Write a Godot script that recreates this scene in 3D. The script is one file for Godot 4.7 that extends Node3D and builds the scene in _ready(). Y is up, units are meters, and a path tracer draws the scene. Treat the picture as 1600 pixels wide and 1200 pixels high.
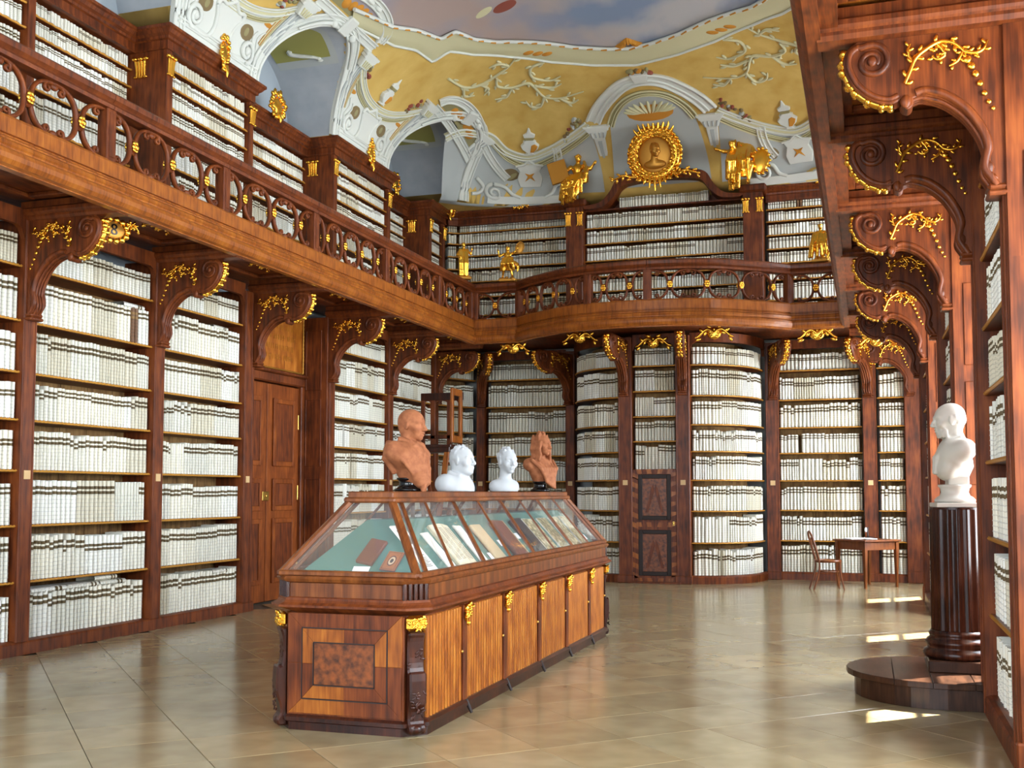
extends Node3D
# A baroque monastery library: walnut bookcases of vellum books in two storeys, a gallery on scroll brackets,
# a glazed display case with busts, frescoed vault. y up, metres; the room's length runs along -z.

const XL := -7.70      # front of the left bookcases
const XR := 0.77       # front of the right bookcases
const XC := -3.465     # middle of the room
const GH := 4.19       # underside of the gallery fascia
const RAIL := 5.27     # top of the gallery handrail
const CORN := 7.0      # top of the upper cornice
const SHELF_Y := [0.14, 0.70, 1.24, 1.77, 2.26, 2.72, 3.22, 3.75]
const SHELF_TOP := 4.13

var M := {}
var rng := RandomNumberGenerator.new()
var taken := {}

# ------------------------------------------------------------------ mesh builder
class MB:
	var v := PackedVector3Array()
	var n := PackedVector3Array()
	var c := PackedColorArray()
	var uv := PackedVector2Array()
	var col := Color.WHITE
	var colored := false

	func tri(a: Vector3, b: Vector3, d: Vector3) -> void:
		var m := (d - a).cross(b - a).normalized()
		v.append(a); v.append(b); v.append(d)
		n.append(m); n.append(m); n.append(m)
		c.append(col); c.append(col); c.append(col)

	func quad(a: Vector3, b: Vector3, d: Vector3, e: Vector3) -> void:
		tri(a, b, d)
		tri(a, d, e)

	func stri(a: Vector3, b: Vector3, d: Vector3, na: Vector3, nb: Vector3, nd: Vector3) -> void:
		v.append(a); v.append(b); v.append(d)
		n.append(na); n.append(nb); n.append(nd)
		c.append(col); c.append(col); c.append(col)

	func box(at: Vector3, size: Vector3, b := Basis.IDENTITY, bevel := 0.0) -> void:
		var h := size * 0.5
		if bevel <= 0.0:
			var p: Array[Vector3] = []
			for i in 8:
				p.append(at + b * Vector3(h.x if i & 1 else -h.x, h.y if i & 2 else -h.y, h.z if i & 4 else -h.z))
			quad(p[0], p[1], p[3], p[2]); quad(p[5], p[4], p[6], p[7])
			quad(p[4], p[0], p[2], p[6]); quad(p[1], p[5], p[7], p[3])
			quad(p[2], p[3], p[7], p[6]); quad(p[4], p[5], p[1], p[0])
			return
		var e := minf(bevel, minf(h.x, minf(h.y, h.z)) * 0.9)
		# for each corner three points, one per face
		var q := {}
		for i in 8:
			var s := Vector3(1 if i & 1 else -1, 1 if i & 2 else -1, 1 if i & 4 else -1)
			for f in 3:
				var k := Vector3(h.x - e, h.y - e, h.z - e)
				k[f] = h[f]
				q[i * 3 + f] = at + b * (k * s)
		_face(q, [0, 1, 3, 2], 2); _face(q, [5, 4, 6, 7], 2)
		_face(q, [4, 0, 2, 6], 0); _face(q, [1, 5, 7, 3], 0)
		_face(q, [2, 3, 7, 6], 1); _face(q, [4, 5, 1, 0], 1)
		for ax in 3:
			var o1 := (ax + 1) % 3
			var o2 := (ax + 2) % 3
			for i in 8:
				if i & (1 << ax):
					continue
				var j := i | (1 << ax)
				var up := ((1 if i & (1 << o1) else -1) * (1 if i & (1 << o2) else -1)) > 0
				if up:
					quad(q[i * 3 + o1], q[j * 3 + o1], q[j * 3 + o2], q[i * 3 + o2])
				else:
					quad(q[i * 3 + o2], q[j * 3 + o2], q[j * 3 + o1], q[i * 3 + o1])
		for i in 8:
			var odd := ((i & 1) + ((i >> 1) & 1) + ((i >> 2) & 1)) % 2 == 1
			if odd:
				tri(q[i * 3], q[i * 3 + 2], q[i * 3 + 1])
			else:
				tri(q[i * 3], q[i * 3 + 1], q[i * 3 + 2])

	func _face(q: Dictionary, k: Array, f: int) -> void:
		quad(q[k[0] * 3 + f], q[k[1] * 3 + f], q[k[2] * 3 + f], q[k[3] * 3 + f])

	# a grid of points with smooth normals; rows of equal length
	func grid(P: Array, closed_u := false, closed_v := false) -> void:
		var R: int = P.size()
		var C: int = P[0].size()
		var N: Array = []
		for i in R:
			var r := PackedVector3Array()
			r.resize(C)
			N.append(r)
		var ru := R if closed_v else R - 1
		var cu := C if closed_u else C - 1
		for i in ru:
			var i2 := (i + 1) % R
			for j in cu:
				var j2 := (j + 1) % C
				var m: Vector3 = (P[i2][j2] - P[i][j]).cross(P[i][j2] - P[i2][j])
				N[i][j] += m; N[i][j2] += m; N[i2][j] += m; N[i2][j2] += m
		for i in R:
			for j in C:
				N[i][j] = N[i][j].normalized()
		for i in ru:
			var i2 := (i + 1) % R
			for j in cu:
				var j2 := (j + 1) % C
				stri(P[i][j], P[i][j2], P[i2][j2], N[i][j], N[i][j2], N[i2][j2])
				stri(P[i][j], P[i2][j2], P[i2][j], N[i][j], N[i2][j2], N[i2][j])

	# profile of (radius, height), turned about the y axis
	func lathe(profile: PackedVector2Array, segs := 16, at := Vector3.ZERO, b := Basis.IDENTITY, flute := 0, depth := 0.0) -> void:
		var rows: Array = []
		for p in profile:
			var r := PackedVector3Array()
			for k in segs:
				var a := TAU * k / segs
				var rad := p.x
				if flute > 0 and depth > 0.0:
					rad -= depth * pow(absf(sin(a * flute * 0.5)), 1.0)
				r.append(at + b * Vector3(cos(a) * rad, p.y, sin(a) * rad))
			rows.append(r)
		grid(rows, true, false)

	func lathe_flat(profile: PackedVector2Array, segs := 16, at := Vector3.ZERO, b := Basis.IDENTITY) -> void:
		for i in profile.size() - 1:
			lathe(PackedVector2Array([profile[i], profile[i + 1]]), segs, at, b)

	func tube(path: PackedVector3Array, rad: PackedFloat32Array, sides := 6, closed := false, squash := 1.0, hint := Vector3.UP) -> void:
		var cnt := path.size()
		var rows: Array = []
		for i in cnt:
			var a := path[(i - 1 + cnt) % cnt] if (i > 0 or closed) else path[0]
			var d := path[(i + 1) % cnt] if (i < cnt - 1 or closed) else path[cnt - 1]
			var t := (d - a).normalized()
			var u := hint
			if absf(u.dot(t)) > 0.95:
				u = Vector3(0.3, 0.1, 1).normalized()
			var s := t.cross(u).normalized()
			var w := s.cross(t)
			var r := PackedVector3Array()
			var k0 := rad[mini(i, rad.size() - 1)]
			for k in sides:
				var g := TAU * k / sides
				r.append(path[i] + s * cos(g) * k0 + w * sin(g) * k0 * squash)
			rows.append(r)
		grid(rows, true, closed)
		if not closed:
			for e in [0, cnt - 1]:
				for k in range(1, sides - 1):
					if e == 0:
						tri(rows[e][0], rows[e][k], rows[e][k + 1])
					else:
						tri(rows[e][0], rows[e][k + 1], rows[e][k])

	func ball(at: Vector3, r: Vector3, b := Basis.IDENTITY, segs := 8, rings := 6) -> void:
		var rows: Array = []
		for i in rings + 1:
			var t := PI * i / rings
			var row := PackedVector3Array()
			for k in segs:
				var a := TAU * k / segs
				row.append(at + b * Vector3(sin(t) * cos(a) * r.x, -cos(t) * r.y, sin(t) * sin(a) * r.z))
			rows.append(row)
		grid(rows, true, false)

	# polygon (2D, any winding) pushed along the basis' z by depth
	func extrude(poly: PackedVector2Array, depth: float, at := Vector3.ZERO, b := Basis.IDENTITY, bevel := 0.0, smooth_sides := false) -> void:
		var p := poly
		if Geometry2D.is_polygon_clockwise(p):
			p = p.duplicate()
			p.reverse()
		var inner := p
		if bevel > 0.0:
			inner = MB.inset(p, bevel)
		var ids := Geometry2D.triangulate_polygon(inner)
		var h := depth * 0.5
		for i in range(0, ids.size(), 3):
			var a := inner[ids[i]]; var d := inner[ids[i + 1]]; var e := inner[ids[i + 2]]
			if (d - a).cross(e - a) < 0.0:
				var sw := d
				d = e
				e = sw
			tri(at + b * Vector3(a.x, a.y, h), at + b * Vector3(e.x, e.y, h), at + b * Vector3(d.x, d.y, h))
			tri(at + b * Vector3(a.x, a.y, -h), at + b * Vector3(d.x, d.y, -h), at + b * Vector3(e.x, e.y, -h))
		var rows: Array = []
		var zs := [-h, h] if bevel <= 0.0 else [-h, -h + bevel, h - bevel, h]
		for zi in zs.size():
			var ring := p if (bevel <= 0.0 or zi == 1 or zi == 2) else inner
			var r := PackedVector3Array()
			for q in ring:
				r.append(at + b * Vector3(q.x, q.y, zs[zi]))
			rows.append(r)
		var cnt := p.size()
		if smooth_sides:
			for zi in zs.size() - 1:
				grid([rows[zi + 1], rows[zi]], true, false)
		else:
			for zi in zs.size() - 1:
				for i in cnt:
					var j := (i + 1) % cnt
					quad(rows[zi + 1][i], rows[zi + 1][j], rows[zi][j], rows[zi][i])

	static func inset(p: PackedVector2Array, by: float) -> PackedVector2Array:
		var out := PackedVector2Array()
		var cnt := p.size()
		for i in cnt:
			var a := p[(i - 1 + cnt) % cnt]; var q := p[i]; var d := p[(i + 1) % cnt]
			var n1 := (q - a).normalized().rotated(PI / 2)
			var n2 := (d - q).normalized().rotated(PI / 2)
			var m := n1 + n2
			var l := m.length()
			if l < 0.2:
				out.append(q + n1 * by)
			else:
				out.append(q + m / l * minf(by / (l * 0.5), by * 2.0))
		return out

	# profile of (outwards, height) carried along a line in plan (x, z); outwards is to the right of the way
	func plan_sweep(profile: PackedVector2Array, path: PackedVector2Array, closed_profile := true, smooth := false, caps := true) -> void:
		var rows: Array = []
		var cnt := path.size()
		for i in cnt:
			var d1 := (path[i] - path[maxi(i - 1, 0)]).normalized()
			var d2 := (path[mini(i + 1, cnt - 1)] - path[i]).normalized()
			if i == 0:
				d1 = d2
			if i == cnt - 1:
				d2 = d1
			var n1 := Vector2(-d1.y, d1.x)
			var n2 := Vector2(-d2.y, d2.x)
			var m := n1 + n2
			m = m / maxf(0.3, m.length_squared() * 0.5)
			var r := PackedVector3Array()
			for q in profile:
				r.append(Vector3(path[i].x + m.x * q.x, q.y, path[i].y + m.y * q.x))
			rows.append(r)
		var pc := profile.size()
		var last := pc if closed_profile else pc - 1
		for k in last:
			var k2 := (k + 1) % pc
			if smooth:
				var a := PackedVector3Array(); var bq := PackedVector3Array()
				for i in cnt:
					a.append(rows[i][k]); bq.append(rows[i][k2])
				grid([bq, a])
			else:
				for i in cnt - 1:
					quad(rows[i][k], rows[i + 1][k], rows[i + 1][k2], rows[i][k2])
		if caps and closed_profile:
			var ids := Geometry2D.triangulate_polygon(profile)
			for t in range(0, ids.size(), 3):
				tri(rows[0][ids[t]], rows[0][ids[t + 1]], rows[0][ids[t + 2]])
				tri(rows[cnt - 1][ids[t]], rows[cnt - 1][ids[t + 2]], rows[cnt - 1][ids[t + 1]])

	func moved(t: Transform3D, other: MB) -> void:
		var nb := t.basis.inverse().transposed()
		for i in other.v.size():
			v.append(t * other.v[i])
			n.append((nb * other.n[i]).normalized())
			c.append(other.c[i])

	func mesh() -> ArrayMesh:
		var arr := []
		arr.resize(Mesh.ARRAY_MAX)
		arr[Mesh.ARRAY_VERTEX] = v
		arr[Mesh.ARRAY_NORMAL] = n
		if colored:
			arr[Mesh.ARRAY_COLOR] = c
		if uv.size() == v.size():
			arr[Mesh.ARRAY_TEX_UV] = uv
		var m := ArrayMesh.new()
		m.add_surface_from_arrays(Mesh.PRIMITIVE_TRIANGLES, arr)
		return m

# ------------------------------------------------------------------ objects
func numbered(called: String) -> String:
	if not taken.has(called):
		taken[called] = 0
		return called
	taken[called] += 1
	return "%s_%03d" % [called, taken[called]]

func tag(o: Node, label := "", category := "", group := "", kind := "") -> Node:
	if label: o.set_meta("label", label)
	if category: o.set_meta("category", category)
	if group: o.set_meta("group", group)
	if kind: o.set_meta("kind", kind)
	return o

func thing(called: String, label: String, category: String, at := Vector3.ZERO, turn := 0.0, group := "") -> Node3D:
	var o := Node3D.new()
	o.name = numbered(called)
	add_child(o)
	o.position = at
	o.rotation.y = turn
	tag(o, label, category, group)
	return o

func put_mesh(called: String, m: Mesh, mat: Material, parent: Node = null) -> MeshInstance3D:
	var o := MeshInstance3D.new()
	o.mesh = m
	o.material_override = mat
	if parent == null:
		o.name = numbered(called)
		add_child(o)
	else:
		o.name = called
		parent.add_child(o, true)
	return o

func obj(called: String, mb: MB, mat: Material, parent: Node = null) -> MeshInstance3D:
	return put_mesh(called, mb.mesh(), mat, parent)

func struct(called: String, mb: MB, mat: Material) -> MeshInstance3D:
	var o := obj(called, mb, mat)
	o.set_meta("kind", "structure")
	return o

func group_of(called: String) -> Node3D:
	var o := Node3D.new()
	o.name = numbered(called)
	add_child(o)
	o.set_meta("kind", "structure")
	return o

func pv2(a: Array) -> PackedVector2Array:
	var p := PackedVector2Array()
	for i in range(0, a.size(), 2):
		p.append(Vector2(a[i], a[i + 1]))
	return p

# smooth line through points
func spline(pts: Array, steps := 6, closed := false) -> PackedVector3Array:
	var out := PackedVector3Array()
	var cnt := pts.size()
	var last := cnt if closed else cnt - 1
	for i in last:
		var a: Vector3; var b: Vector3; var c: Vector3; var d: Vector3
		if closed:
			a = pts[(i - 1 + cnt) % cnt]; b = pts[i]; c = pts[(i + 1) % cnt]; d = pts[(i + 2) % cnt]
		else:
			a = pts[maxi(i - 1, 0)]; b = pts[i]; c = pts[i + 1]; d = pts[mini(i + 2, cnt - 1)]
		for s in steps:
			out.append(b.cubic_interpolate(c, a, d, float(s) / steps))
	if not closed:
		out.append(pts[cnt - 1])
	return out

func spline2(pts: PackedVector2Array, steps := 6, closed := false) -> PackedVector2Array:
	var q: Array = []
	for p in pts:
		q.append(Vector3(p.x, p.y, 0))
	var out := PackedVector2Array()
	for p in spline(q, steps, closed):
		out.append(Vector2(p.x, p.y))
	return out

func taper(a: float, b: float, cnt: int, mid := -1.0) -> PackedFloat32Array:
	var out := PackedFloat32Array()
	for i in cnt:
		var t := float(i) / maxf(1, cnt - 1)
		if mid < 0.0:
			out.append(lerpf(a, b, t))
		else:
			out.append(lerpf(a, mid, t * 2.0) if t < 0.5 else lerpf(mid, b, t * 2.0 - 1.0))
	return out

# ------------------------------------------------------------------ materials
func noise_image(size: Vector2i, freq: float, sd: int, octaves := 4) -> Image:
	var f := FastNoiseLite.new()
	f.seed = sd
	f.noise_type = FastNoiseLite.TYPE_SIMPLEX_SMOOTH
	f.frequency = freq
	f.fractal_octaves = octaves
	return f.get_seamless_image(size.x, size.y)

# streaky grain that runs along v
func grain_texture(dark: Color, mid: Color, light: Color, sd: int, stretch := 10, amount := 1.0) -> ImageTexture:
	var w := 256
	var a := noise_image(Vector2i(w, 40), 0.06, sd, 4)
	a.resize(w, 256, Image.INTERPOLATE_CUBIC)
	var b := noise_image(Vector2i(w, 16 if stretch > 8 else 40), 0.25, sd + 7, 3)
	b.resize(w, 256, Image.INTERPOLATE_CUBIC)
	var c := noise_image(Vector2i(w, 256), 0.012, sd + 3, 3)
	var im := Image.create(w, 256, false, Image.FORMAT_RGB8)
	for y in 256:
		for x in w:
			var t := 0.5 + ((a.get_pixel(x, y).r - 0.5) * 0.75 + (b.get_pixel(x, y).r - 0.5) * 0.45 + (c.get_pixel(x, y).r - 0.5) * 0.7) * amount
			im.set_pixel(x, y, dark.lerp(mid, clampf(t * 2.0, 0, 1)) if t < 0.5 else mid.lerp(light, clampf(t * 2.0 - 1.0, 0, 1)))
	return ImageTexture.create_from_image(im)

func blotch_texture(a: Color, b: Color, sd: int, freq := 0.02, octaves := 4, size := 256) -> ImageTexture:
	var s := noise_image(Vector2i(size, size), freq, sd, octaves)
	# kept in floating point (linear values), so that faint clouds show no steps
	var im := Image.create(size, size, false, Image.FORMAT_RGBF)
	a = a.srgb_to_linear()
	b = b.srgb_to_linear()
	for y in size:
		for x in size:
			im.set_pixel(x, y, a.lerp(b, s.get_pixel(x, y).r))
	return ImageTexture.create_from_image(im)

func mat(called: String, albedo: Color, rough := 0.6, metal := 0.0) -> StandardMaterial3D:
	var m := StandardMaterial3D.new()
	m.resource_name = called
	m.albedo_color = albedo
	m.roughness = rough
	m.metallic = metal
	M[called] = m
	return m

func tex_mat(called: String, t: Texture2D, scale: Vector3, rough := 0.5, world := true) -> StandardMaterial3D:
	var m := mat(called, Color.WHITE, rough)
	m.albedo_texture = t
	m.uv1_triplanar = true
	m.uv1_world_triplanar = world
	m.uv1_scale = scale
	m.uv1_triplanar_sharpness = 6.0
	m.metallic_specular = 0.34
	return m

func make_materials() -> void:
	var walnut := grain_texture(Color(0.25, 0.11, 0.042), Color(0.39, 0.18, 0.065), Color(0.50, 0.255, 0.10), 11)
	var m := tex_mat("walnut", walnut, Vector3(1.1, 0.7, 1.1), 0.5)
	m.clearcoat_enabled = true
	m.clearcoat = 0.12
	m.clearcoat_roughness = 0.25
	m = tex_mat("walnut_along", walnut, Vector3(0.7, 1.3, 0.7), 0.38)
	var cherry := grain_texture(Color(0.41, 0.20, 0.06), Color(0.555, 0.30, 0.09), Color(0.66, 0.39, 0.13), 23)
	m = tex_mat("cherry", cherry, Vector3(1.3, 0.8, 1.3), 0.45)
	m.clearcoat_enabled = true
	m.clearcoat = 0.2
	m.clearcoat_roughness = 0.2
	var dark := grain_texture(Color(0.13, 0.05, 0.03), Color(0.22, 0.095, 0.05), Color(0.32, 0.15, 0.075), 31)
	m = tex_mat("dark_wood", dark, Vector3(1.2, 0.8, 1.2), 0.36)
	m.clearcoat_enabled = true
	m.clearcoat = 0.3
	m.clearcoat_roughness = 0.2
	var pine := grain_texture(Color(0.36, 0.25, 0.14), Color(0.52, 0.39, 0.23), Color(0.60, 0.47, 0.30), 41)
	tex_mat("back_board", pine, Vector3(1.0, 0.8, 1.0), 0.8)
	var honey := grain_texture(Color(0.50, 0.25, 0.05), Color(0.64, 0.36, 0.09), Color(0.73, 0.46, 0.16), 51)
	m = tex_mat("honey_wood", honey, Vector3(1.6, 0.9, 1.6), 0.36)
	m.clearcoat_enabled = true
	m.clearcoat = 0.3
	var burl := blotch_texture(Color(0.17, 0.07, 0.028), Color(0.56, 0.29, 0.10), 61, 0.03, 4)
	m = tex_mat("burl", burl, Vector3(1.8, 1.8, 1.8), 0.32)
	m.clearcoat_enabled = true
	m.clearcoat = 0.4
	mat("ebony", Color(0.12, 0.055, 0.03), 0.6)
	mat("inlay", Color(0.80, 0.66, 0.46), 0.5)
	m = mat("gilt", Color(0.98, 0.74, 0.28), 0.27, 1.0)
	m = mat("gilt_dull", Color(0.74, 0.53, 0.22), 0.42, 0.75)
	mat("gilt_edge", Color(0.78, 0.55, 0.21), 0.42, 0.35)
	mat("brass", Color(0.86, 0.70, 0.36), 0.3, 1.0)
	m = mat("vellum", Color(1, 1, 1), 0.62)
	m.vertex_color_use_as_albedo = true
	var stone := blotch_texture(Color(0.58, 0.515, 0.385), Color(0.655, 0.595, 0.455), 71, 0.010, 3)
	for k in 5:
		var fm := tex_mat("stone_%d" % k, stone, Vector3(0.9, 0.9, 0.9), 0.19)
		fm.albedo_color = [Color(1, 1, 1), Color(0.955, 0.945, 0.93), Color(1.0, 0.975, 0.94), Color(0.93, 0.915, 0.89), Color(0.98, 0.98, 0.97)][k]
		fm.metallic_specular = 0.5
		fm.uv1_offset = Vector3(0.37 * k, 0.21 * k, 0.53 * k)
	mat("joint", Color(0.36, 0.31, 0.24), 0.85)
	mat("plaster", Color(0.76, 0.77, 0.76), 0.85)
	mat("plaster_blue", Color(0.62, 0.66, 0.69), 0.85)
	mat("cloth_green", Color(0.30, 0.47, 0.42), 0.95)
	m = mat("glass", Color(1, 1, 1, 0.06), 0.03)
	m.transparency = BaseMaterial3D.TRANSPARENCY_ALPHA
	m = mat("white_plaster", Color(0.72, 0.735, 0.745), 0.6)
	m = mat("marble", Color(0.76, 0.745, 0.70), 0.42)
	var terra := blotch_texture(Color(0.50, 0.29, 0.18), Color(0.66, 0.42, 0.28), 81, 0.03, 4)
	tex_mat("terracotta", terra, Vector3(2, 2, 2), 0.72)
	mat("black_gloss", Color(0.03, 0.03, 0.035), 0.18)
	mat("paper", Color(0.93, 0.91, 0.86), 0.8)
	mat("card", Color(0.95, 0.95, 0.95), 0.7)
	m = tex_mat("column_marble", grain_texture(Color(0.10, 0.045, 0.03), Color(0.20, 0.10, 0.065), Color(0.30, 0.165, 0.105), 91), Vector3(1.5, 0.6, 1.5), 0.22)
	tex_mat("plinth_wood", grain_texture(Color(0.15, 0.09, 0.06), Color(0.23, 0.145, 0.10), Color(0.31, 0.205, 0.145), 93), Vector3(1.0, 1.0, 1.0), 0.3)
	var w := mat("painted_wood", Color(0.85, 0.84, 0.80), 0.5)
	w.metallic_specular = 0.4
	m = tex_mat("vault_paint", blotch_texture(Color(0.74, 0.60, 0.30), Color(0.82, 0.70, 0.41), 101, 0.015, 5), Vector3(0.45, 0.45, 0.45), 0.9)
	m = tex_mat("lunette_paint", blotch_texture(Color(0.60, 0.63, 0.66), Color(0.68, 0.70, 0.72), 103, 0.015, 4), Vector3(0.5, 0.5, 0.5), 0.9)
	m = tex_mat("case_wood", grain_texture(Color(0.30, 0.15, 0.055), Color(0.43, 0.225, 0.085), Color(0.54, 0.31, 0.13), 27), Vector3(1.1, 0.7, 1.1), 0.4)
	m.clearcoat_enabled = true
	m.clearcoat = 0.2
	m = tex_mat("amber_wood", grain_texture(Color(0.36, 0.165, 0.055), Color(0.485, 0.24, 0.085), Color(0.585, 0.315, 0.125), 29), Vector3(1.1, 0.7, 1.1), 0.45)
	m = tex_mat("case_polish", dark, Vector3(1.4, 0.8, 1.4), 0.16)
	m.metallic_specular = 0.6
	mat("bentwood", Color(0.44, 0.23, 0.085), 0.3)
	mat("cane", Color(0.62, 0.42, 0.20), 0.6)

# ------------------------------------------------------------------ the scene
const WINDOWS := [-9.55, -13.75, -18.05, -5.4, -1.2]   # middles of the window bays in the right wall
const GLASS_X := 2.15
const NEAR_WINDOWS := [-6.1, -3.465, -0.83]   # middles of the windows in the near end wall

func _ready() -> void:
	rng.seed = 5
	# camera: 38.9 degrees high, eye 1.55 m above the floor, lens shifted a little upwards
	var cam := Camera3D.new()
	cam.name = "camera"
	add_child(cam)
	cam.position = Vector3(0, 1.55, 0)
	cam.rotation = Vector3(deg_to_rad(3.45), deg_to_rad(18.04), 0)
	cam.projection = Camera3D.PROJECTION_FRUSTUM
	cam.near = 0.05
	cam.far = 200.0
	cam.size = 0.05 * 1200.0 / 1700.0
	cam.frustum_offset = Vector2(0, 0.05 * 67.0 / 1700.0)
	cam.current = true
	# daylight
	var env := Environment.new()
	env.background_mode = Environment.BG_SKY
	var sky := Sky.new()
	var sm := ProceduralSkyMaterial.new()
	sm.sky_top_color = Color(0.50, 0.66, 0.90)
	sm.sky_horizon_color = Color(0.82, 0.88, 0.95)
	sm.ground_bottom_color = Color(0.42, 0.44, 0.38)
	sm.ground_horizon_color = Color(0.70, 0.72, 0.68)
	sm.sun_angle_max = 1.0
	sky.sky_material = sm
	env.sky = sky
	env.background_energy_multiplier = 6.0
	env.tonemap_mode = Environment.TONE_MAPPER_LINEAR
	env.tonemap_exposure = 0.93
	env.sdfgi_enabled = true
	env.ssao_enabled = true
	env.ssil_enabled = true
	var we := WorldEnvironment.new()
	we.name = "environment"
	we.environment = env
	add_child(we)
	var sun := DirectionalLight3D.new()
	sun.name = "sun"
	sun.light_energy = 26.0
	sun.light_color = Color(1.0, 0.96, 0.88)
	sun.light_angular_distance = 0.6
	sun.shadow_enabled = true
	add_child(sun)
	sun.look_at_from_position(Vector3.ZERO, Vector3(-0.72, -1.24, 0.66))
	# skylight that comes in at each window, as large as the window
	for i in WINDOWS.size():
		for up in 2:
			var a := AreaLight3D.new()
			a.name = "window_light_%d_%d" % [i, up]
			a.area_normalize_energy = false
			a.area_size = Vector2(1.5, 2.9) if up == 0 else Vector2(1.5, 1.5)
			a.light_energy = 9.0
			a.light_color = Color(0.93, 0.965, 1.0)
			a.shadow_enabled = true
			add_child(a)
			a.position = Vector3(GLASS_X - 0.08, 2.40 if up == 0 else 6.0, WINDOWS[i])
			a.rotation.y = PI / 2
	# the windows of the near end wall, behind the viewer
	for i in NEAR_WINDOWS.size():
		for up in 2:
			var a := AreaLight3D.new()
			a.name = "near_window_light_%d_%d" % [i, up]
			a.area_normalize_energy = false
			a.area_size = Vector2(1.7, 3.1) if up == 0 else Vector2(1.7, 1.6)
			a.light_energy = 4.6
			a.light_color = Color(0.93, 0.965, 1.0)
			a.shadow_enabled = true
			add_child(a)
			a.position = Vector3(NEAR_WINDOWS[i], 2.45 if up == 0 else 6.0, Z_NEAR - 0.05)
	make_materials()
	build_shell()
	build_floor()
	build_bookcases()
	build_gallery()
	build_books()
	build_case()
	build_small_things()
	build_ceiling_paint()
	build_statues()

# ------------------------------------------------------------------ room shell
const Z_NEAR := 3.4
const Z_FAR := -20.75
const LUNETTES := [-9.55, -13.55, -17.65, -5.4, -1.2]

func vault_h(x: float, z: float) -> float:
	var rx := absf(x - XC) / 4.2
	var rz := maxf(0.0, (-z - 13.2) / 6.4)
	var rn := maxf(0.0, (z + 2.4) / 5.9)
	rz = maxf(rz, rn)
	var r := pow(pow(rx, 5.0) + pow(rz, 5.0), 0.2)
	return CORN + 1.98 * sqrt(maxf(0.0, 1.0 - r * r))

func lunette_h(z: float, zc: float) -> float:
	var t := (z - zc) / 1.08
	if absf(t) >= 1.0:
		return CORN - 1.0
	return CORN + 1.10 * pow(1.0 - t * t, 0.5)

func ceil_h(x: float, z: float) -> float:
	var h := vault_h(x, z)
	if absf(x - XC) > 2.9:
		for zc in LUNETTES:
			h = maxf(h, lunette_h(z, zc))
	return h

func ceil_p(x: float, z: float, off := 0.0) -> Vector3:
	var h := ceil_h(x, z)
	if off == 0.0:
		return Vector3(x, h, z)
	return Vector3(x, h, z) + vault_n(x, z) * off

# normal of the smooth vault, downwards into the room
func vault_n(x: float, z: float) -> Vector3:
	var e := 0.03
	var dx := (vault_h(x + e, z) - vault_h(x - e, z)) / (2 * e)
	var dz := (vault_h(x, z + e) - vault_h(x, z - e)) / (2 * e)
	return Vector3(clampf(dx, -4, 4), -1, clampf(dz, -4, 4)).normalized()

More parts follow.
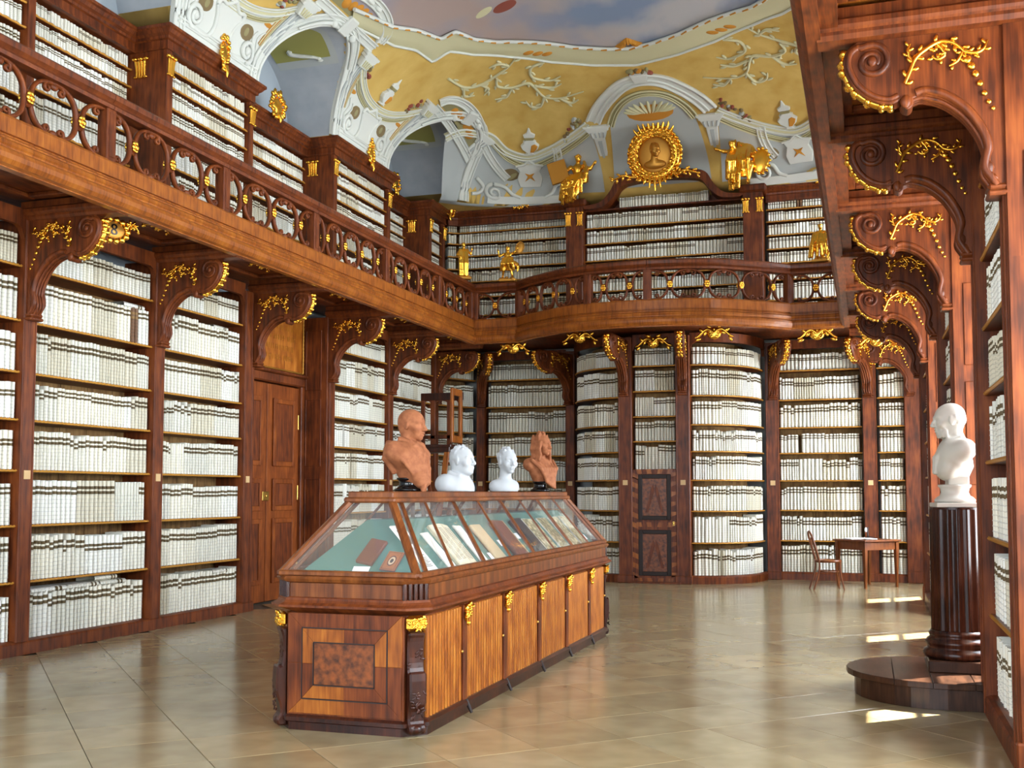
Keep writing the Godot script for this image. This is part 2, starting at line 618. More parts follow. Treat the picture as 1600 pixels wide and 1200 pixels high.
func build_shell() -> void:
	var mb := MB.new()
	mb.box(Vector3(-8.6, 4.6, (Z_NEAR + Z_FAR) / 2), Vector3(0.4, 9.2, Z_NEAR - Z_FAR + 0.8))
	struct("wall_left", mb, M.plaster_blue)
	mb = MB.new()
	mb.box(Vector3(-3.1, 4.4, Z_FAR - 0.2), Vector3(11.4, 8.8, 0.4))
	struct("wall_far", mb, M.plaster)
	mb = MB.new()
	var px := -8.8
	for w in NEAR_WINDOWS + [3.48]:
		mb.box(Vector3((px + w - 0.88) / 2, 4.4, Z_NEAR + 0.2), Vector3(w - 0.88 - px, 8.8, 0.4))
		px = w + 0.88
	for w in NEAR_WINDOWS:
		for yy in [[0.0, 0.86], [4.04, 5.16], [6.84, 8.8]]:
			mb.box(Vector3(w, (yy[0] + yy[1]) / 2, Z_NEAR + 0.2), Vector3(1.76, yy[1] - yy[0], 0.4))
	struct("wall_near", mb, M.plaster)
	var nk := 20
	for w in NEAR_WINDOWS:
		for r in [[0.86, 4.04], [5.16, 6.84]]:
			nk += 1
			var win := group_of("window_%d" % nk)
			var f := MB.new()
			var cy: float = (r[0] + r[1]) / 2
			var hh: float = r[1] - r[0]
			for sd in [-1, 1]:
				f.box(Vector3(w + sd * 0.84, cy, Z_NEAR + 0.1), Vector3(0.08, hh, 0.08))
				f.box(Vector3(w, cy + sd * (hh / 2 - 0.03), Z_NEAR + 0.1), Vector3(1.7, 0.08, 0.08))
			f.box(Vector3(w, cy, Z_NEAR + 0.1), Vector3(0.09, hh, 0.07))
			f.box(Vector3(w, cy, Z_NEAR + 0.1), Vector3(1.7, 0.05, 0.05))
			obj("window_frame", f, M.painted_wood, win)
			var g := MB.new()
			g.box(Vector3(w, cy, Z_NEAR + 0.1), Vector3(1.7, hh, 0.006))
			obj("pane", g, M.glass, win)
	# right wall with openings for the windows, 0.6 thick
	mb = MB.new()
	var x0 := 1.55
	var x1 := 2.25
	var spans := []
	for w in WINDOWS:
		spans.append([w - 0.78, w + 0.78])
	spans.sort_custom(func(a, b): return a[0] < b[0])
	var z := Z_FAR - 0.4
	for s in spans + [[Z_NEAR + 0.4, Z_NEAR + 0.5]]:
		mb.box(Vector3((x0 + x1) / 2, 4.4, (z + s[0]) / 2), Vector3(x1 - x0, 8.8, s[0] - z))
		z = s[1]
	for s in spans:
		for yy in [[0.0, 0.92], [3.90, 5.22], [6.78, 8.8]]:
			mb.box(Vector3((x0 + x1) / 2, (yy[0] + yy[1]) / 2, (s[0] + s[1]) / 2), Vector3(x1 - x0, yy[1] - yy[0], s[1] - s[0]))
	struct("wall_right", mb, M.plaster)
	var k := 0
	for w in WINDOWS:
		for r in [[0.92, 3.90], [5.22, 6.78]]:
			k += 1
			var win := group_of("window_%d" % k)
			var f := MB.new()
			var cy: float = (r[0] + r[1]) / 2
			var hh: float = r[1] - r[0]
			for sd in [-1, 1]:
				f.box(Vector3(GLASS_X, cy, w + sd * 0.75), Vector3(0.08, hh, 0.08), Basis.IDENTITY, 0.008)
				f.box(Vector3(GLASS_X, cy + sd * (hh / 2 - 0.03), w), Vector3(0.08, 0.08, 1.5), Basis.IDENTITY, 0.008)
			f.box(Vector3(GLASS_X, cy, w), Vector3(0.07, hh, 0.09), Basis.IDENTITY, 0.008)
			for q in range(1, 4 if hh > 2 else 2):
				f.box(Vector3(GLASS_X, r[0] + hh * q / (4.0 if hh > 2 else 2.0), w), Vector3(0.05, 0.045, 1.5), Basis.IDENTITY, 0.006)
			obj("window_frame", f, M.painted_wood, win)
			var g := MB.new()
			g.box(Vector3(GLASS_X, cy, w), Vector3(0.006, hh, 1.5))
			obj("pane", g, M.glass, win)
	# vault and lunettes
	var xs := PackedFloat32Array()
	var x := -8.42
	while x < 1.5:
		xs.append(x)
		x += 0.07 if (x < -6.5 or x > -0.5) else 0.2
	xs.append(1.56)
	var zs := PackedFloat32Array()
	z = Z_FAR
	while z < Z_NEAR:
		zs.append(z)
		z += 0.07 if z < -6.0 else 0.25
	zs.append(Z_NEAR)
	var va := MB.new()
	var lu := MB.new()
	var cache := []
	for j in zs.size():
		var r := PackedVector3Array()
		for i in xs.size():
			r.append(Vector3(xs[i], ceil_h(xs[i], zs[j]), zs[j]))
		cache.append(r)
	var nrm := func(p: Vector3) -> Vector3: return vault_n(p.x, p.z)
	for j in zs.size() - 1:
		for i in xs.size() - 1:
			var xm := (xs[i] + xs[i + 1]) / 2
			var zm := (zs[j] + zs[j + 1]) / 2
			var is_l := ceil_h(xm, zm) > vault_h(xm, zm) + 0.004
			var a: Vector3 = cache[j][i]; var b: Vector3 = cache[j][i + 1]
			var c: Vector3 = cache[j + 1][i + 1]; var d: Vector3 = cache[j + 1][i]
			if is_l:
				lu.quad(a, d, c, b)
			else:
				var na: Vector3 = nrm.call(a); var nb: Vector3 = nrm.call(b); var nc: Vector3 = nrm.call(c); var nd: Vector3 = nrm.call(d)
				va.stri(a, d, c, na, nd, nc)
				va.stri(a, c, b, na, nc, nb)
	var ce := group_of("ceiling")
	obj("vault", va, M.vault_paint, ce)
	obj("lunette_vaults", lu, M.lunette_paint, ce)
	var roof := MB.new()
	roof.box(Vector3(-3.1, 9.35, (Z_NEAR + Z_FAR) / 2), Vector3(11.6, 0.3, Z_NEAR - Z_FAR + 1.2))
	obj("roof_slab", roof, M.plaster, ce)

# ------------------------------------------------------------------ floor
func build_floor() -> void:
	var fl := group_of("floor")
	var mb := MB.new()
	mb.box(Vector3(-3.1, -0.115, (Z_NEAR + Z_FAR) / 2), Vector3(11.4, 0.2, Z_NEAR - Z_FAR + 0.8))
	obj("bed", mb, M.joint, fl)
	# square slabs laid on the diagonal
	var pitch := 0.617
	var s := sqrt(2.0)
	var half := pitch * 0.5 - 0.0022
	var tile := MB.new()
	tile.box(Vector3(0, -0.0075, 0), Vector3(half * 2, 0.015, half * 2), Basis.IDENTITY, 0.0016)
	var tm := tile.mesh()
	var list := []
	for i in range(-12, 24):
		for j in range(-30, 12):
			var u := 0.72 + pitch * (i + 0.5)
			var w := -5.89 + pitch * (j + 0.5)
			var x := (u + w) / s
			var z := (w - u) / s
			if x < -8.0 or x > 2.0 or z > Z_NEAR - 0.2 or z < -20.4:
				continue
			list.append(Vector2(x, z))

	list.sort_custom(func(a, b): return a.y > b.y)
	var made := 0
	var rest := [MB.new(), MB.new(), MB.new(), MB.new(), MB.new()]
	var b45 := Basis(Vector3.UP, PI / 4)
	for p in list:
		var k := rng.randi() % 5
		var tilt := Basis(Vector3(rng.randf_range(-1, 1), 0, rng.randf_range(-1, 1)).normalized(), rng.randf_range(0, 0.0011))
		var t := Transform3D(tilt * b45, Vector3(p.x, rng.randf_range(-0.0004, 0.0004), p.y))
		if made < 300 and p.y < -5.2 and p.y > -19.0 and p.x < 0.95 and p.x > -0.94 * -p.y * 0.9 - 0.6:
			var o := put_mesh("slab", tm, M["stone_%d" % k], fl)
			o.transform = t
			made += 1
		else:
			rest[k].moved(t, tile)
	for k in 5:
		var o := obj("slabs", rest[k], M["stone_%d" % k], fl)
		o.set_meta("kind", "stuff")

# ------------------------------------------------------------------ bookcases
var rows := []          # every shelf of books: path in plan, height of the board, room above it
const UP_LEFT := [4.60, 5.00, 5.40, 5.78, 6.10, 6.35, 6.56]
const UP_FAR := [4.60, 4.98, 5.34, 5.64, 5.90, 6.15, 6.40, 6.62]
const UP_MID := [4.60, 4.96, 5.28, 5.56, 5.86, 6.18, 6.48]

func path_len(p: PackedVector2Array) -> float:
	var l := 0.0
	for i in p.size() - 1:
		l += p[i].distance_to(p[i + 1])
	return l

# (place, direction) at a distance along a line in plan
func along(p: PackedVector2Array, s: float) -> Array:
	for i in p.size() - 1:
		var l := p[i].distance_to(p[i + 1])
		if s <= l or i == p.size() - 2:
			var d := (p[i + 1] - p[i]) / l
			return [p[i] + d * s, d]
		s -= l
	return [p[0], Vector2.RIGHT]

func cut(p: PackedVector2Array, a: float, b: float) -> PackedVector2Array:
	var out := PackedVector2Array()
	out.append(along(p, a)[0])
	var s := 0.0
	for i in range(1, p.size() - 1):
		s += p[i].distance_to(p[i - 1])
		if s > a + 0.01 and s < b - 0.01:
			out.append(p[i])
	out.append(along(p, b)[0])
	return out

func refine(p: PackedVector2Array, step: float) -> PackedVector2Array:
	var l := path_len(p)
	var cnt := maxi(1, int(round(l / step)))
	var out := PackedVector2Array()
	for i in cnt + 1:
		out.append(along(p, l * i / cnt)[0])
	return out

func rect(a: float, b: float, y0: float, y1: float) -> PackedVector2Array:
	return PackedVector2Array([Vector2(a, y0), Vector2(a, y1), Vector2(b, y1), Vector2(b, y0)])

# a gilt, rope-carved edge along the front of a shelf board
func rope(mb: MB, p: PackedVector2Array, y: float, step: float, r := 0.013) -> void:
	var q := refine(p, step)
	var pts := PackedVector3Array()
	var rad := PackedFloat32Array()
	for i in q.size():
		pts.append(Vector3(q[i].x, y + (0.003 if i % 2 else -0.003), q[i].y))
		rad.append(r if i % 2 else r * 0.72)
	mb.tube(pts, rad, 5)

func shelf_boards(parent: Node, p: PackedVector2Array, ys: Array, top: float, depth: float, fine: bool, where: String, skip_below := -1.0) -> void:
	for i in ys.size():
		var y: float = ys[i]
		var nxt: float = ys[i + 1] if i < ys.size() - 1 else top
		if y < skip_below:
			continue
		if y > 0.2:
			var mb := MB.new()
			mb.plan_sweep(rect(-depth, -0.045, y - 0.026, y), p)
			var sh := obj("shelf", mb, M.walnut_along, parent)
			var e := MB.new()
			var front := PackedVector2Array()
			for k in p.size():
				var d: Vector2 = (p[mini(k + 1, p.size() - 1)] - p[maxi(k - 1, 0)]).normalized()
				front.append(p[k] + Vector2(-d.y, d.x) * -0.04)
			rope(e, front, y - 0.013, 0.026 if fine else 0.06, 0.015)
			obj("gilt_edge", e, M.gilt_edge, sh)
		rows.append({"p": p, "y": y, "room": nxt - y - 0.03, "depth": depth, "where": where, "row": i})

func post(parent: Node, at: Vector2, dir: Vector2, w: float, d: float, y0: float, y1: float, m: Material, plate := true) -> Node:
	var nrm := Vector2(-dir.y, dir.x)
	var b := Basis(Vector3(dir.x, 0, dir.y), Vector3.UP, Vector3(dir.x, 0, dir.y).cross(Vector3.UP))
	var c := at - nrm * (d / 2 - 0.012)
	var mb := MB.new()
	mb.box(Vector3(c.x, (y0 + y1) / 2, c.y), Vector3(w, y1 - y0, d), b, 0.008)
	var o := obj("post", mb, m, parent)
	# a raised fillet down each side of the face
	for s in [-1, 1]:
		var f := MB.new()
		var q: Vector2 = at + nrm * 0.014 + dir * s * (w / 2 - 0.014)
		f.box(Vector3(q.x, (y0 + y1) / 2, q.y), Vector3(0.016, y1 - y0 - 0.02, 0.012), b, 0.003)
		obj("fillet", f, M.walnut, o)
	if plate:
		var pl := MB.new()
		var q := at + nrm * 0.016
		pl.box(Vector3(q.x, 1.72, q.y), Vector3(0.085, 0.085, 0.008), b, 0.002)
		obj("shelf_mark_plate", pl, M.inlay, o)
	return o

# one unit of shelves: baseboard, back, frieze, boards
func case_unit(called: String, label: String, p: PackedVector2Array, ys: Array, top: float, opt := {}) -> Node3D:
	var depth: float = opt.get("depth", 0.40)
	var low: bool = ys[0] < 3.0
	var t := thing(called, label, "bookcase", Vector3.ZERO, 0.0, opt.get("group", "built-in walnut bookcases"))
	var mb := MB.new()
	if low:
		var fy: float = 0.0 if ys[0] < 1.0 else ys[0] - 0.05
		mb.plan_sweep(PackedVector2Array([Vector2(-depth, fy), Vector2(-depth, ys[0]), Vector2(-0.03, ys[0]), Vector2(0.0, ys[0] - 0.012), Vector2(0.012, ys[0] - 0.03), Vector2(0.012, fy)]), opt.get("base_path", p))
		obj("baseboard", mb, opt.get("wood", M.walnut), t)
	else:
		mb.plan_sweep(rect(-depth, 0.0, ys[0] - 0.1, ys[0]), p)
		obj("baseboard", mb, opt.get("wood", M.walnut), t)
	if opt.get("planks", false):
		var q := refine(p, 0.21)
		for i in q.size() - 1:
			var pk := MB.new()
			var a := q[i]; var b := q[i + 1]
			var dd := (b - a).normalized() * 0.002
			pk.plan_sweep(rect(-depth - 0.02 - 0.004 * (i % 2), -depth - 0.004 * (i % 2), ys[0] - 0.05, top), PackedVector2Array([a + dd, b - dd]))
			obj("back_plank", pk, M.back_board, t)
	else:
		mb = MB.new()
		mb.plan_sweep(rect(-depth - 0.03, -depth, ys[0] - 0.05, top + 0.02), p)
		obj("back", mb, M.back_board, t)
	# frieze
	if opt.get("frieze", true):
		mb = MB.new()
		if low:
			# a board whose ends round down into the posts
			var l := path_len(p)
			var q := refine(p, 0.05)
			var hi := top + 0.16
			for i in q.size() - 1:
				var s0 := minf(l * i / (q.size() - 1), l - l * i / (q.size() - 1))
				var s1 := minf(l * (i + 1) / (q.size() - 1), l - l * (i + 1) / (q.size() - 1))
				var f := func(s: float) -> float: return top - 0.13 * (1.0 - sqrt(maxf(0.0, 1.0 - pow(1.0 - minf(s / 0.13, 1.0), 2.0))))
				var d := (q[i + 1] - q[i]).normalized()
				var nn := Vector2(-d.y, d.x)
				var ya: float = f.call(s0); var yb: float = f.call(s1)
				var o0: Vector2 = q[i] - nn * 0.005; var o1: Vector2 = q[i + 1] - nn * 0.005
				var i0: Vector2 = q[i] - nn * 0.06; var i1: Vector2 = q[i + 1] - nn * 0.06
				mb.quad(Vector3(o0.x, ya, o0.y), Vector3(o1.x, yb, o1.y), Vector3(o1.x, hi, o1.y), Vector3(o0.x, hi, o0.y))
				mb.quad(Vector3(i0.x, ya, i0.y), Vector3(i1.x, yb, i1.y), Vector3(o1.x, yb, o1.y), Vector3(o0.x, ya, o0.y))
				mb.quad(Vector3(i1.x, yb, i1.y), Vector3(i0.x, ya, i0.y), Vector3(i0.x, hi, i0.y), Vector3(i1.x, hi, i1.y))
		else:
			mb.plan_sweep(rect(-0.08, 0.0, top, opt.get("frieze_top", 6.82)), p)
		obj("frieze", mb, opt.get("wood", M.walnut), t)
	shelf_boards(t, p, ys, top, depth, opt.get("fine", false), opt.get("where", "far"), opt.get("skip_below", -1.0))
	return t

# upper cornice moulding: profile outwards, upwards, measured from the front of the case
func cornice_profile(y: float, d := 0.0) -> PackedVector2Array:
	return PackedVector2Array([Vector2(-0.45 - d, y - 0.26), Vector2(-0.45 - d, y), Vector2(0.12, y), Vector2(0.12, y - 0.035), Vector2(0.10, y - 0.05), Vector2(0.075, y - 0.085), Vector2(0.045, y - 0.11), Vector2(0.04, y - 0.14), Vector2(0.012, y - 0.15), Vector2(0.012, y - 0.235), Vector2(0.022, y - 0.24), Vector2(0.022, y - 0.26)])

func build_bookcases() -> void:
	# --- lower storey, left
	var zs := [-6.40, -8.52, -10.56, -12.45]
	var words := ["vellum-filled bookcase cut off by the left picture edge, before the first post", "tall vellum-filled bookcase at far left, with books lying along its lowest row", "vellum-filled bookcase immediately left of the carved double door"]
	for i in 3:
		var p := PackedVector2Array([Vector2(XL, zs[i] - 0.085), Vector2(XL, zs[i + 1] + 0.085)])
		var bp := PackedVector2Array([Vector2(XL, zs[i]), Vector2(XL, zs[i + 1] - (0.19 if i == 2 else 0.0))])
		var t := case_unit("bookcase", words[i], p, SHELF_Y, SHELF_TOP, {"fine": true, "planks": true, "where": "left_%d" % i, "base_path": bp})
		if i == 0:
			post(t, Vector2(XL, zs[0]), Vector2(0, -1), 0.17, 0.45, 0.0, 4.2, M.walnut)
		post(t, Vector2(XL, zs[i + 1]), Vector2(0, -1), 0.17, 0.45, 0.12, 4.2, M.walnut)
	zs = [-14.80, -16.95, -19.02]
	words = ["vellum-filled bookcase just beyond the dark door niche, behind the terracotta bust", "vellum-filled bookcase behind the wooden library ladder"]
	for i in 2:
		var p := PackedVector2Array([Vector2(XL, zs[i] - 0.08), Vector2(XL, zs[i + 1] + 0.08)])
		var t := case_unit("bookcase", words[i], p, SHELF_Y, SHELF_TOP, {"fine": true, "where": "left_%d" % (i + 3), "base_path": PackedVector2Array([Vector2(XL, zs[i]), Vector2(XL, zs[i + 1])])})
		if i == 0:
			post(t, Vector2(XL, zs[0]), Vector2(0, -1), 0.16, 0.45, 0.0, 4.2, M.walnut, false)
		post(t, Vector2(XL, zs[i + 1]), Vector2(0, -1), 0.16, 0.45, 0.0, 4.2, M.walnut)
	build_left_door()
	# --- lower storey, far end
	var far := [
		["dim corner bookcase at the far left, beside the ladder", [-7.66, -19.10, -7.24, -20.0], 0],
		["flat far-wall bookcase behind the plaster busts, left of the balcony", [-7.08, -20.06, -5.46, -20.06], 0],
		["curved bookcase to the left of the small far door", [], 1],
		["narrow shelf unit of books directly above the small far door", [-3.84, -18.55, -3.09, -18.55], 2],
		["curved bookcase to the right of the small far door", [], 3],
		["sunlit far-wall bookcase behind the bentwood chair", [-1.50, -20.07, -0.06, -20.07], 0],
		["narrow corner bookcase behind the writing table", [0.19, -20.06, 0.64, -20.0], 0],
	]
	for a in far:
		var p := PackedVector2Array()
		if a[2] == 1 or a[2] == 3:
			for k in 13:
				var g: float = PI * 0.5 * k / 12.0
				p.append(Vector2(-4.02 - 1.20 * cos(g), -20.05 + 1.46 * pow(sin(g), 0.92)))
			if a[2] == 3:
				var q := PackedVector2Array()
				for k in 13:
					q.append(Vector2(2 * XC - p[12 - k].x, p[12 - k].y))
				p = q
			p = cut(p, 0.06, path_len(p) - 0.06)
		else:
			p = pv2(a[1])
		var ys := SHELF_Y.duplicate()
		var o := {"where": "far", "depth": 0.34}
		if a[2] == 2:
			ys = [1.99, 2.26, 2.72, 3.22, 3.75]
			ys = [1.95, 2.44, 2.87, 3.31, 3.75]
			o["depth"] = 0.3
		case_unit("bookcase", a[0], p, ys, SHELF_TOP, o)
	# posts of the far end, each a pilaster of its own
	var posts := [[-7.16, -20.0, 0.10, 0.16, "dark", "dark pilaster in the far left corner between two bookcases"], [-5.36, -20.04, 0.0, 0.18, "dark", "dark pilaster behind the far terracotta bust"],
		[-3.97, -18.52, 0.0, 0.24, "wal", "walnut pilaster on the left of the small far door"], [-2.97, -18.52, 0.0, 0.24, "wal", "walnut pilaster on the right of the small far door"],
		[-1.60, -20.02, 0.0, 0.23, "wal", "sunlit pilaster right of the curved far bookcase"], [0.065, -20.04, 0.0, 0.23, "wal", "pilaster behind the small writing table"]]
	for a in posts:
		var t := thing("pilaster", a[5], "pilaster", Vector3.ZERO, 0.0, "pilasters of the far wall")
		var dir := Vector2(1, 0).rotated(-a[2])
		post(t, Vector2(a[0], a[1]), dir, a[3], 0.34, 0.0, 4.25, M.walnut)
		var mb := MB.new()
		mb.box(Vector3(a[0], 0.07, a[1] - 0.13), Vector3(a[3] + 0.05, 0.14, 0.34), Basis(Vector3.UP, a[2]), 0.01)
		obj("foot_block", mb, M.walnut, t)
	build_far_door()
	# --- lower storey, right: three cases that stand between the windows
	var rz := [[-8.52, -6.55, "nearest right-hand bookcase, cut off by the right picture edge"], [-12.68, -10.60, "right-hand bookcase behind the marble bust, second from the viewer"], [-16.90, -14.80, "farthest right-hand bookcase, seen edge-on past the column"]]
	for i in 3:
		var p := PackedVector2Array([Vector2(XR, rz[i][0] + 0.17), Vector2(XR, rz[i][1] - 0.17)])
		var t := case_unit("bookcase", rz[i][2], p, SHELF_Y, SHELF_TOP, {"fine": i < 2, "where": "right_%d" % i, "planks": i == 0, "wood": M.walnut, "base_path": PackedVector2Array([Vector2(XR, rz[i][0]), Vector2(XR, rz[i][1])])})
		for e in 2:
			post(t, Vector2(XR, rz[i][e] + (0.085 if e == 0 else -0.085)), Vector2(0, 1), 0.17, 0.45, 0.0, 4.2, M.walnut, false)
			end_panel(t, rz[i][e], 1 if e == 1 else -1)
	# the pilaster at the far right corner, facing the room
	var tp := thing("pilaster", "orange corner pilaster at the far right beside the last window bay", "pilaster", Vector3.ZERO, 0.0, "pilasters of the far wall")
	var mb := MB.new()
	mb.box(Vector3(1.09, 2.1, -20.1), Vector3(0.90, 4.2, 0.3), Basis.IDENTITY, 0.01)
	obj("post", mb, M.walnut, tp)
	mb = MB.new()
	mb.box(Vector3(1.09, 0.10, -20.08), Vector3(0.91, 0.20, 0.36), Basis.IDENTITY, 0.01)
	obj("foot_block", mb, M.walnut, tp)
	# --- upper storey, left
	var ul := [[-6.40, -8.50, 0], [-8.50, -10.60, 1], [-10.60, -12.50, 0], [-12.50, -14.80, 1], [-14.80, -16.90, 0], [-16.90, -18.65, 1], [-18.65, -19.45, 0]]
	var uw := ["projecting upper bookcase at the top left picture edge", "recessed upper bookcase in the top left corner above the gallery", "projecting upper bookcase under the first painted spandrel", "recessed upper bookcase under the large lunette", "projecting upper bookcase under the second painted spandrel", "recessed upper bookcase under the far lunette", "narrow projecting upper bookcase in the far left corner"]
	var xr := -8.16
	for i in ul.size():
		var a: Array = ul[i]
		var x := XL if a[2] == 0 else xr
		var p := PackedVector2Array([Vector2(x, a[0] - (0.12 if a[2] == 0 else 0.0)), Vector2(x, a[1] + (0.10 if a[2] == 0 else 0.0))])
		var t := case_unit("upper_bookcase", uw[i], p, UP_LEFT, 6.75, {"where": "up_left", "depth": 0.34 if a[2] == 0 else 0.2, "group": "upper gallery bookcases"})
		if a[2] == 0:
			for e in 2:
				var pz: float = a[0] - 0.06 if e == 0 else a[1] + 0.05
				var po := MB.new()
				po.box(Vector3((x + xr - 0.2) / 2, 5.68, pz), Vector3(x - xr + 0.2, 2.24, 0.12 if e == 0 else 0.10), Basis.IDENTITY, 0.008)
				var pn := obj("side_pilaster", po, M.walnut, t)
				gilt_capital(pn, Vector3(x + 0.01, 6.55, pz), PI / 2, 0.13, 0.24)
				if e == 0:
					gilt_capital(pn, Vector3(x - 0.36, 6.55, pz + 0.065), 0.0, 0.16, 0.24)
		var c := MB.new()
		if a[2] == 0:
			c.plan_sweep(cornice_profile(CORN), PackedVector2Array([Vector2(xr, a[0]), Vector2(x, a[0]), Vector2(x, a[1]), Vector2(xr, a[1])]))
		else:
			c.plan_sweep(cornice_profile(CORN, -0.2), p)
		obj("cornice", c, M.walnut, t)
	# --- upper storey, far end
	var uf := [["upper far bookcase behind the two small gilded statues", [-7.66, -19.50, -7.50, -19.62, -5.30, -19.68], UP_FAR], ["upper middle bookcase under the gilded portrait medallion", [-4.93, -19.50, -2.00, -19.50], UP_MID], ["upper far bookcase behind the right-hand gilded statue", [-1.63, -19.68, 0.9, -19.62], UP_FAR]]
	for i in 3:
		var p := pv2(uf[i][1])
		var t := case_unit("upper_bookcase", uf[i][0], p, uf[i][2], 6.80 if i != 1 else 6.80, {"where": "up_far", "depth": 0.30, "group": "upper gallery bookcases", "frieze": i != 1, "frieze_top": 6.86})
		if i != 1:
			var c := MB.new()
			c.plan_sweep(cornice_profile(CORN), p)
			obj("cornice", c, M.walnut, t)
		else:
			# segmental top with shoulders
			var outer := spline2(pv2([-4.98, 6.86, -4.62, 6.90, -4.42, 7.08, -4.28, 7.30, -4.02, 7.38, -3.465, 7.42, -2.91, 7.38, -2.65, 7.30, -2.51, 7.08, -2.31, 6.90, -1.95, 6.86]), 5)
			var inner := spline2(pv2([-4.88, 6.80, -4.55, 6.82, -4.34, 6.99, -4.20, 7.16, -3.98, 7.22, -3.465, 7.25, -2.95, 7.22, -2.73, 7.16, -2.59, 6.99, -2.38, 6.82, -2.05, 6.80]), 5)
			var c := MB.new()
			var inn := inner.duplicate()
			inn.reverse()
			for k in outer.size() - 1:
				c.extrude(PackedVector2Array([outer[k], outer[k + 1], inner[k + 1], inner[k]]), 0.5, Vector3(0, 0, -19.60))
			obj("arched_cornice", c, M.walnut, t)
			var bk := MB.new()
			bk.extrude(outer, 0.04, Vector3(0, 0, -19.86))
			obj("arched_back", bk, M.walnut, t)
			var sh := MB.new()
			sh.plan_sweep(rect(-0.3, -0.03, 6.79, 6.82), p)
			obj("shelf", sh, M.walnut_along, t)
			rows.append({"p": pv2([-4.30, -19.50, -2.62, -19.50]), "y": 6.82, "room": 0.22, "depth": 0.25, "where": "up_far", "row": 9})
	# tall pilasters beside the middle case
	var ax := [[-5.09, 0.32, "tall upper pilaster under the gilded figure with the tablet"], [-1.83, 0.34, "tall upper pilaster under the gilded figure group"]]
	for a in ax:
		var t := thing("upper_pilaster", a[2], "pilaster", Vector3.ZERO, 0.0, "upper pilasters beside the medallion")
		mb = MB.new()
		mb.box(Vector3(a[0], 5.66, -19.56), Vector3(a[1], 2.4, 0.42), Basis.IDENTITY, 0.01)
		obj("shaft", mb, M.walnut, t)
		mb = MB.new()
		mb.box(Vector3(a[0], 6.93, -19.56), Vector3(a[1] + 0.14, 0.14, 0.5), Basis.IDENTITY, 0.03)
		obj("cap", mb, M.walnut, t)
		for s in [-1, 1]:
			gilt_capital(t, Vector3(a[0] + s * (a[1] / 2 - 0.05), 6.62, -19.34), 0.0, 0.11, 0.26)
	# --- upper storey, right: closed cases above the right gallery
	for i in 3:
		var t := thing("upper_bookcase", ["nearest upper bookcase over the right gallery", "second upper bookcase over the right gallery", "farthest upper bookcase over the right gallery"][i], "bookcase", Vector3.ZERO, 0.0, "upper gallery bookcases")
		mb = MB.new()
		mb.box(Vector3(1.15, 5.7, (rz[i][0] + rz[i][1]) / 2), Vector3(0.74, 2.4, rz[i][1] - rz[i][0]), Basis.IDENTITY, 0.01)
		obj("body", mb, M.cherry, t)

# panelled end of a right-hand case, towards a window bay
func end_panel(parent: Node, z: float, side: int) -> void:
	var mb := MB.new()
	mb.box(Vector3(1.16, 2.1, z + side * 0.012), Vector3(0.78, 4.2, 0.024), Basis.IDENTITY, 0.004)
	var o := obj("end_panel", mb, M.walnut, parent)
	for r in [[0.35, 1.45], [1.62, 2.55], [2.70, 3.45]]:
		var f := MB.new()
		f.box(Vector3(1.08, (r[0] + r[1]) / 2, z + side * 0.028), Vector3(0.44, r[1] - r[0], 0.016), Basis.IDENTITY, 0.006)
		obj("raised_field", f, M.walnut, o)
	var b := MB.new()
	b.box(Vector3(1.15, 0.10, z + side * 0.02), Vector3(0.82, 0.20, 0.07), Basis.IDENTITY, 0.01)
	obj("foot_block", b, M.walnut, o)

# a fluted gilt capital-like drop, flat against a face that looks towards `turn` (0 = +z)
func gilt_capital(parent: Node, at: Vector3, turn: float, w: float, h: float) -> void:
	var b := Basis(Vector3.UP, turn)
	var mb := MB.new()
	for k in 4:
		var x := (k - 1.5) / 4.0 * w * 0.9
		mb.tube(PackedVector3Array([at + b * Vector3(x, -h * 0.42, 0), at + b * Vector3(x, 0, 0.004), at + b * Vector3(x * 1.12, h * 0.32, 0.012)]), PackedFloat32Array([w * 0.10, w * 0.12, w * 0.13]), 6)
	for k in 3:
		mb.ball(at + b * Vector3((k - 1) * w * 0.48, h * 0.44, 0.012), Vector3(w * 0.24, h * 0.11, 0.03), b)
		mb.ball(at + b * Vector3((k - 1) * w * 0.42, -h * 0.46, 0.006), Vector3(w * 0.20, h * 0.06, 0.02), b)
	obj("gilt_capital", mb, M.gilt, parent)

# ------------------------------------------------------------------ doors
func framed(parent: Node, called: String, c: Vector3, w: float, h: float, b: Basis, frame_mat: Material, field_mat: Material, fw := 0.05, proud := 0.02) -> Node:
	var mb := MB.new()
	for s in [-1, 1]:
		mb.box(c + b * Vector3(s * (w / 2 - fw / 2), 0, proud / 2), Vector3(fw, h, proud), b, 0.006)
		mb.box(c + b * Vector3(0, s * (h / 2 - fw / 2), proud / 2), Vector3(w - 2 * fw, fw, proud), b, 0.006)
	var o := obj(called, mb, frame_mat, parent)
	var f := MB.new()
	f.box(c + b * Vector3(0, 0, proud * 0.25), Vector3(w - 2 * fw, h - 2 * fw, proud * 0.5), b, 0.004)
	obj("field", f, field_mat, o)
	return o

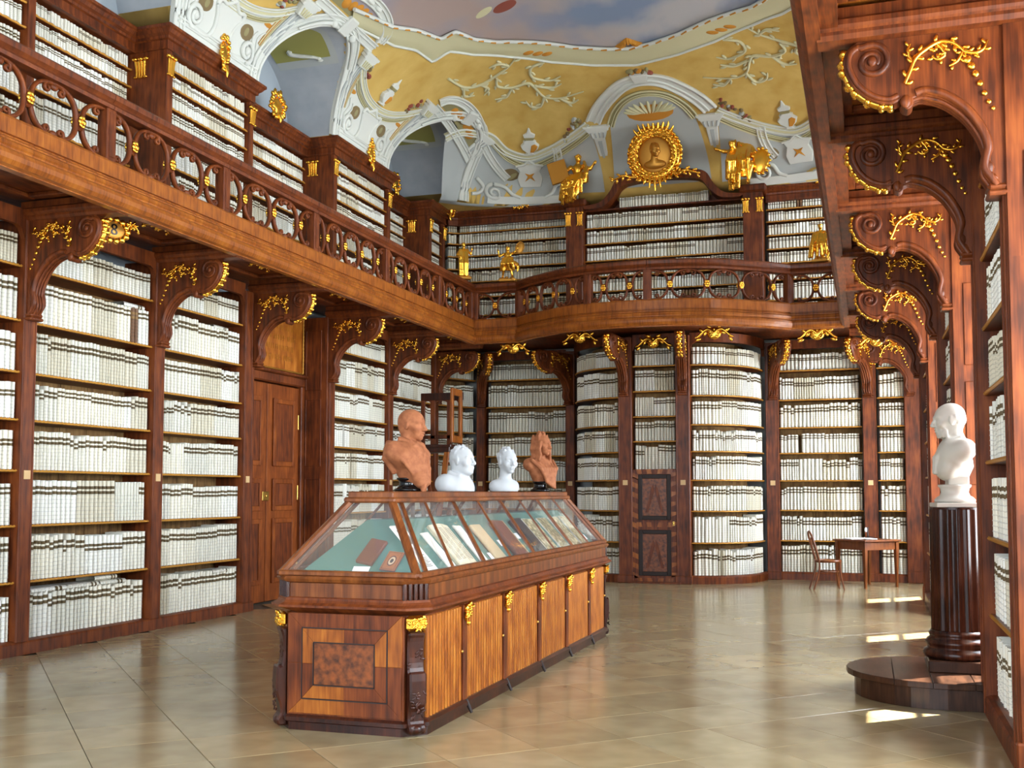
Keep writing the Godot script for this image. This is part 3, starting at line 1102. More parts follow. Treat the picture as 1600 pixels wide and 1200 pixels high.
func build_left_door() -> void:
	var x := -8.13
	# niche: two jambs, soffit
	var ni := group_of("trim_1")
	for a in [[-12.60, 1], [-14.70, -1]]:
		var mb := MB.new()
		mb.box(Vector3(-7.95, 2.1, a[0]), Vector3(0.48, 4.2, 0.05), Basis.IDENTITY, 0.006)
		var j := obj("jamb", mb, M.walnut, ni)
		if a[1] == -1:
			for r in [[0.3, 1.75], [1.95, 2.95], [3.1, 4.0]]:
				var fr := MB.new()
				var y: float = (r[0] + r[1]) / 2
				var hh: float = r[1] - r[0]
				for s in [-1, 1]:
					fr.box(Vector3(-7.94 + s * 0.125, y, a[0] + 0.03), Vector3(0.012, hh, 0.014), Basis.IDENTITY, 0.003)
					fr.box(Vector3(-7.94, y + s * hh / 2, a[0] + 0.03), Vector3(0.262, 0.012, 0.014), Basis.IDENTITY, 0.003)
				obj("panel_moulding", fr, M.walnut, j)
	var bk := MB.new()
	bk.box(Vector3(x - 0.16, 2.1, -13.65), Vector3(0.1, 4.2, 2.1))
	obj("niche_back", bk, M.walnut, ni)
	# the inscription panel over the door
	var t := thing("inscription_panel", "wooden panel with faded gilt lettering above the carved double door", "panel")
	var mb := MB.new()
	mb.box(Vector3(x - 0.02, 3.80, -13.65), Vector3(0.05, 0.92, 2.0), Basis.IDENTITY, 0.004)
	obj("board", mb, M.honey_wood, t)
	var bead := MB.new()
	for s in [-1, 1]:
		var pts := PackedVector3Array(); var rad := PackedFloat32Array()
		for k in 31:
			pts.append(Vector3(x + 0.02, 3.34 + 0.9 * k / 30.0, -13.65 - s * 1.0)); rad.append(0.016 if k % 2 else 0.011)
		bead.tube(pts, rad, 5)
	var pts2 := PackedVector3Array(); var rad2 := PackedFloat32Array()
	for k in 61:
		pts2.append(Vector3(x + 0.02, 3.34, -12.65 - 2.0 * k / 60.0)); rad2.append(0.016 if k % 2 else 0.011)
	bead.tube(pts2, rad2, 5)
	obj("beaded_border", bead, M.gilt_dull, t)
	# faded lines of letter-like gilt strokes, too worn to read
	for ln in 5:
		var st := MB.new()
		var z := -12.95
		while z > -14.40:
			var w := rng.randf_range(0.015, 0.045)
			if rng.randf() < 0.82:
				st.box(Vector3(x + 0.008, 4.12 - ln * 0.15 + rng.randf_range(-0.004, 0.004), z), Vector3(0.004, 0.075, 0.010))
				if rng.randf() < 0.5:
					st.box(Vector3(x + 0.008, 4.12 - ln * 0.15 + rng.randf_range(-0.03, 0.03), z - w * 0.5), Vector3(0.004, 0.010, w))
			z -= w + 0.022
		obj("worn_lettering", st, M.gilt_dull, t).set_meta("kind", "stuff")
	# the door
	var d := group_of("door_1")
	var fr := MB.new()
	for s in [-1, 1]:
		fr.box(Vector3(x, 1.6, -13.65 - s * 0.97), Vector3(0.10, 3.2, 0.10), Basis.IDENTITY, 0.012)
	fr.box(Vector3(x, 3.2, -13.65), Vector3(0.13, 0.14, 2.04), Basis.IDENTITY, 0.02)
	fr.box(Vector3(x + 0.03, 3.29, -13.65), Vector3(0.14, 0.05, 2.06), Basis.IDENTITY, 0.015)
	obj("door_frame", fr, M.walnut, d)
	var b := Basis(Vector3.UP, PI / 2)
	for s in [-1, 1]:
		var leaf := MB.new()
		var zc: float = -13.65 - s * 0.46
		leaf.box(Vector3(x - 0.02, 1.56, zc), Vector3(0.05, 3.10, 0.90), Basis.IDENTITY, 0.006)
		var lo := obj("door_leaf", leaf, M.amber_wood, d)
		framed(lo, "panel", Vector3(x + 0.006, 2.42, zc), 0.62, 0.98, b, M.amber_wood, M.walnut, 0.07, 0.03)
		framed(lo, "panel", Vector3(x + 0.006, 1.52, zc), 0.62, 0.46, b, M.amber_wood, M.walnut, 0.07, 0.03)
		framed(lo, "panel", Vector3(x + 0.006, 0.72, zc), 0.62, 0.92, b, M.amber_wood, M.walnut, 0.07, 0.03)
		var hg := MB.new()
		for y in [0.5, 1.55, 2.6]:
			hg.box(Vector3(x + 0.012, y, zc - s * 0.425), Vector3(0.02, 0.22, 0.02), Basis.IDENTITY, 0.005)
		obj("hinge", hg, M.brass, lo)
		if s == -1:
			pass
	var lk := MB.new()
	lk.box(Vector3(x + 0.02, 1.50, -13.60), Vector3(0.03, 0.13, 0.17), Basis.IDENTITY, 0.006)
	lk.ball(Vector3(x + 0.045, 1.50, -13.60), Vector3(0.012, 0.022, 0.022))
	obj("lock_plate", lk, M.brass, d)

func build_far_door() -> void:
	var z := -18.56
	var d := group_of("door_2")
	var leaf := MB.new()
	leaf.box(Vector3(-3.465, 0.98, z), Vector3(0.80, 1.93, 0.05), Basis.IDENTITY, 0.006)
	var lo := obj("door_leaf", leaf, M.walnut, d)
	var id := Basis.IDENTITY
	# herringbone border, two dark framed fields
	for y in [1.47, 0.52]:
		framed(lo, "dark_frame", Vector3(-3.465, y, z + 0.026), 0.56, 0.78, id, M.ebony, M.burl, 0.07, 0.016)
		var ch := MB.new()
		for s in [-1, 1]:
			ch.extrude(pv2([0.02 * s, 0.22, 0.06 * s, 0.14, 0.10 * s, -0.05, 0.16 * s, -0.26, 0.11 * s, -0.26, 0.05 * s, -0.05, 0.0, 0.12]), 0.006, Vector3(-3.465, y, z + 0.042))
		obj("inlaid_leaf", ch, M.walnut, lo)
	for k in 22:
		for s in [-1, 1]:
			var v := MB.new()
			var yy := 0.06 + k * 0.086
			v.extrude(PackedVector2Array([Vector2(-0.05, -0.043), Vector2(0.05, 0.0 if s > 0 else -0.086), Vector2(0.05, 0.043 if s > 0 else 0.0), Vector2(-0.05, 0.043)]), 0.006, Vector3(-3.465 + s * 0.335, clampf(yy, 0.1, 1.85), z + 0.028))
			obj("veneer_strip", v, [M.walnut, M.cherry][k % 2], lo)
	for y in [0.05, 1.0, 1.91]:
		for k in 7:
			var v := MB.new()
			var xx := -3.465 - 0.255 + k * 0.085
			v.extrude(PackedVector2Array([Vector2(-0.042, -0.04), Vector2(0.042, -0.04), Vector2(0.042 + (0.02 if k > 3 else -0.02), 0.04), Vector2(-0.042 + (0.02 if k > 3 else -0.02), 0.04)]), 0.006, Vector3(xx, y, z + 0.029))
			obj("veneer_strip", v, [M.cherry, M.walnut][k % 2], lo)
	var kn := MB.new()
	kn.ball(Vector3(-3.14, 1.02, z + 0.05), Vector3(0.02, 0.025, 0.03))
	kn.box(Vector3(-3.14, 1.02, z + 0.034), Vector3(0.035, 0.07, 0.006), id, 0.002)
	obj("knob", kn, M.brass, lo)
	var st := MB.new()
	st.box(Vector3(-3.465, 0.015, z + 0.04), Vector3(0.9, 0.03, 0.16), id, 0.005)
	obj("sill", st, M.walnut, d)

# ------------------------------------------------------------------ gallery
var far_curve := PackedVector2Array()

func make_far_curve() -> void:
	var half := pv2([2.33, -18.12, 2.05, -17.83, 1.71, -17.58, 1.30, -17.30, 0.95, -17.16, 0.45, -17.06, 0.0, -17.035])
	var l := PackedVector2Array()
	for p in half:
		l.append(Vector2(XC - p.x, p.y))
	for i in range(half.size() - 2, -1, -1):
		l.append(Vector2(XC + half[i].x, half[i].y))
	far_curve = spline2(l, 4)

func fascia_profile() -> PackedVector2Array:
	return pv2([-0.16, 4.24, -0.16, 4.62, 0.0, 4.62, 0.0, 4.485, 0.012, 4.475, 0.012, 4.455, 0.03, 4.44, 0.03, 4.425, 0.055, 4.405, 0.062, 4.375, 0.05, 4.36, 0.05, 4.345, 0.075, 4.325, 0.088, 4.29, 0.080, 4.25, 0.055, 4.215, 0.02, 4.20, 0.02, 4.19, -0.06, 4.19, -0.06, 4.24])

func build_gallery() -> void:
	make_far_curve()
	# --- decks with fascia
	var gl := thing("gallery_deck", "walnut gallery deck running along the left wall above the bookcases", "gallery")
	var mb := MB.new()
	mb.plan_sweep(fascia_profile(), PackedVector2Array([Vector2(-6.63, -2.0), Vector2(-6.63, -18.10)]))
	obj("fascia", mb, M.cherry, gl)
	mb = MB.new()
	mb.box(Vector3(-7.47, 4.44, -10.3), Vector3(1.5, 0.10, 17.0))
	obj("deck_boards", mb, M.walnut, gl)
	var gf := thing("gallery_deck", "bow-fronted walnut balcony deck across the far end", "gallery")
	var fp := PackedVector2Array([Vector2(-6.63, -18.12)])
	fp.append_array(far_curve)
	fp.append(Vector2(-0.30, -18.12))
	mb = MB.new()
	mb.plan_sweep(fascia_profile(), fp, true, false)
	obj("fascia", mb, M.cherry, gf)
	mb = MB.new()
	var poly := PackedVector2Array()
	for p in fp:
		poly.append(Vector2(p.x, -(p.y - 0.03)))
	poly.append(Vector2(-0.2, 20.3)); poly.append(Vector2(-7.7, 20.3)); poly.append(Vector2(-7.7, 18.2))
	mb.extrude(poly, 0.14, Vector3(0, 4.41, 0), Basis(Vector3.RIGHT, -PI / 2))
	obj("deck_boards", mb, M.walnut, gf)
	var gr := thing("gallery_deck", "walnut gallery deck overhead on the right, seen from below", "gallery")
	mb = MB.new()
	mb.plan_sweep(fascia_profile(), PackedVector2Array([Vector2(-0.27, -18.10), Vector2(-0.27, 1.0)]))
	obj("fascia", mb, M.walnut, gr)
	mb = MB.new()
	mb.box(Vector3(0.64, 4.44, -9.6), Vector3(1.85, 0.10, 21.5))
	obj("deck_boards", mb, M.cherry, gr)
	# cross beams, coffers
	var lz := [-6.40, -8.52, -10.56, -12.62, -14.78, -16.95, -19.02]
	for i in lz.size():
		beam(gl, Vector3(-7.20, 0, lz[i] if i < 6 else -18.6), 1.10, 0.0)
	for i in 5:
		soffit(gl, Vector3(-7.19, 4.37, (lz[i] + lz[i + 1]) / 2), 0.86, absf(lz[i] - lz[i + 1]) - 0.34)
	var rz := [-4.42, -6.55, -8.50, -10.60, -12.68, -14.80, -16.90, -19.0]
	for i in rz.size():
		beam(gr, Vector3(0.45, 0, rz[i]), 1.36, 0.0)
	for i in rz.size() - 1:
		soffit(gr, Vector3(0.30, 4.37, (rz[i] + rz[i + 1]) / 2), 0.90, absf(rz[i] - rz[i + 1]) - 0.36)
	# --- brackets
	var names_l := ["carved bracket with gilt spray at the far left picture edge", "carved bracket with gilt spray above the leftmost visible bookcase post, nearest on the left", "carved bracket with gilt spray, second along the left gallery", "carved bracket with gilt spray over the inscription panel", "carved bracket with gilt spray just beyond the dark door niche", "carved bracket with gilt spray above the library ladder", "shadowed bracket in the far left corner under the gallery"]
	var proto := make_bracket()
	for i in lz.size():
		var o := place_bracket(proto, i == 0, Vector3(XL, 0, lz[i]), 0.0, 1.0, names_l[i])
	var names_r := ["carved bracket at the top right picture corner, behind the viewer's side", "largest sunlit bracket with gilt spray at the top right", "dark bracket just behind the largest one on the right", "sunlit bracket above the marble bust on the right", "dark bracket, fourth along the right gallery", "sunlit bracket, fifth along the right gallery", "dark bracket, sixth along the right gallery"]
	for i in rz.size() - 1:
		place_bracket(proto, false, Vector3(XR, 0, rz[i] + (-0.06 if i % 2 else 0.06)), PI, 1.0, names_r[i])
	place_bracket(proto, false, Vector3(XR, 0, -19.93), PI, 1.0, "smallest sunlit bracket at the far right corner")
	var far := [[-7.16, -20.0, -1.05, 1.15, "twin-gilt bracket on the dark corner pilaster at the far left"], [-5.36, -20.04, -1.95, 1.3, "dark turned bracket left of the balcony, behind the far terracotta bust"], [-3.97, -18.52, -1.62, 1.35, "fluted bracket under the balcony, left of the small door"], [-2.97, -18.52, -1.45, 1.35, "fluted bracket under the balcony, right of the small door"], [-1.60, -20.02, -1.25, 1.3, "sunlit turned bracket at the right end of the balcony"], [0.065, -20.04, -1.9, 1.2, "bracket with gilt tip above the writing table"]]
	for a in far:
		place_bracket(proto, false, Vector3(a[0], 0, a[1]), a[2], a[3], a[4])
	# --- gilt pieces under the gallery
	var spots := [[-7.0, 4.33, -9.55, 0], [-7.0, 4.33, -11.6, 1], [-7.0, 4.33, -13.7, 1], [-7.0, 4.33, -15.85, 1], [-7.0, 4.33, -17.9, 1]]
	for i in spots.size():
		var t := thing("soffit_ornament", "gilt leaf ornament under the left gallery, %s from the left picture edge" % ["first", "second", "third", "fourth", "fifth"][i], "ornament", Vector3(spots[i][0], spots[i][1], spots[i][2]), 0.0, "gilt soffit ornaments")
		var g := MB.new()
		leaf_spray(g, Vector3.ZERO, Basis(Vector3.UP, PI / 2) * Basis(Vector3.RIGHT, PI / 2 * 0.8), 0.46, 0.13, 70 + i)
		obj("leaves", g, M.gilt, t)
	var t8 := thing("number_cartouche", "gilt cartouche bearing a black bookcase number, hanging from the left gallery", "cartouche", Vector3(-6.98, 4.12, -8.80))
	var cg := MB.new()
	var cb := Basis(Vector3.UP, PI / 2 - 0.35)
	cg.ball(Vector3.ZERO, Vector3(0.13, 0.085, 0.025), cb, 14, 8)
	obj("shield", cg, M.gilt_dull, t8)
	cg = MB.new()
	for k in 14:
		var a := TAU * k / 14
		cg.ball(cb * Vector3(cos(a) * 0.16, sin(a) * 0.11, 0.005), Vector3(0.034, 0.03, 0.022), cb * Basis(Vector3(0, 0, 1), a))
	leaf_spray(cg, cb * Vector3(-0.2, -0.03, 0), cb, 0.2, 0.1, 5)
	leaf_spray(cg, cb * Vector3(0.2, 0.06, 0), cb, 0.16, 0.1, 6)
	obj("leaf_border", cg, M.gilt, t8)
	var tm := TextMesh.new()
	tm.text = "8"
	tm.font_size = 12
	tm.pixel_size = 0.012
	tm.depth = 0.006
	var num := put_mesh("numeral", tm, M.black_gloss, t8)
	num.transform = Transform3D(cb, cb * Vector3(0, 0, 0.026))
	var ga := [[-5.95, 4.12, -18.35, "above the flat bookcase, left of the balcony"], [-4.62, 4.20, -17.95, "under the left bow of the balcony"], [-3.465, 4.14, -18.53, "over the shelves above the small far door"], [-2.30, 4.12, -17.62, "under the right bow of the balcony"], [-0.72, 4.12, -18.22, "under the balcony above the bentwood chair"], [0.2, 4.06, -18.9, "under the far right gallery corner"]]
	for i in ga.size():
		var t := thing("gilt_cartouche", "gilt leaf cartouche " + ga[i][3], "ornament", Vector3(ga[i][0], ga[i][1], ga[i][2]), 0.0, "gilt cartouches under the balcony")
		var g := MB.new()
		leaf_spray(g, Vector3.ZERO, Basis.IDENTITY, 0.62, 0.24, 90 + i)
		g.ball(Vector3.ZERO, Vector3(0.12, 0.10, 0.04))
		obj("leaves", g, M.gilt, t)
	# --- balustrades
	var bl := thing("balustrade", "openwork walnut balustrade of rings along the left gallery", "balustrade")
	var pz := [-4.2, -6.25, -8.28, -10.20, -12.25, -14.42, -16.50, -18.04]
	var cnt := [2, 2, 2, 2, 3, 3, 2]
	for i in pz.size():
		rail_post(bl, Vector2(-6.66, pz[i]), Vector2(0, -1))
	for i in cnt.size():
		rail_section(bl, PackedVector2Array([Vector2(-6.66, pz[i]), Vector2(-6.66, pz[i + 1])]), cnt[i])
	var bf := thing("balustrade", "bow-fronted openwork balustrade of the far balcony", "balustrade")
	var inner := PackedVector2Array()
	for i in far_curve.size():
		var d: Vector2 = (far_curve[mini(i + 1, far_curve.size() - 1)] - far_curve[maxi(i - 1, 0)]).normalized()
		inner.append(far_curve[i] - Vector2(-d.y, d.x) * 0.03)
	var L := path_len(inner)
	var stops := [0.0, L * 0.305, L * 0.47, L * 0.53, L * 0.695, L]
	stops = [0.0, L * 0.345, L * 0.535, L]
	var cn := [3, 1, 3]
	for i in stops.size():
		var a := along(inner, stops[i])
		rail_post(bf, a[0], a[1])
	for i in cn.size():
		rail_section(bf, refine(cut(inner, stops[i], stops[i + 1]), 0.16), cn[i])
	rail_section(bf, PackedVector2Array([Vector2(-6.66, -18.15), inner[0]]), 0)
	rail_section(bf, PackedVector2Array([inner[inner.size() - 1], Vector2(-0.30, -18.15)]), 0)
	rail_post(bf, Vector2(-6.60, -18.15), Vector2(1, 0))
	var br := thing("balustrade", "openwork balustrade along the right gallery, overhead", "balustrade")
	var pr := [-18.04, -16.5, -14.4, -12.3, -10.2, -8.2, -6.2, -4.1]
	for i in pr.size():
		rail_post(br, Vector2(-0.24, pr[i]), Vector2(0, 1))
	for i in pr.size() - 1:
		rail_section(br, PackedVector2Array([Vector2(-0.24, pr[i]), Vector2(-0.24, pr[i + 1])]), 2)

func beam(parent: Node, at: Vector3, l: float, turn: float) -> void:
	var mb := MB.new()
	# along x: a beam with a moulded lower edge
	var prof := pv2([-0.10, 4.36, 0.10, 4.36, 0.10, 4.30, 0.125, 4.28, 0.125, 4.25, 0.11, 4.235, 0.095, 4.225, 0.095, 4.205, 0.075, 4.18, -0.075, 4.18, -0.095, 4.205, -0.095, 4.225, -0.11, 4.235, -0.125, 4.25, -0.125, 4.28, -0.10, 4.30])
	mb.extrude(prof, l, at, Basis(Vector3.UP, PI / 2))
	obj("cross_beam", mb, M.walnut, parent)

func soffit(parent: Node, at: Vector3, wx: float, wz: float) -> void:
	var mb := MB.new()
	for s in [-1, 1]:
		mb.box(at + Vector3(s * (wx / 2 - 0.05), 0, 0), Vector3(0.10, 0.04, wz), Basis.IDENTITY, 0.008)
		mb.box(at + Vector3(0, 0, s * (wz / 2 - 0.05)), Vector3(wx - 0.2, 0.04, 0.10), Basis.IDENTITY, 0.008)
	obj("soffit_frame", mb, M.walnut, parent)

# ------------------------------------------------------------------ carved things
# a spray of leaves and curls about a middle, w wide and h high, in the basis' xy plane
func leaf_spray(mb: MB, at: Vector3, b: Basis, w: float, h: float, sd: int) -> void:
	var r := RandomNumberGenerator.new()
	r.seed = sd
	for s in [-1, 1]:
		var pts: Array = []
		for k in 6:
			var t := k / 5.0
			pts.append(at + b * Vector3(s * w * 0.5 * t, h * 0.28 * sin(t * PI * 1.5), 0.012))
		var sp := spline(pts, 3)
		mb.tube(sp, taper(h * 0.16, h * 0.05, sp.size()), 6)
		for k in 5:
			var t := (k + 0.6) / 5.5
			var c := at + b * Vector3(s * w * 0.5 * t, h * 0.28 * sin(t * PI * 1.5) + (h * 0.2 if k % 2 else -h * 0.2), 0.016)
			mb.ball(c, Vector3(h * 0.24, h * 0.11, 0.018), b * Basis(Vector3(0, 0, 1), s * r.randf_range(0.2, 1.3) * (1 if k % 2 else -1)), 6, 4)
	for k in 5:
		var a := TAU * k / 5 + 0.3
		mb.ball(at + b * Vector3(cos(a) * h * 0.26, sin(a) * h * 0.26, 0.022), Vector3(h * 0.17, h * 0.09, 0.016), b * Basis(Vector3(0, 0, 1), a), 6, 4)

# curls and leaves along a given line
func garland(mb: MB, pts: Array, r0: float, sd: int, b: Basis, leaf := 1.0) -> void:
	var r := RandomNumberGenerator.new()
	r.seed = sd
	var sp := spline(pts, 4)
	mb.tube(sp, taper(r0, r0 * 0.6, sp.size(), r0 * 1.2), 6)
	for i in range(1, sp.size() - 1, 2):
		var d := (sp[i + 1] - sp[i - 1]).normalized()
		var side := d.cross(b.z).normalized()
		var q := 1.0 if (i / 2) % 2 else -1.0
		mb.ball(sp[i] + side * q * r0 * 1.9, Vector3(r0 * 2.1, r0 * 0.9, r0 * 1.0) * leaf, Basis(d, side, d.cross(side)) * Basis(Vector3(0, 0, 1), q * r.randf_range(0.4, 1.1)), 6, 4)
		if r.randf() < 0.5:
			mb.ball(sp[i] + b.z * r0 * 0.6, Vector3.ONE * r0 * 1.15, Basis.IDENTITY, 6, 4)

func spiral(c: Vector2, r0: float, r1: float, a0: float, turns: float, cnt := 22) -> PackedVector2Array:
	var out := PackedVector2Array()
	for i in cnt:
		var t := float(i) / (cnt - 1)
		var a := a0 + turns * TAU * t
		out.append(c + Vector2(cos(a), sin(a)) * lerpf(r0, r1, t))
	return out

# local x outwards from the post, y up, z across; bracket foot at x = 0
func make_bracket() -> Node3D:
	var t := Node3D.new()
	t.name = "gallery_bracket"
	add_child(t)
	var low := spline2(pv2([0.055, 3.24, 0.085, 3.29, 0.115, 3.345, 0.105, 3.42, 0.095, 3.47, 0.125, 3.57, 0.20, 3.69, 0.31, 3.785, 0.42, 3.825, 0.475, 3.815]), 4)
	var hook := spline2(pv2([0.475, 3.815, 0.478, 3.775, 0.505, 3.755, 0.535, 3.775, 0.54, 3.815]), 3)
	var scr := spline2(pv2([0.54, 3.815, 0.60, 3.795, 0.70, 3.825, 0.79, 3.90, 0.845, 4.0, 0.855, 4.08, 0.835, 4.14, 0.79, 4.175]), 4)
	var poly := PackedVector2Array([Vector2(-0.03, 4.185), Vector2(-0.03, 3.24)])
	poly.append_array(low)
	for i in range(1, hook.size()): poly.append(hook[i])
	for i in range(1, scr.size()): poly.append(scr[i])
	poly.append(Vector2(0.78, 4.185))
	var mb := MB.new()
	mb.extrude(poly, 0.13, Vector3.ZERO, Basis.IDENTITY, 0.006)
	obj("body", mb, M.walnut, t)
	for s in [-1, 1]:
		# raised mouldings on the cheek: the arch roll, the big scroll
		var mo := MB.new()
		var roll := PackedVector3Array()
		for i in low.size():
			var p := low[i]
			roll.append(Vector3(p.x - 0.012, p.y + 0.028, s * 0.062))
		mo.tube(roll, taper(0.020, 0.026, roll.size(), 0.028), 6, false, 1.0, Vector3(0, 0, 1))
		var sc := PackedVector3Array()
		for i in scr.size():
			var d := (Vector2(0.69, 4.05) - scr[i]).normalized()
			sc.append(Vector3(scr[i].x + d.x * 0.03, scr[i].y + d.y * 0.03, s * 0.062))
		for p in spiral(Vector2(0.695, 4.055), 0.105, 0.03, 1.0, 1.45, 26):
			sc.append(Vector3(p.x, p.y, s * 0.064))
		mo.tube(sc, taper(0.018, 0.016, sc.size(), 0.024), 6, false, 1.0, Vector3(0, 0, 1))
		mo.ball(Vector3(0.695, 4.055, s * 0.07), Vector3(0.03, 0.03, 0.02))
		mo.ball(Vector3(0.515, 3.80, s * 0.062), Vector3(0.032, 0.04, 0.02))
		mo.ball(Vector3(0.09, 3.37, s * 0.062), Vector3(0.035, 0.045, 0.02))
		obj("cheek_moulding", mo, M.walnut, t)
		var g := MB.new()
		var bz := Basis.IDENTITY
		var z: float = s * 0.075
		garland(g, [Vector3(0.52, 3.90, z), Vector3(0.49, 3.97, z), Vector3(0.46, 4.04, z), Vector3(0.40, 4.09, z), Vector3(0.32, 4.125, z), Vector3(0.245, 4.10, z), Vector3(0.20, 4.05, z)], 0.013, 3, bz)
		garland(g, [Vector3(0.20, 4.05, z), Vector3(0.15, 4.035, z), Vector3(0.10, 4.05, z), Vector3(0.075, 4.10, z)], 0.011, 4, bz)
		garland(g, [Vector3(0.34, 4.11, z), Vector3(0.30, 4.05, z), Vector3(0.34, 4.02, z), Vector3(0.37, 4.045, z)], 0.010, 5, bz)
		garland(g, [Vector3(0.21, 4.05, z), Vector3(0.235, 4.0, z), Vector3(0.28, 3.975, z)], 0.009, 6, bz)
		garland(g, [Vector3(0.48, 4.03, z), Vector3(0.50, 4.09, z), Vector3(0.485, 4.13, z)], 0.010, 8, bz)
		for k in 7:
			var q := k / 6.0
			g.ball(Vector3(lerpf(0.185, 0.055, q), lerpf(4.0, 3.71, q) + 0.012 * sin(q * 6.0), z), Vector3(0.024, 0.021, 0.014) * lerpf(1.15, 0.6, q), Basis(Vector3(0, 0, 1), 0.8 + k), 6, 4)
		obj("gilt_spray", g, M.gilt, t)
	# gilt drops on the face of the scroll, ribbed front of the arch, capital at its foot
	var gd := MB.new()
	for k in 8:
		var q := k / 7.0
		var p := scr[int(lerpf(scr.size() - 6, 4, q))]
		var d := (p - Vector2(0.69, 4.05)).normalized()
		gd.ball(Vector3(p.x + d.x * 0.008, p.y + d.y * 0.008, 0.02 * (1 if k % 2 else -1)), Vector3(0.03, 0.026, 0.034) * lerpf(1.2, 0.75, q), Basis.IDENTITY, 6, 4)
		gd.ball(Vector3(p.x + d.x * 0.008, p.y + d.y * 0.008, -0.03 * (1 if k % 2 else -1)), Vector3(0.02, 0.02, 0.024), Basis.IDENTITY, 6, 4)
	var stem := PackedVector3Array()
	for i in range(4, scr.size() - 5):
		stem.append(Vector3(scr[i].x, scr[i].y, 0))
	gd.tube(stem, PackedFloat32Array([0.02]), 6, false, 1.6, Vector3(0, 0, 1))
	obj("gilt_drops", gd, M.gilt, t)
	var fr := MB.new()
	for s in [-0.036, 0.0, 0.036]:
		var rp := PackedVector3Array()
		for p in low:
			rp.append(Vector3(p.x + 0.004, p.y - 0.004, s))
		fr.tube(rp, taper(0.014, 0.017, rp.size()), 5, false, 1.0, Vector3(0, 0, 1))
	obj("ribbed_face", fr, M.walnut, t)
	var cp := MB.new()
	cp.box(Vector3(0.03, 3.225, 0), Vector3(0.13, 0.03, 0.17), Basis.IDENTITY, 0.01)
	cp.box(Vector3(0.02, 3.26, 0), Vector3(0.15, 0.04, 0.16), Basis.IDENTITY, 0.016)
	cp.ball(Vector3(0.06, 3.31, 0), Vector3(0.05, 0.05, 0.08))
	obj("capital", cp, M.walnut, t)
	return t

func place_bracket(proto: Node3D, first: bool, at: Vector3, turn: float, sc: float, label: String) -> Node3D:
	var o: Node3D = proto
	if not first:
		o = proto.duplicate()
		add_child(o)
	o.name = numbered("gallery_bracket")
	o.position = at
	o.rotation = Vector3(0, turn, 0)
	o.scale = Vector3(sc, 1, 1)
	tag(o, label, "bracket", "carved gallery brackets")
	return o

# ------------------------------------------------------------------ balustrade
func rail_post(parent: Node, at: Vector2, dir: Vector2) -> void:
	var b := Basis(Vector3(dir.x, 0, dir.y), Vector3.UP, Vector3(dir.x, 0, dir.y).cross(Vector3.UP))
	var nrm := Vector2(-dir.y, dir.x)
	var mb := MB.new()
	mb.box(Vector3(at.x, 4.83, at.y), Vector3(0.13, 0.72, 0.12), b, 0.01)
	var o := obj("post", mb, M.walnut, parent)
	var f := MB.new()
	var q := at + nrm * 0.062
	f.box(Vector3(q.x, 4.86, q.y), Vector3(0.075, 0.42, 0.012), b, 0.004)
	obj("raised_field", f, M.walnut, o)

func rail_section(parent: Node, p: PackedVector2Array, full: int) -> void:
	var rail := MB.new()
	rail.plan_sweep(pv2([-0.075, 5.10, -0.085, 5.13, -0.06, 5.16, -0.09, 5.19, -0.095, 5.235, -0.06, 5.265, 0.0, 5.275, 0.06, 5.265, 0.095, 5.235, 0.09, 5.19, 0.06, 5.16, 0.085, 5.13, 0.075, 5.10]), cut(p, 0.003, path_len(p) - 0.003), true, p.size() > 2)
	obj("handrail", rail, M.walnut, parent)
	var pl := MB.new()
	pl.plan_sweep(pv2([-0.07, 4.47, -0.07, 4.60, -0.055, 4.625, 0.055, 4.625, 0.07, 4.60, 0.07, 4.47]), p, true, false)
	obj("base_rail", pl, M.cherry, parent)
	var L := path_len(p)
	var gaps := full + 1
	var step := (L - 0.13) / gaps
	var rx := step / 2 - 0.035
	for i in range(0, full + 2):
		var s := 0.065 + step * i
		var halfmode := 0
		if i == 0:
			halfmode = 1
		elif i == full + 1:
			halfmode = -1
		s = clampf(s, 0.066, L - 0.066)
		var a := along(p, s)
		var d: Vector2 = a[1]
		var mid: float = s
		var b := Basis(Vector3(d.x, 0, d.y), Vector3.UP, Vector3(d.x, 0, d.y).cross(Vector3.UP))
		var mb := ring_mesh(rx, 0.236, halfmode)
		var o := put_mesh("ring", mb, M.walnut, parent)
		o.transform = Transform3D(b, Vector3(a[0].x, 4.86, a[0].y))
		if i <= full:
			var c := along(p, s + step / 2)
			var cd: Vector2 = c[1]
			var cb := Basis(Vector3(cd.x, 0, cd.y), Vector3.UP, Vector3(cd.x, 0, cd.y).cross(Vector3.UP))
			var ro := put_mesh("rosette", rosette_mesh(), M.gilt, parent)
			ro.transform = Transform3D(cb, Vector3(c[0].x, 4.86, c[0].y))
			var bl := put_mesh("link_block", link_mesh(), M.walnut, parent)
			bl.transform = ro.transform

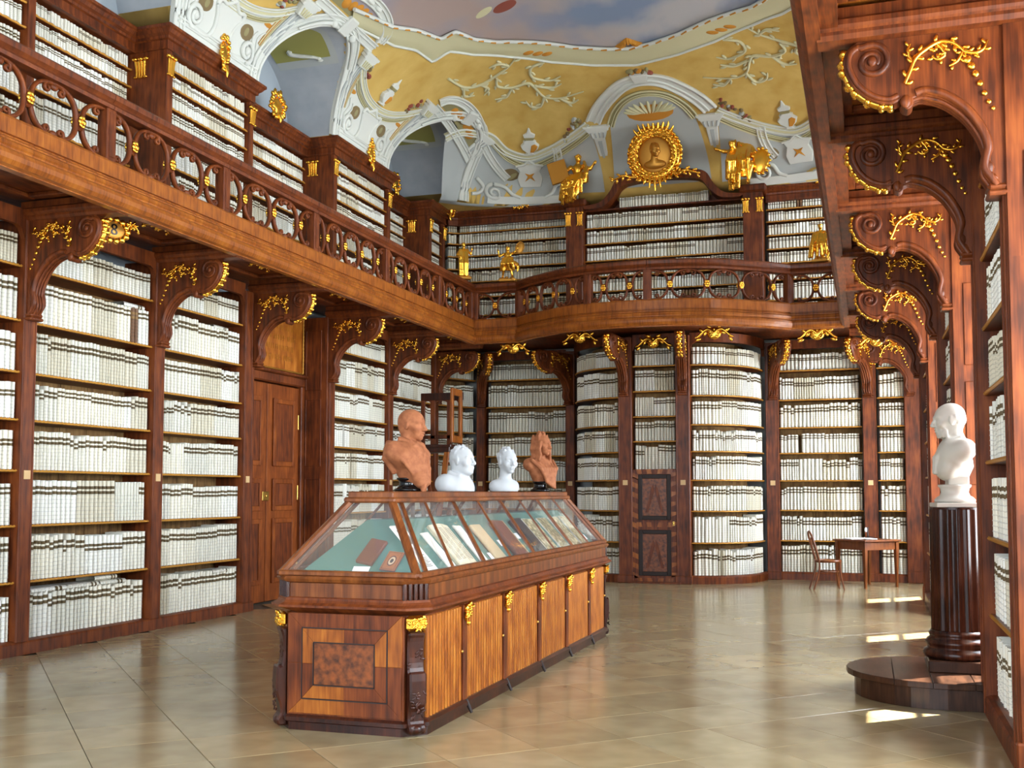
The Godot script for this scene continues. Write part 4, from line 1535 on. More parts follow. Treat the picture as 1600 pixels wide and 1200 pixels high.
var ring_cache := {}
func ring_mesh(rx: float, ry: float, halfmode: int) -> Mesh:
	var key := "%.2f_%d" % [rx, halfmode]
	if ring_cache.has(key):
		return ring_cache[key]
	var mb := MB.new()
	var pts := PackedVector3Array()
	var cnt := 28
	var a0 := 0.0; var a1 := TAU
	if halfmode == 1:
		a0 = -PI / 2; a1 = PI / 2
	elif halfmode == -1:
		a0 = PI / 2; a1 = PI * 1.5
	for k in (cnt if halfmode == 0 else cnt / 2 + 1):
		var t := float(k) / (cnt if halfmode == 0 else cnt / 2)
		var a := lerpf(a0, a1, t)
		var c := cos(a); var s := sin(a)
		pts.append(Vector3(signf(c) * pow(absf(c), 0.85) * rx, signf(s) * pow(absf(s), 0.85) * ry, 0))
	mb.tube(pts, PackedFloat32Array([0.021]), 6, halfmode == 0, 1.5, Vector3(0, 0, 1))
	# small volutes at the top and bottom
	for sy in [-1, 1]:
		for sx in [-1, 1]:
			if halfmode != 0 and sx != halfmode:
				continue
			var sp := spiral(Vector2(sx * rx * 0.30, sy * (ry - 0.055)), 0.042, 0.012, PI / 2 * sy, -1.1 * sx * sy, 12)
			var q := PackedVector3Array()
			for p in sp:
				q.append(Vector3(p.x, p.y, 0))
			mb.tube(q, taper(0.016, 0.012, q.size()), 5, false, 1.6, Vector3(0, 0, 1))
		if halfmode == 0:
			mb.ball(Vector3(0, sy * (ry - 0.03), 0), Vector3(0.05, 0.03, 0.028))
	var m := mb.mesh()
	ring_cache[key] = m
	return m

func rosette_mesh() -> Mesh:
	if ring_cache.has("rosette"):
		return ring_cache["rosette"]
	var mb := MB.new()
	for z in [-0.042, 0.042]:
		for k in 6:
			var a := TAU * k / 6
			mb.ball(Vector3(cos(a) * 0.028, sin(a) * 0.042, z), Vector3(0.022, 0.026, 0.016), Basis(Vector3(0, 0, 1), a), 6, 4)
		mb.ball(Vector3(0, 0, z * 1.15), Vector3(0.018, 0.022, 0.016), Basis.IDENTITY, 6, 4)
	mb.box(Vector3.ZERO, Vector3(0.05, 0.06, 0.085), Basis.IDENTITY, 0.008)
	ring_cache["rosette"] = mb.mesh()
	return ring_cache["rosette"]

func link_mesh() -> Mesh:
	if ring_cache.has("link"):
		return ring_cache["link"]
	var mb := MB.new()
	mb.box(Vector3.ZERO, Vector3(0.085, 0.15, 0.06), Basis.IDENTITY, 0.015)
	ring_cache["link"] = mb.mesh()
	return ring_cache["link"]

# ------------------------------------------------------------------ books
# unit book: spine at z = 0, x -0.5..0.5, y 0..1, back to z = -1; kind sets the title labels
func book_mesh(kind: int) -> ArrayMesh:
	var mb := MB.new()
	mb.colored = true
	var cream := Color(0.87, 0.865, 0.785)
	var cord := Color(0.70, 0.70, 0.645)
	var label := Color(0.12, 0.08, 0.028)
	var gold := Color(0.42, 0.29, 0.10)
	if kind == 4:
		cream = Color(0.17, 0.085, 0.04); cord = Color(0.11, 0.055, 0.03); label = Color(0.26, 0.15, 0.05); gold = Color(0.45, 0.31, 0.10)
	var spans := []   # [y0, y1, colour, proud]
	var marks := []
	if kind == 0 or kind == 4:
		marks = [[0.675, 0.748], [0.795, 0.868]]
	elif kind == 1:
		marks = [[0.60, 0.67], [0.71, 0.78]]
	elif kind == 2:
		marks = [[0.74, 0.80], [0.86, 0.92]]
	var cuts := []
	for m in marks:
		cuts.append([m[0], m[1], label, 0.002])
	for i in 7:
		var y := 0.09 + i * 0.093
		var ok := true
		for m in marks:
			if y > m[0] - 0.02 and y < m[1] + 0.015:
				ok = false
		if ok:
			cuts.append([y, y + 0.011, cord, 0.016])
	cuts.sort_custom(func(a, b): return a[0] < b[0])
	var y := 0.0
	for c in cuts:
		spans.append([y, c[0], cream, 0.0])
		spans.append(c)
		y = c[1]
	spans.append([y, 1.0, cream, 0.0])
	var xs := [-0.5, -0.34, 0.0, 0.34, 0.5]
	var zs := [-0.085, -0.022, 0.0, -0.022, -0.085]
	var ns := [Vector3(-0.92, 0, 0.4), Vector3(-0.5, 0, 0.86), Vector3(0, 0, 1), Vector3(0.5, 0, 0.86), Vector3(0.92, 0, 0.4)]
	for s in spans:
		mb.col = s[2]
		for i in 4:
			var a := Vector3(xs[i], s[0], zs[i] + s[3]); var b := Vector3(xs[i + 1], s[0], zs[i + 1] + s[3])
			var c := Vector3(xs[i + 1], s[1], zs[i + 1] + s[3]); var d := Vector3(xs[i], s[1], zs[i] + s[3])
			mb.stri(a, c, b, ns[i], ns[i + 1], ns[i + 1])
			mb.stri(a, d, c, ns[i], ns[i], ns[i + 1])
			if s[3] > 0.01:
				mb.quad(a, b, Vector3(b.x, b.y - 0.004, zs[i + 1]), Vector3(a.x, a.y - 0.004, zs[i]))
				mb.quad(c, d, Vector3(d.x, d.y + 0.004, zs[i]), Vector3(c.x, c.y + 0.004, zs[i + 1]))
	mb.col = cream
	for s in [-1, 1]:
		var a := Vector3(0.5 * s, 0, -0.085); var b := Vector3(0.5 * s, 0, -1); var c := Vector3(0.5 * s, 1, -1); var d := Vector3(0.5 * s, 1, -0.085)
		if s > 0: mb.quad(a, d, c, b)
		else: mb.quad(a, b, c, d)
	mb.col = Color(0.55, 0.50, 0.41)
	mb.quad(Vector3(-0.44, 0.982, -0.07), Vector3(-0.44, 0.982, -0.97), Vector3(0.44, 0.982, -0.97), Vector3(0.44, 0.982, -0.07))
	mb.col = cream
	for s in [-1, 1]:
		mb.quad(Vector3(0.5 * s, 1, -0.085), Vector3(0.5 * s, 1, -1), Vector3(0.44 * s, 1, -1), Vector3(0.44 * s, 1, -0.07))
	for i in 4:
		mb.quad(Vector3(xs[i], 1, zs[i]), Vector3(xs[i], 1, zs[i] - 0.03), Vector3(xs[i + 1], 1, zs[i + 1] - 0.03), Vector3(xs[i + 1], 1, zs[i + 1]))
	mb.quad(Vector3(-0.5, 0, -1), Vector3(0.5, 0, -1), Vector3(0.5, 1, -1), Vector3(-0.5, 1, -1))
	return mb.mesh()

func ordinal(k: int) -> String:
	var w := ["first", "second", "third", "fourth", "fifth", "sixth", "seventh", "eighth", "ninth", "tenth", "eleventh", "twelfth"]
	if k <= 12:
		return w[k - 1]
	if k % 10 == 1 and k != 11: return "%dst" % k
	if k % 10 == 2 and k != 12: return "%dnd" % k
	if k % 10 == 3 and k != 13: return "%drd" % k
	return "%dth" % k

func build_books() -> void:
	var r := RandomNumberGenerator.new()
	r.seed = 77
	var meshes := []
	for k in 5:
		meshes.append(book_mesh(k))
	var tints := []
	for c in [Color(1, 1, 1), Color(0.965, 0.955, 0.93), Color(0.93, 0.925, 0.90), Color(1.0, 0.985, 0.95), Color(0.89, 0.865, 0.81)]:
		var m: StandardMaterial3D = M.vellum.duplicate()
		m.albedo_color = c
		tints.append(m)
	var stuff := {}
	for k in 5:
		stuff[k] = {"t": [], "c": []}
	var singles := 0
	var fill_far_rows := []
	for row in rows:
		var where: String = row.where
		var p: PackedVector2Array = row.p
		var L := path_len(p) - 0.02
		var s := 0.012
		var up := where.begins_with("up")
		var single_row: bool = where == "left_1" or (where == "right_0" and row.row <= 1)
		var room: float = row.room
		var k := 0
		var left_in_set := 0
		var w := 0.06; var h := room * 0.8; var kind := 0; var tint := 0
		var base_h := room * r.randf_range(0.78, 0.86)
		if up:
			base_h = room * r.randf_range(0.82, 0.92)
		var row_kind := r.randi() % 3
		if not up and r.randf() < 0.6:
			row_kind = 0
		while s < L - 0.025:
			if left_in_set <= 0:
				left_in_set = r.randi_range(2, 9)
				w = r.randf_range(0.042, 0.070) * (0.92 if up else 1.0)
				if where.begins_with("right") or where.begins_with("left"):
					w *= 1.06
				h = clampf(base_h * r.randf_range(0.95, 1.05), 0.1, room - 0.01)
				kind = row_kind if r.randf() < 0.84 else [0, 1, 2, 2, 0, 3][r.randi() % 6]
				tint = r.randi() % 4 if r.randf() < 0.85 else 4
				if where == "up_left" and row.row >= 6 and r.randf() < 0.5:
					kind = 3
				if (where == "up_far" and row.row == 7 and r.randf() < 0.15) or r.randf() < 0.003:
					kind = 4
			left_in_set -= 1
			var bw := w * r.randf_range(0.90, 1.10)
			if s + bw > L:
				bw = L - s
				if bw < 0.03:
					break
			var a := along(p, s + bw / 2 + 0.01)
			var d: Vector2 = a[1]
			var nrm := Vector2(-d.y, d.x)
			var at: Vector2 = a[0] - nrm * (0.058 + r.randf_range(0.0, 0.012))
			var bh := h * r.randf_range(0.985, 1.015)
			if r.randf() < 0.05:
				bh *= r.randf_range(0.86, 0.95)
			var dep := minf(0.25, row.depth - 0.08)
			var lean := r.randf_range(-0.012, 0.012)
			if left_in_set == 0 and r.randf() < 0.05:
				lean = r.randf_range(0.03, 0.06)
				bw *= 0.9
			var b := Basis(Vector3(d.x, 0, d.y), Vector3.UP, Vector3(d.x, 0, d.y).cross(Vector3.UP)) * Basis(Vector3(0, 0, 1), lean)
			b = b * Basis.from_scale(Vector3(bw * 0.97, bh, dep))
			var t := Transform3D(b, Vector3(at.x, row.y + 0.0015 + absf(lean) * bw * 0.5, at.y))
			k += 1
			var gap := r.randf() < 0.004
			if not gap:
				if single_row and singles < 296:
					singles += 1
					var o := put_mesh("book", meshes[kind], tints[tint])
					o.transform = t
					var lab := ""
					if where == "left_1":
						lab = "%s vellum book, %s from the left, %s shelf up, far-left bookcase" % [["white", "cream", "pale grey", "ivory", "yellowed"][tint], ordinal(k), ordinal(row.row + 1)]
					else:
						lab = "%s vellum book, %s from the left, %s shelf up, nearest right-hand bookcase" % [["white", "cream", "pale grey", "ivory", "yellowed"][tint], ordinal(k), ordinal(row.row + 1)]
					tag(o, lab, "book", "vellum books, %s shelf up, %s" % [ordinal(row.row + 1), "far-left bookcase" if where == "left_1" else "nearest right-hand bookcase"])
				else:
					stuff[kind].t.append(t)
					var c: Color = [Color(1, 1, 1), Color(0.92, 0.90, 0.85), Color(0.85, 0.84, 0.80), Color(1.0, 0.97, 0.90), Color(0.78, 0.73, 0.62)][tint]
					stuff[kind].c.append(c)
			s += bw
	# books lying on top of the rows
	var lying := [[-7.78, 0.555, -8.95, 0.50, "far left of a flat pile on the lowest row"], [-7.78, 0.555, -9.46, 0.46, "second of the flat books on the lowest row"], [-7.78, 0.555, -9.92, 0.42, "third of the flat books on the lowest row"], [-7.78, 0.613, -9.80, 0.36, "on top of the flat books of the lowest row"], [-7.78, 3.605, -10.18, 0.36, "flat over the second row from the top, far-left bookcase"], [-7.78, 0.530, -11.98, 0.34, "flat over the lowest row beside the carved door"], [-7.78, 3.605, -11.90, 0.32, "flat over the second row from the top beside the door"]]
	for i in lying.size():
		var a: Array = lying[i]
		var o := put_mesh("book", meshes[2 if i % 2 else 0], tints[i % 4])
		# spine outwards, length along the wall
		var b := Basis(Vector3(0, 1, 0), Vector3(0, 0, -1), Vector3(1, 0, 0)) * Basis.from_scale(Vector3(0.055, a[3], 0.24))
		o.transform = Transform3D(b, Vector3(a[0] + 0.02, a[1] + 0.028, a[2] + a[3] / 2))
		tag(o, "white vellum book lying " + a[4], "book", "books lying flat on the rows")
	var st := Node3D.new()
	st.name = numbered("shelved_books")
	add_child(st)
	tag(st, "rows of cream vellum books filling all the other shelves of the library", "books", "", "stuff")
	for k in 5:
		var n: int = stuff[k].t.size()
		if n == 0:
			continue
		var mm := MultiMesh.new()
		mm.transform_format = MultiMesh.TRANSFORM_3D
		mm.use_colors = true
		mm.mesh = meshes[k]
		mm.instance_count = n
		for i in n:
			mm.set_instance_transform(i, stuff[k].t[i])
			mm.set_instance_color(i, stuff[k].c[i])
		var mi := MultiMeshInstance3D.new()
		mi.name = ["two_label_books", "low_label_books", "high_label_books", "plain_books", "brown_books"][k]
		mi.multimesh = mm
		mi.material_override = M.vellum
		mi.set_meta("kind", "stuff")
		st.add_child(mi)

# ------------------------------------------------------------------ smooth bodies: capsules and ellipsoids joined by a smooth minimum, meshed as surface nets
class Prim:
	var kind := 0
	var a := Vector3.ZERO
	var b := Vector3.ZERO
	var ra := 0.0
	var rb := 0.0
	var r := Vector3.ONE
	var inv := Basis.IDENTITY
	var k := 0.02
	var sub := false
	var c := Vector3.ZERO
	var R := 0.0

class Body:
	var prims: Array[Prim] = []
	var k := 0.02
	var rough := 0.0
	var rough_f := 60.0
	var floor_y := -1e6

	func cap(a: Vector3, b: Vector3, ra: float, rb := -1.0, kk := -1.0) -> void:
		var q := Prim.new()
		q.a = a; q.b = b; q.ra = ra; q.rb = ra if rb < 0 else rb
		q.k = k if kk < 0 else kk
		q.c = (a + b) / 2
		q.R = a.distance_to(b) / 2 + maxf(q.ra, q.rb)
		prims.append(q)

	func ell(c: Vector3, r: Vector3, bas := Basis.IDENTITY, kk := -1.0) -> void:
		var q := Prim.new()
		q.kind = 1; q.a = c; q.r = r; q.inv = bas.inverse()
		q.k = k if kk < 0 else kk
		q.c = c
		q.R = maxf(r.x, maxf(r.y, r.z))
		prims.append(q)

	func sub_ell(c: Vector3, r: Vector3, bas := Basis.IDENTITY, kk := 0.008) -> void:
		ell(c, r, bas, kk)
		prims[prims.size() - 1].sub = true

	func chain(pts: Array, ra: float, rb: float, kk := -1.0) -> void:
		for i in pts.size() - 1:
			cap(pts[i], pts[i + 1], lerpf(ra, rb, float(i) / (pts.size() - 1)), lerpf(ra, rb, float(i + 1) / (pts.size() - 1)), kk)

	func dist(p: Vector3) -> float:
		return dist_of(p, prims)

	func dist_of(p: Vector3, list: Array[Prim]) -> float:
		var d := 10.0
		for q in list:
			var lb := p.distance_to(q.c) - q.R
			if q.sub:
				if lb > q.k + 0.01:
					continue
			elif lb > d + q.k:
				continue
			var e: float
			if q.kind == 0:
				var pa := p - q.a
				var ba := q.b - q.a
				var h := clampf(pa.dot(ba) / maxf(ba.length_squared(), 1e-9), 0.0, 1.0)
				e = (pa - ba * h).length() - lerpf(q.ra, q.rb, h)
			else:
				var l := q.inv * (p - q.a)
				var s := Vector3(l.x / q.r.x, l.y / q.r.y, l.z / q.r.z)
				var k0 := s.length()
				var g := Vector3(s.x / q.r.x, s.y / q.r.y, s.z / q.r.z)
				var k1 := g.length()
				e = k0 * (k0 - 1.0) / maxf(k1, 1e-6)
			if q.sub:
				var hh := clampf(0.5 - 0.5 * (d + e) / q.k, 0.0, 1.0)
				d = lerpf(d, -e, hh) + q.k * hh * (1.0 - hh)
			else:
				var hh := clampf(0.5 + 0.5 * (e - d) / q.k, 0.0, 1.0)
				d = lerpf(e, d, hh) - q.k * hh * (1.0 - hh)
		if rough > 0.0:
			d += rough * (sin(p.x * rough_f) * sin(p.y * rough_f * 1.1 + p.x * 9.0) * sin(p.z * rough_f * 0.9 + 1.0))
		if floor_y > -1e5:
			d = maxf(d, floor_y - p.y)
		return d

	func mesh_into(mb: MB, cell: float, xf := Transform3D.IDENTITY) -> void:
		var lo := Vector3(1e6, 1e6, 1e6)
		var hi := -lo
		for q in prims:
			if q.sub:
				continue
			lo = lo.min(q.c - Vector3.ONE * q.R)
			hi = hi.max(q.c + Vector3.ONE * q.R)
		if floor_y > -1e5:
			lo.y = maxf(lo.y, floor_y)
		lo -= Vector3.ONE * cell * 2.0
		var n := Vector3i(((hi - lo) / cell).ceil()) + Vector3i(3, 3, 3)
		n = Vector3i((n.x + 3) / 4 * 4 + 1, (n.y + 3) / 4 * 4 + 1, (n.z + 3) / 4 * 4 + 1)
		var sy := n.x
		var sz := n.x * n.y
		var val := PackedFloat32Array()
		val.resize(n.x * n.y * n.z)
		val.fill(1e3)
		var reach := cell * 4.0 * 0.87 * 1.9 + 0.01
		# blocks of four cells near the surface
		var blocks: Array[Vector3i] = []
		for bz in n.z / 4:
			for by in n.y / 4:
				for bx in n.x / 4:
					var c := lo + (Vector3(bx, by, bz) * 4.0 + Vector3(2, 2, 2)) * cell
					if absf(dist(c)) > reach:
						continue
					blocks.append(Vector3i(bx, by, bz) * 4)
					var near: Array[Prim] = []
					for q in prims:
						if c.distance_to(q.c) - q.R < reach + cell * 3.5 + q.k:
							near.append(q)
					for z in range(bz * 4, bz * 4 + 5):
						for y in range(by * 4, by * 4 + 5):
							for x in range(bx * 4, bx * 4 + 5):
								var id := x + y * sy + z * sz
								if val[id] > 900.0:
									val[id] = dist_of(lo + Vector3(x, y, z) * cell, near)
		var vid := PackedInt32Array()
		vid.resize(n.x * n.y * n.z)
		vid.fill(-1)
		var V := PackedVector3Array()
		var cells: Array[Vector3i] = []
		for o in blocks:
			for z in range(o.z, mini(o.z + 4, n.z - 1)):
				for y in range(o.y, mini(o.y + 4, n.y - 1)):
					for x in range(o.x, mini(o.x + 4, n.x - 1)):
						var id := x + y * sy + z * sz
						var g := [val[id], val[id + 1], val[id + sy], val[id + sy + 1], val[id + sz], val[id + sz + 1], val[id + sz + sy], val[id + sz + sy + 1]]
						var neg := 0
						for i in 8:
							if g[i] < 0.0:
								neg += 1
						if neg == 0 or neg == 8:
							continue
						var acc := Vector3.ZERO
						var cnt := 0
						for e in EDGES:
							var g0: float = g[e[0]]; var g1: float = g[e[1]]
							if (g0 < 0.0) == (g1 < 0.0):
								continue
							var t := g0 / (g0 - g1)
							acc += (CORNERS[e[0]] as Vector3).lerp(CORNERS[e[1]], t)
							cnt += 1
						vid[id] = V.size()
						V.append(lo + (Vector3(x, y, z) + acc / cnt) * cell)
						cells.append(Vector3i(x, y, z))
		var N := PackedVector3Array()
		N.resize(V.size())
		var quads := PackedInt32Array()
		for c in cells:
			var id := c.x + c.y * sy + c.z * sz
			for ax in 3:
				var st: int = [1, sy, sz][ax]
				var u: int = [sy, sz, 1][ax]
				var w: int = [sz, 1, sy][ax]
				if c[(ax + 1) % 3] == 0 or c[(ax + 2) % 3] == 0:
					continue
				var s0 := val[id] < 0.0
				var s1 := val[id + st] < 0.0
				if s0 == s1:
					continue
				var q := [vid[id], vid[id - u], vid[id - u - w], vid[id - w]]
				if q[0] < 0 or q[1] < 0 or q[2] < 0 or q[3] < 0:
					continue
				if s0:
					q.reverse()
				quads.append_array(PackedInt32Array(q))
				var m := (V[q[2]] - V[q[0]]).cross(V[q[1]] - V[q[3]])
				for i in 4:
					N[q[i]] += m
		for i in N.size():
			N[i] = (xf.basis * N[i]).normalized()
			V[i] = xf * V[i]
		for i in range(0, quads.size(), 4):
			var a := quads[i]; var b := quads[i + 1]; var c := quads[i + 2]; var d := quads[i + 3]
			mb.stri(V[a], V[b], V[c], N[a], N[b], N[c])
			mb.stri(V[a], V[c], V[d], N[a], N[c], N[d])

	const CORNERS := [Vector3(0, 0, 0), Vector3(1, 0, 0), Vector3(0, 1, 0), Vector3(1, 1, 0), Vector3(0, 0, 1), Vector3(1, 0, 1), Vector3(0, 1, 1), Vector3(1, 1, 1)]
	const EDGES := [[0, 1], [2, 3], [4, 5], [6, 7], [0, 2], [1, 3], [4, 6], [5, 7], [0, 4], [1, 5], [2, 6], [3, 7]]

# a head that looks along +z, its middle (eye height) at c; s = 1 is life size (0.23 m)
func add_head(bd: Body, c: Vector3, s: float, turn: Basis, style := 0) -> void:
	var P := func(x: float, y: float, z: float) -> Vector3: return c + turn * (Vector3(x, y, z) * s)
	bd.ell(P.call(0, 0.030, -0.018), Vector3(0.078, 0.092, 0.102) * s, turn, 0.03 * s)
	bd.ell(P.call(0, -0.022, -0.052), Vector3(0.062, 0.062, 0.055) * s, turn, 0.03 * s)
	bd.ell(P.call(0, 0.0, 0.025), Vector3(0.064, 0.085, 0.066) * s, turn, 0.03 * s)
	bd.ell(P.call(0, -0.055, 0.035), Vector3(0.050, 0.055, 0.055) * s, turn, 0.025 * s)
	bd.ell(P.call(0, -0.098, 0.066), Vector3(0.024, 0.020, 0.022) * s, turn, 0.02 * s)
	for x in [-1, 1]:
		bd.cap(P.call(0.006 * x, 0.022, 0.090), P.call(0.050 * x, 0.020, 0.070), 0.011 * s, 0.010 * s, 0.012 * s)
		bd.ell(P.call(0.045 * x, -0.030, 0.058), Vector3(0.026, 0.026, 0.024) * s, turn, 0.02 * s)
		bd.sub_ell(P.call(0.033 * x, 0.001, 0.096), Vector3(0.019, 0.012, 0.018) * s, turn, 0.010 * s)
		bd.ell(P.call(0.033 * x, 0.000, 0.073), Vector3(0.015, 0.011, 0.013) * s, turn, 0.003 * s)
		bd.ell(P.call(0.078 * x, -0.008, -0.008), Vector3(0.010, 0.033, 0.021) * s, turn * Basis(Vector3.UP, x * 0.35), 0.008 * s)
		bd.ell(P.call(0.013 * x, -0.040, 0.098), Vector3(0.010, 0.009, 0.012) * s, turn, 0.006 * s)
	bd.cap(P.call(0, 0.018, 0.086), P.call(0, -0.034, 0.113), 0.010 * s, 0.014 * s, 0.010 * s)
	bd.ell(P.call(0, -0.063, 0.090), Vector3(0.026, 0.008, 0.012) * s, turn, 0.006 * s)
	bd.ell(P.call(0, -0.077, 0.087), Vector3(0.022, 0.009, 0.012) * s, turn, 0.006 * s)
	bd.sub_ell(P.call(0, -0.070, 0.103), Vector3(0.026, 0.0028, 0.012) * s, turn, 0.003 * s)
	var r := RandomNumberGenerator.new()
	r.seed = 40 + style
	if style == 1 or style == 2:
		# short wavy hair: locks laid over the skull
		for k in 64:
			var a := r.randf_range(-PI, PI)
			var e := r.randf_range(-0.35, 1.35)
			var dir := Vector3(sin(a) * cos(e), sin(e), cos(a) * cos(e))
			if dir.z > 0.45 and dir.y < (0.72 if style == 2 else 0.86):
				continue
			var q: Vector3 = P.call(dir.x * 0.074, 0.030 + dir.y * 0.087, -0.018 + dir.z * 0.097)
			bd.ell(q, Vector3(0.014, 0.026, 0.011) * s * (1.1 if style == 2 else 0.85), turn * Basis(Vector3.UP, a) * Basis(Vector3(1, 0, 0), r.randf_range(-0.6, 0.6)) * Basis(Vector3(0, 0, 1), r.randf_range(-0.8, 0.8)), 0.006 * s)
	elif style == 3:
		# long hair falling in waves to the shoulders
		for k in 40:
			var a := r.randf_range(-PI, PI)
			var e := r.randf_range(-0.1, 1.4)
			var dir := Vector3(sin(a) * cos(e), sin(e), cos(a) * cos(e))
			if dir.z > 0.35 and dir.y < 0.75:
				continue
			bd.ell(P.call(dir.x * 0.082, 0.036 + dir.y * 0.088, -0.02 + dir.z * 0.10), Vector3(0.014, 0.034, 0.015) * s, turn * Basis(Vector3.UP, a) * Basis(Vector3(1, 0, 0), 0.25), 0.008 * s)
		for x in [-1, 1]:
			for k in 5:
				var z := 0.035 - k * 0.026
				bd.chain([P.call(0.078 * x, 0.02, z), P.call(0.094 * x, -0.05, z - 0.006), P.call(0.084 * x, -0.11, z + 0.004), P.call(0.10 * x, -0.17, z)], 0.020 * s, 0.015 * s, 0.006 * s)
	elif style == 4:
		# fringe of hair round a bald crown, full beard
		for k in 16:
			var a := PI + (k - 7.5) * 0.22
			bd.ell(P.call(sin(a) * 0.074, -0.006 + 0.012 * (k % 2), -0.025 + cos(a) * 0.084), Vector3(0.016, 0.028, 0.014) * s, turn * Basis(Vector3.UP, a), 0.008 * s)
		for k in 14:
			var a := (k - 6.5) * 0.21
			bd.ell(P.call(sin(a) * 0.062, -0.088 - 0.012 * (k % 2), 0.018 + cos(a) * 0.055), Vector3(0.013, 0.030, 0.014) * s, turn * Basis(Vector3.UP, a), 0.007 * s)

func add_neck(bd: Body, c: Vector3, s: float, base: Vector3) -> void:
	bd.cap(c + Vector3(0, -0.065, -0.028) * s, base, 0.054 * s, 0.064 * s, 0.03 * s)

# ------------------------------------------------------------------ display case
const CX := -3.24

func build_case() -> void:
	var x0 := -3.77; var x1 := -2.71
	var z0 := -6.44; var z1 := -11.72
	var t := thing("display_case", "long walnut display case with sloping glass and gilt-topped pilasters in mid-room", "display case")
	# octagonal outline: rectangle with cut corners, counter-clockwise seen so that outwards is right of the way
	var ring := func(g: float, c: float) -> PackedVector2Array:
		return pv2([x0 - g, z0 - c + g, x0 - g, z1 + c - g, x0 - g + c, z1 - g, x1 + g - c, z1 - g, x1 + g, z1 + c - g, x1 + g, z0 - c + g, x1 + g - c, z0 + g, x0 - g + c, z0 + g, x0 - g, z0 - c + g])
	var sweep_ring := func(prof: Array, c: float) -> MB:
		var mb := MB.new()
		var pr := pv2(prof)
		var o: PackedVector2Array = ring.call(0.0, c)
		var rows_: Array = []
		for q in pr:
			var rr: PackedVector2Array = ring.call(q.x, c)
			var row := PackedVector3Array()
			for p in rr:
				row.append(Vector3(p.x, q.y, p.y))
			rows_.append(row)
		for i in rows_.size() - 1:
			for j in rows_[0].size() - 1:
				mb.quad(rows_[i][j], rows_[i][j + 1], rows_[i + 1][j + 1], rows_[i + 1][j])
		return mb
	obj("plinth", sweep_ring.call([-0.06, 0.0, 0.0, 0.0, 0.0, 0.05, 0.02, 0.06, 0.02, 0.085, 0.0, 0.10, -0.03, 0.105], 0.13), M.dark_wood, t)
	obj("carcase", sweep_ring.call([-0.035, 0.06, -0.035, 0.80], 0.14), M.walnut, t)
	obj("waist_moulding", sweep_ring.call([-0.04, 0.755, -0.02, 0.765, 0.02, 0.785, 0.055, 0.80, 0.055, 0.815, 0.03, 0.83, 0.02, 0.845, 0.02, 0.86, 0.0, 0.865], 0.13), M.walnut, t)
	obj("tray_frieze", sweep_ring.call([0.0, 0.862, 0.0, 0.955, 0.022, 0.965, 0.032, 0.985, 0.02, 1.0, -0.03, 1.005, -0.06, 1.0], 0.13), M.case_wood, t)
	# reeded corner blocks of the frieze
	for sx in [0, 1]:
		for sz in [0, 1]:
			var mb := MB.new()
			var cx: float = [x0, x1][sx]; var cz: float = [z0, z1][sz]
			var dx := 1.0 if sx == 1 else -1.0; var dz := 1.0 if sz == 0 else -1.0
			for k in 5:
				var f := (k + 0.5) / 5.0
				var p := Vector3(cx - dx * 0.13 * f, 0, cz - dz * 0.13 * (1 - f)) + Vector3(dx, 0, dz).normalized() * 0.012
				mb.tube(PackedVector3Array([p + Vector3(0, 0.80, 0), p + Vector3(0, 0.84, 0), p + Vector3(0, 0.975, 0), p + Vector3(0, 0.99, 0)]), PackedFloat32Array([0.019, 0.017, 0.017, 0.012]), 8)
			obj("reeded_corner", mb, M.case_polish, t)
	# near and far end panels with mitred veneer frames
	for e in 2:
		var z := z0 - 0.02 if e == 0 else z1 + 0.02
		var b := Basis.IDENTITY if e == 0 else Basis(Vector3.UP, PI)
		var mb := MB.new()
		mb.box(Vector3(CX, 0.425, z), Vector3(0.84, 0.66, 0.03), Basis.IDENTITY, 0.004)
		var pn := obj("end_panel", mb, M.walnut, t)
		var mitre := func(w: float, h: float, w2: float, h2: float, zz: float, mats: Array, called: String) -> void:
			var q := [[-w, h, 0, h, 0, h2, -w2, h2], [0, h, w, h, w2, h2, 0, h2], [-w, -h, -w2, -h2, 0, -h2, 0, -h], [0, -h, 0, -h2, w2, -h2, w, -h], [-w, h, -w2, h2, -w2, 0, -w, 0], [-w, 0, -w2, 0, -w2, -h2, -w, -h], [w, h, w, 0, w2, 0, w2, h2], [w, 0, w, -h, w2, -h2, w2, 0]]
			for i in 8:
				var v := MB.new()
				v.extrude(pv2(q[i]), 0.012, Vector3(CX, 0.435, z) + b * Vector3(0, 0, zz), b, 0.002)
				obj(called, v, mats[i % mats.size()], pn)
		mitre.call(0.405, 0.325, 0.30, 0.225, 0.017, [M.walnut, M.walnut, M.cherry, M.walnut], "veneer_frame")
		mitre.call(0.30, 0.225, 0.215, 0.135, 0.024, [M.cherry, M.walnut], "veneer_frame")
		var f := MB.new()
		f.box(Vector3(CX, 0.435, z) + b * Vector3(0, 0, 0.026), Vector3(0.43, 0.27, 0.012), b, 0.003)
		obj("burl_field", f, M.burl, pn)
		for a in [[0.305, 0.23, 0.026], [0.218, 0.138, 0.033]]:
			var s := MB.new()
			for k in [-1, 1]:
				s.box(Vector3(CX, 0.435, z) + b * Vector3(k * a[0], 0, a[2]), Vector3(0.007, a[1] * 2, 0.006), b)
				s.box(Vector3(CX, 0.435, z) + b * Vector3(0, k * a[1], a[2]), Vector3(a[0] * 2, 0.007, 0.006), b)
			obj("stringing", s, M.ebony, pn)
	# long sides: pilaster strips with gilt tops, reeded doors between
	var strips := [-7.27, -8.17, -9.11, -10.02, -10.90]
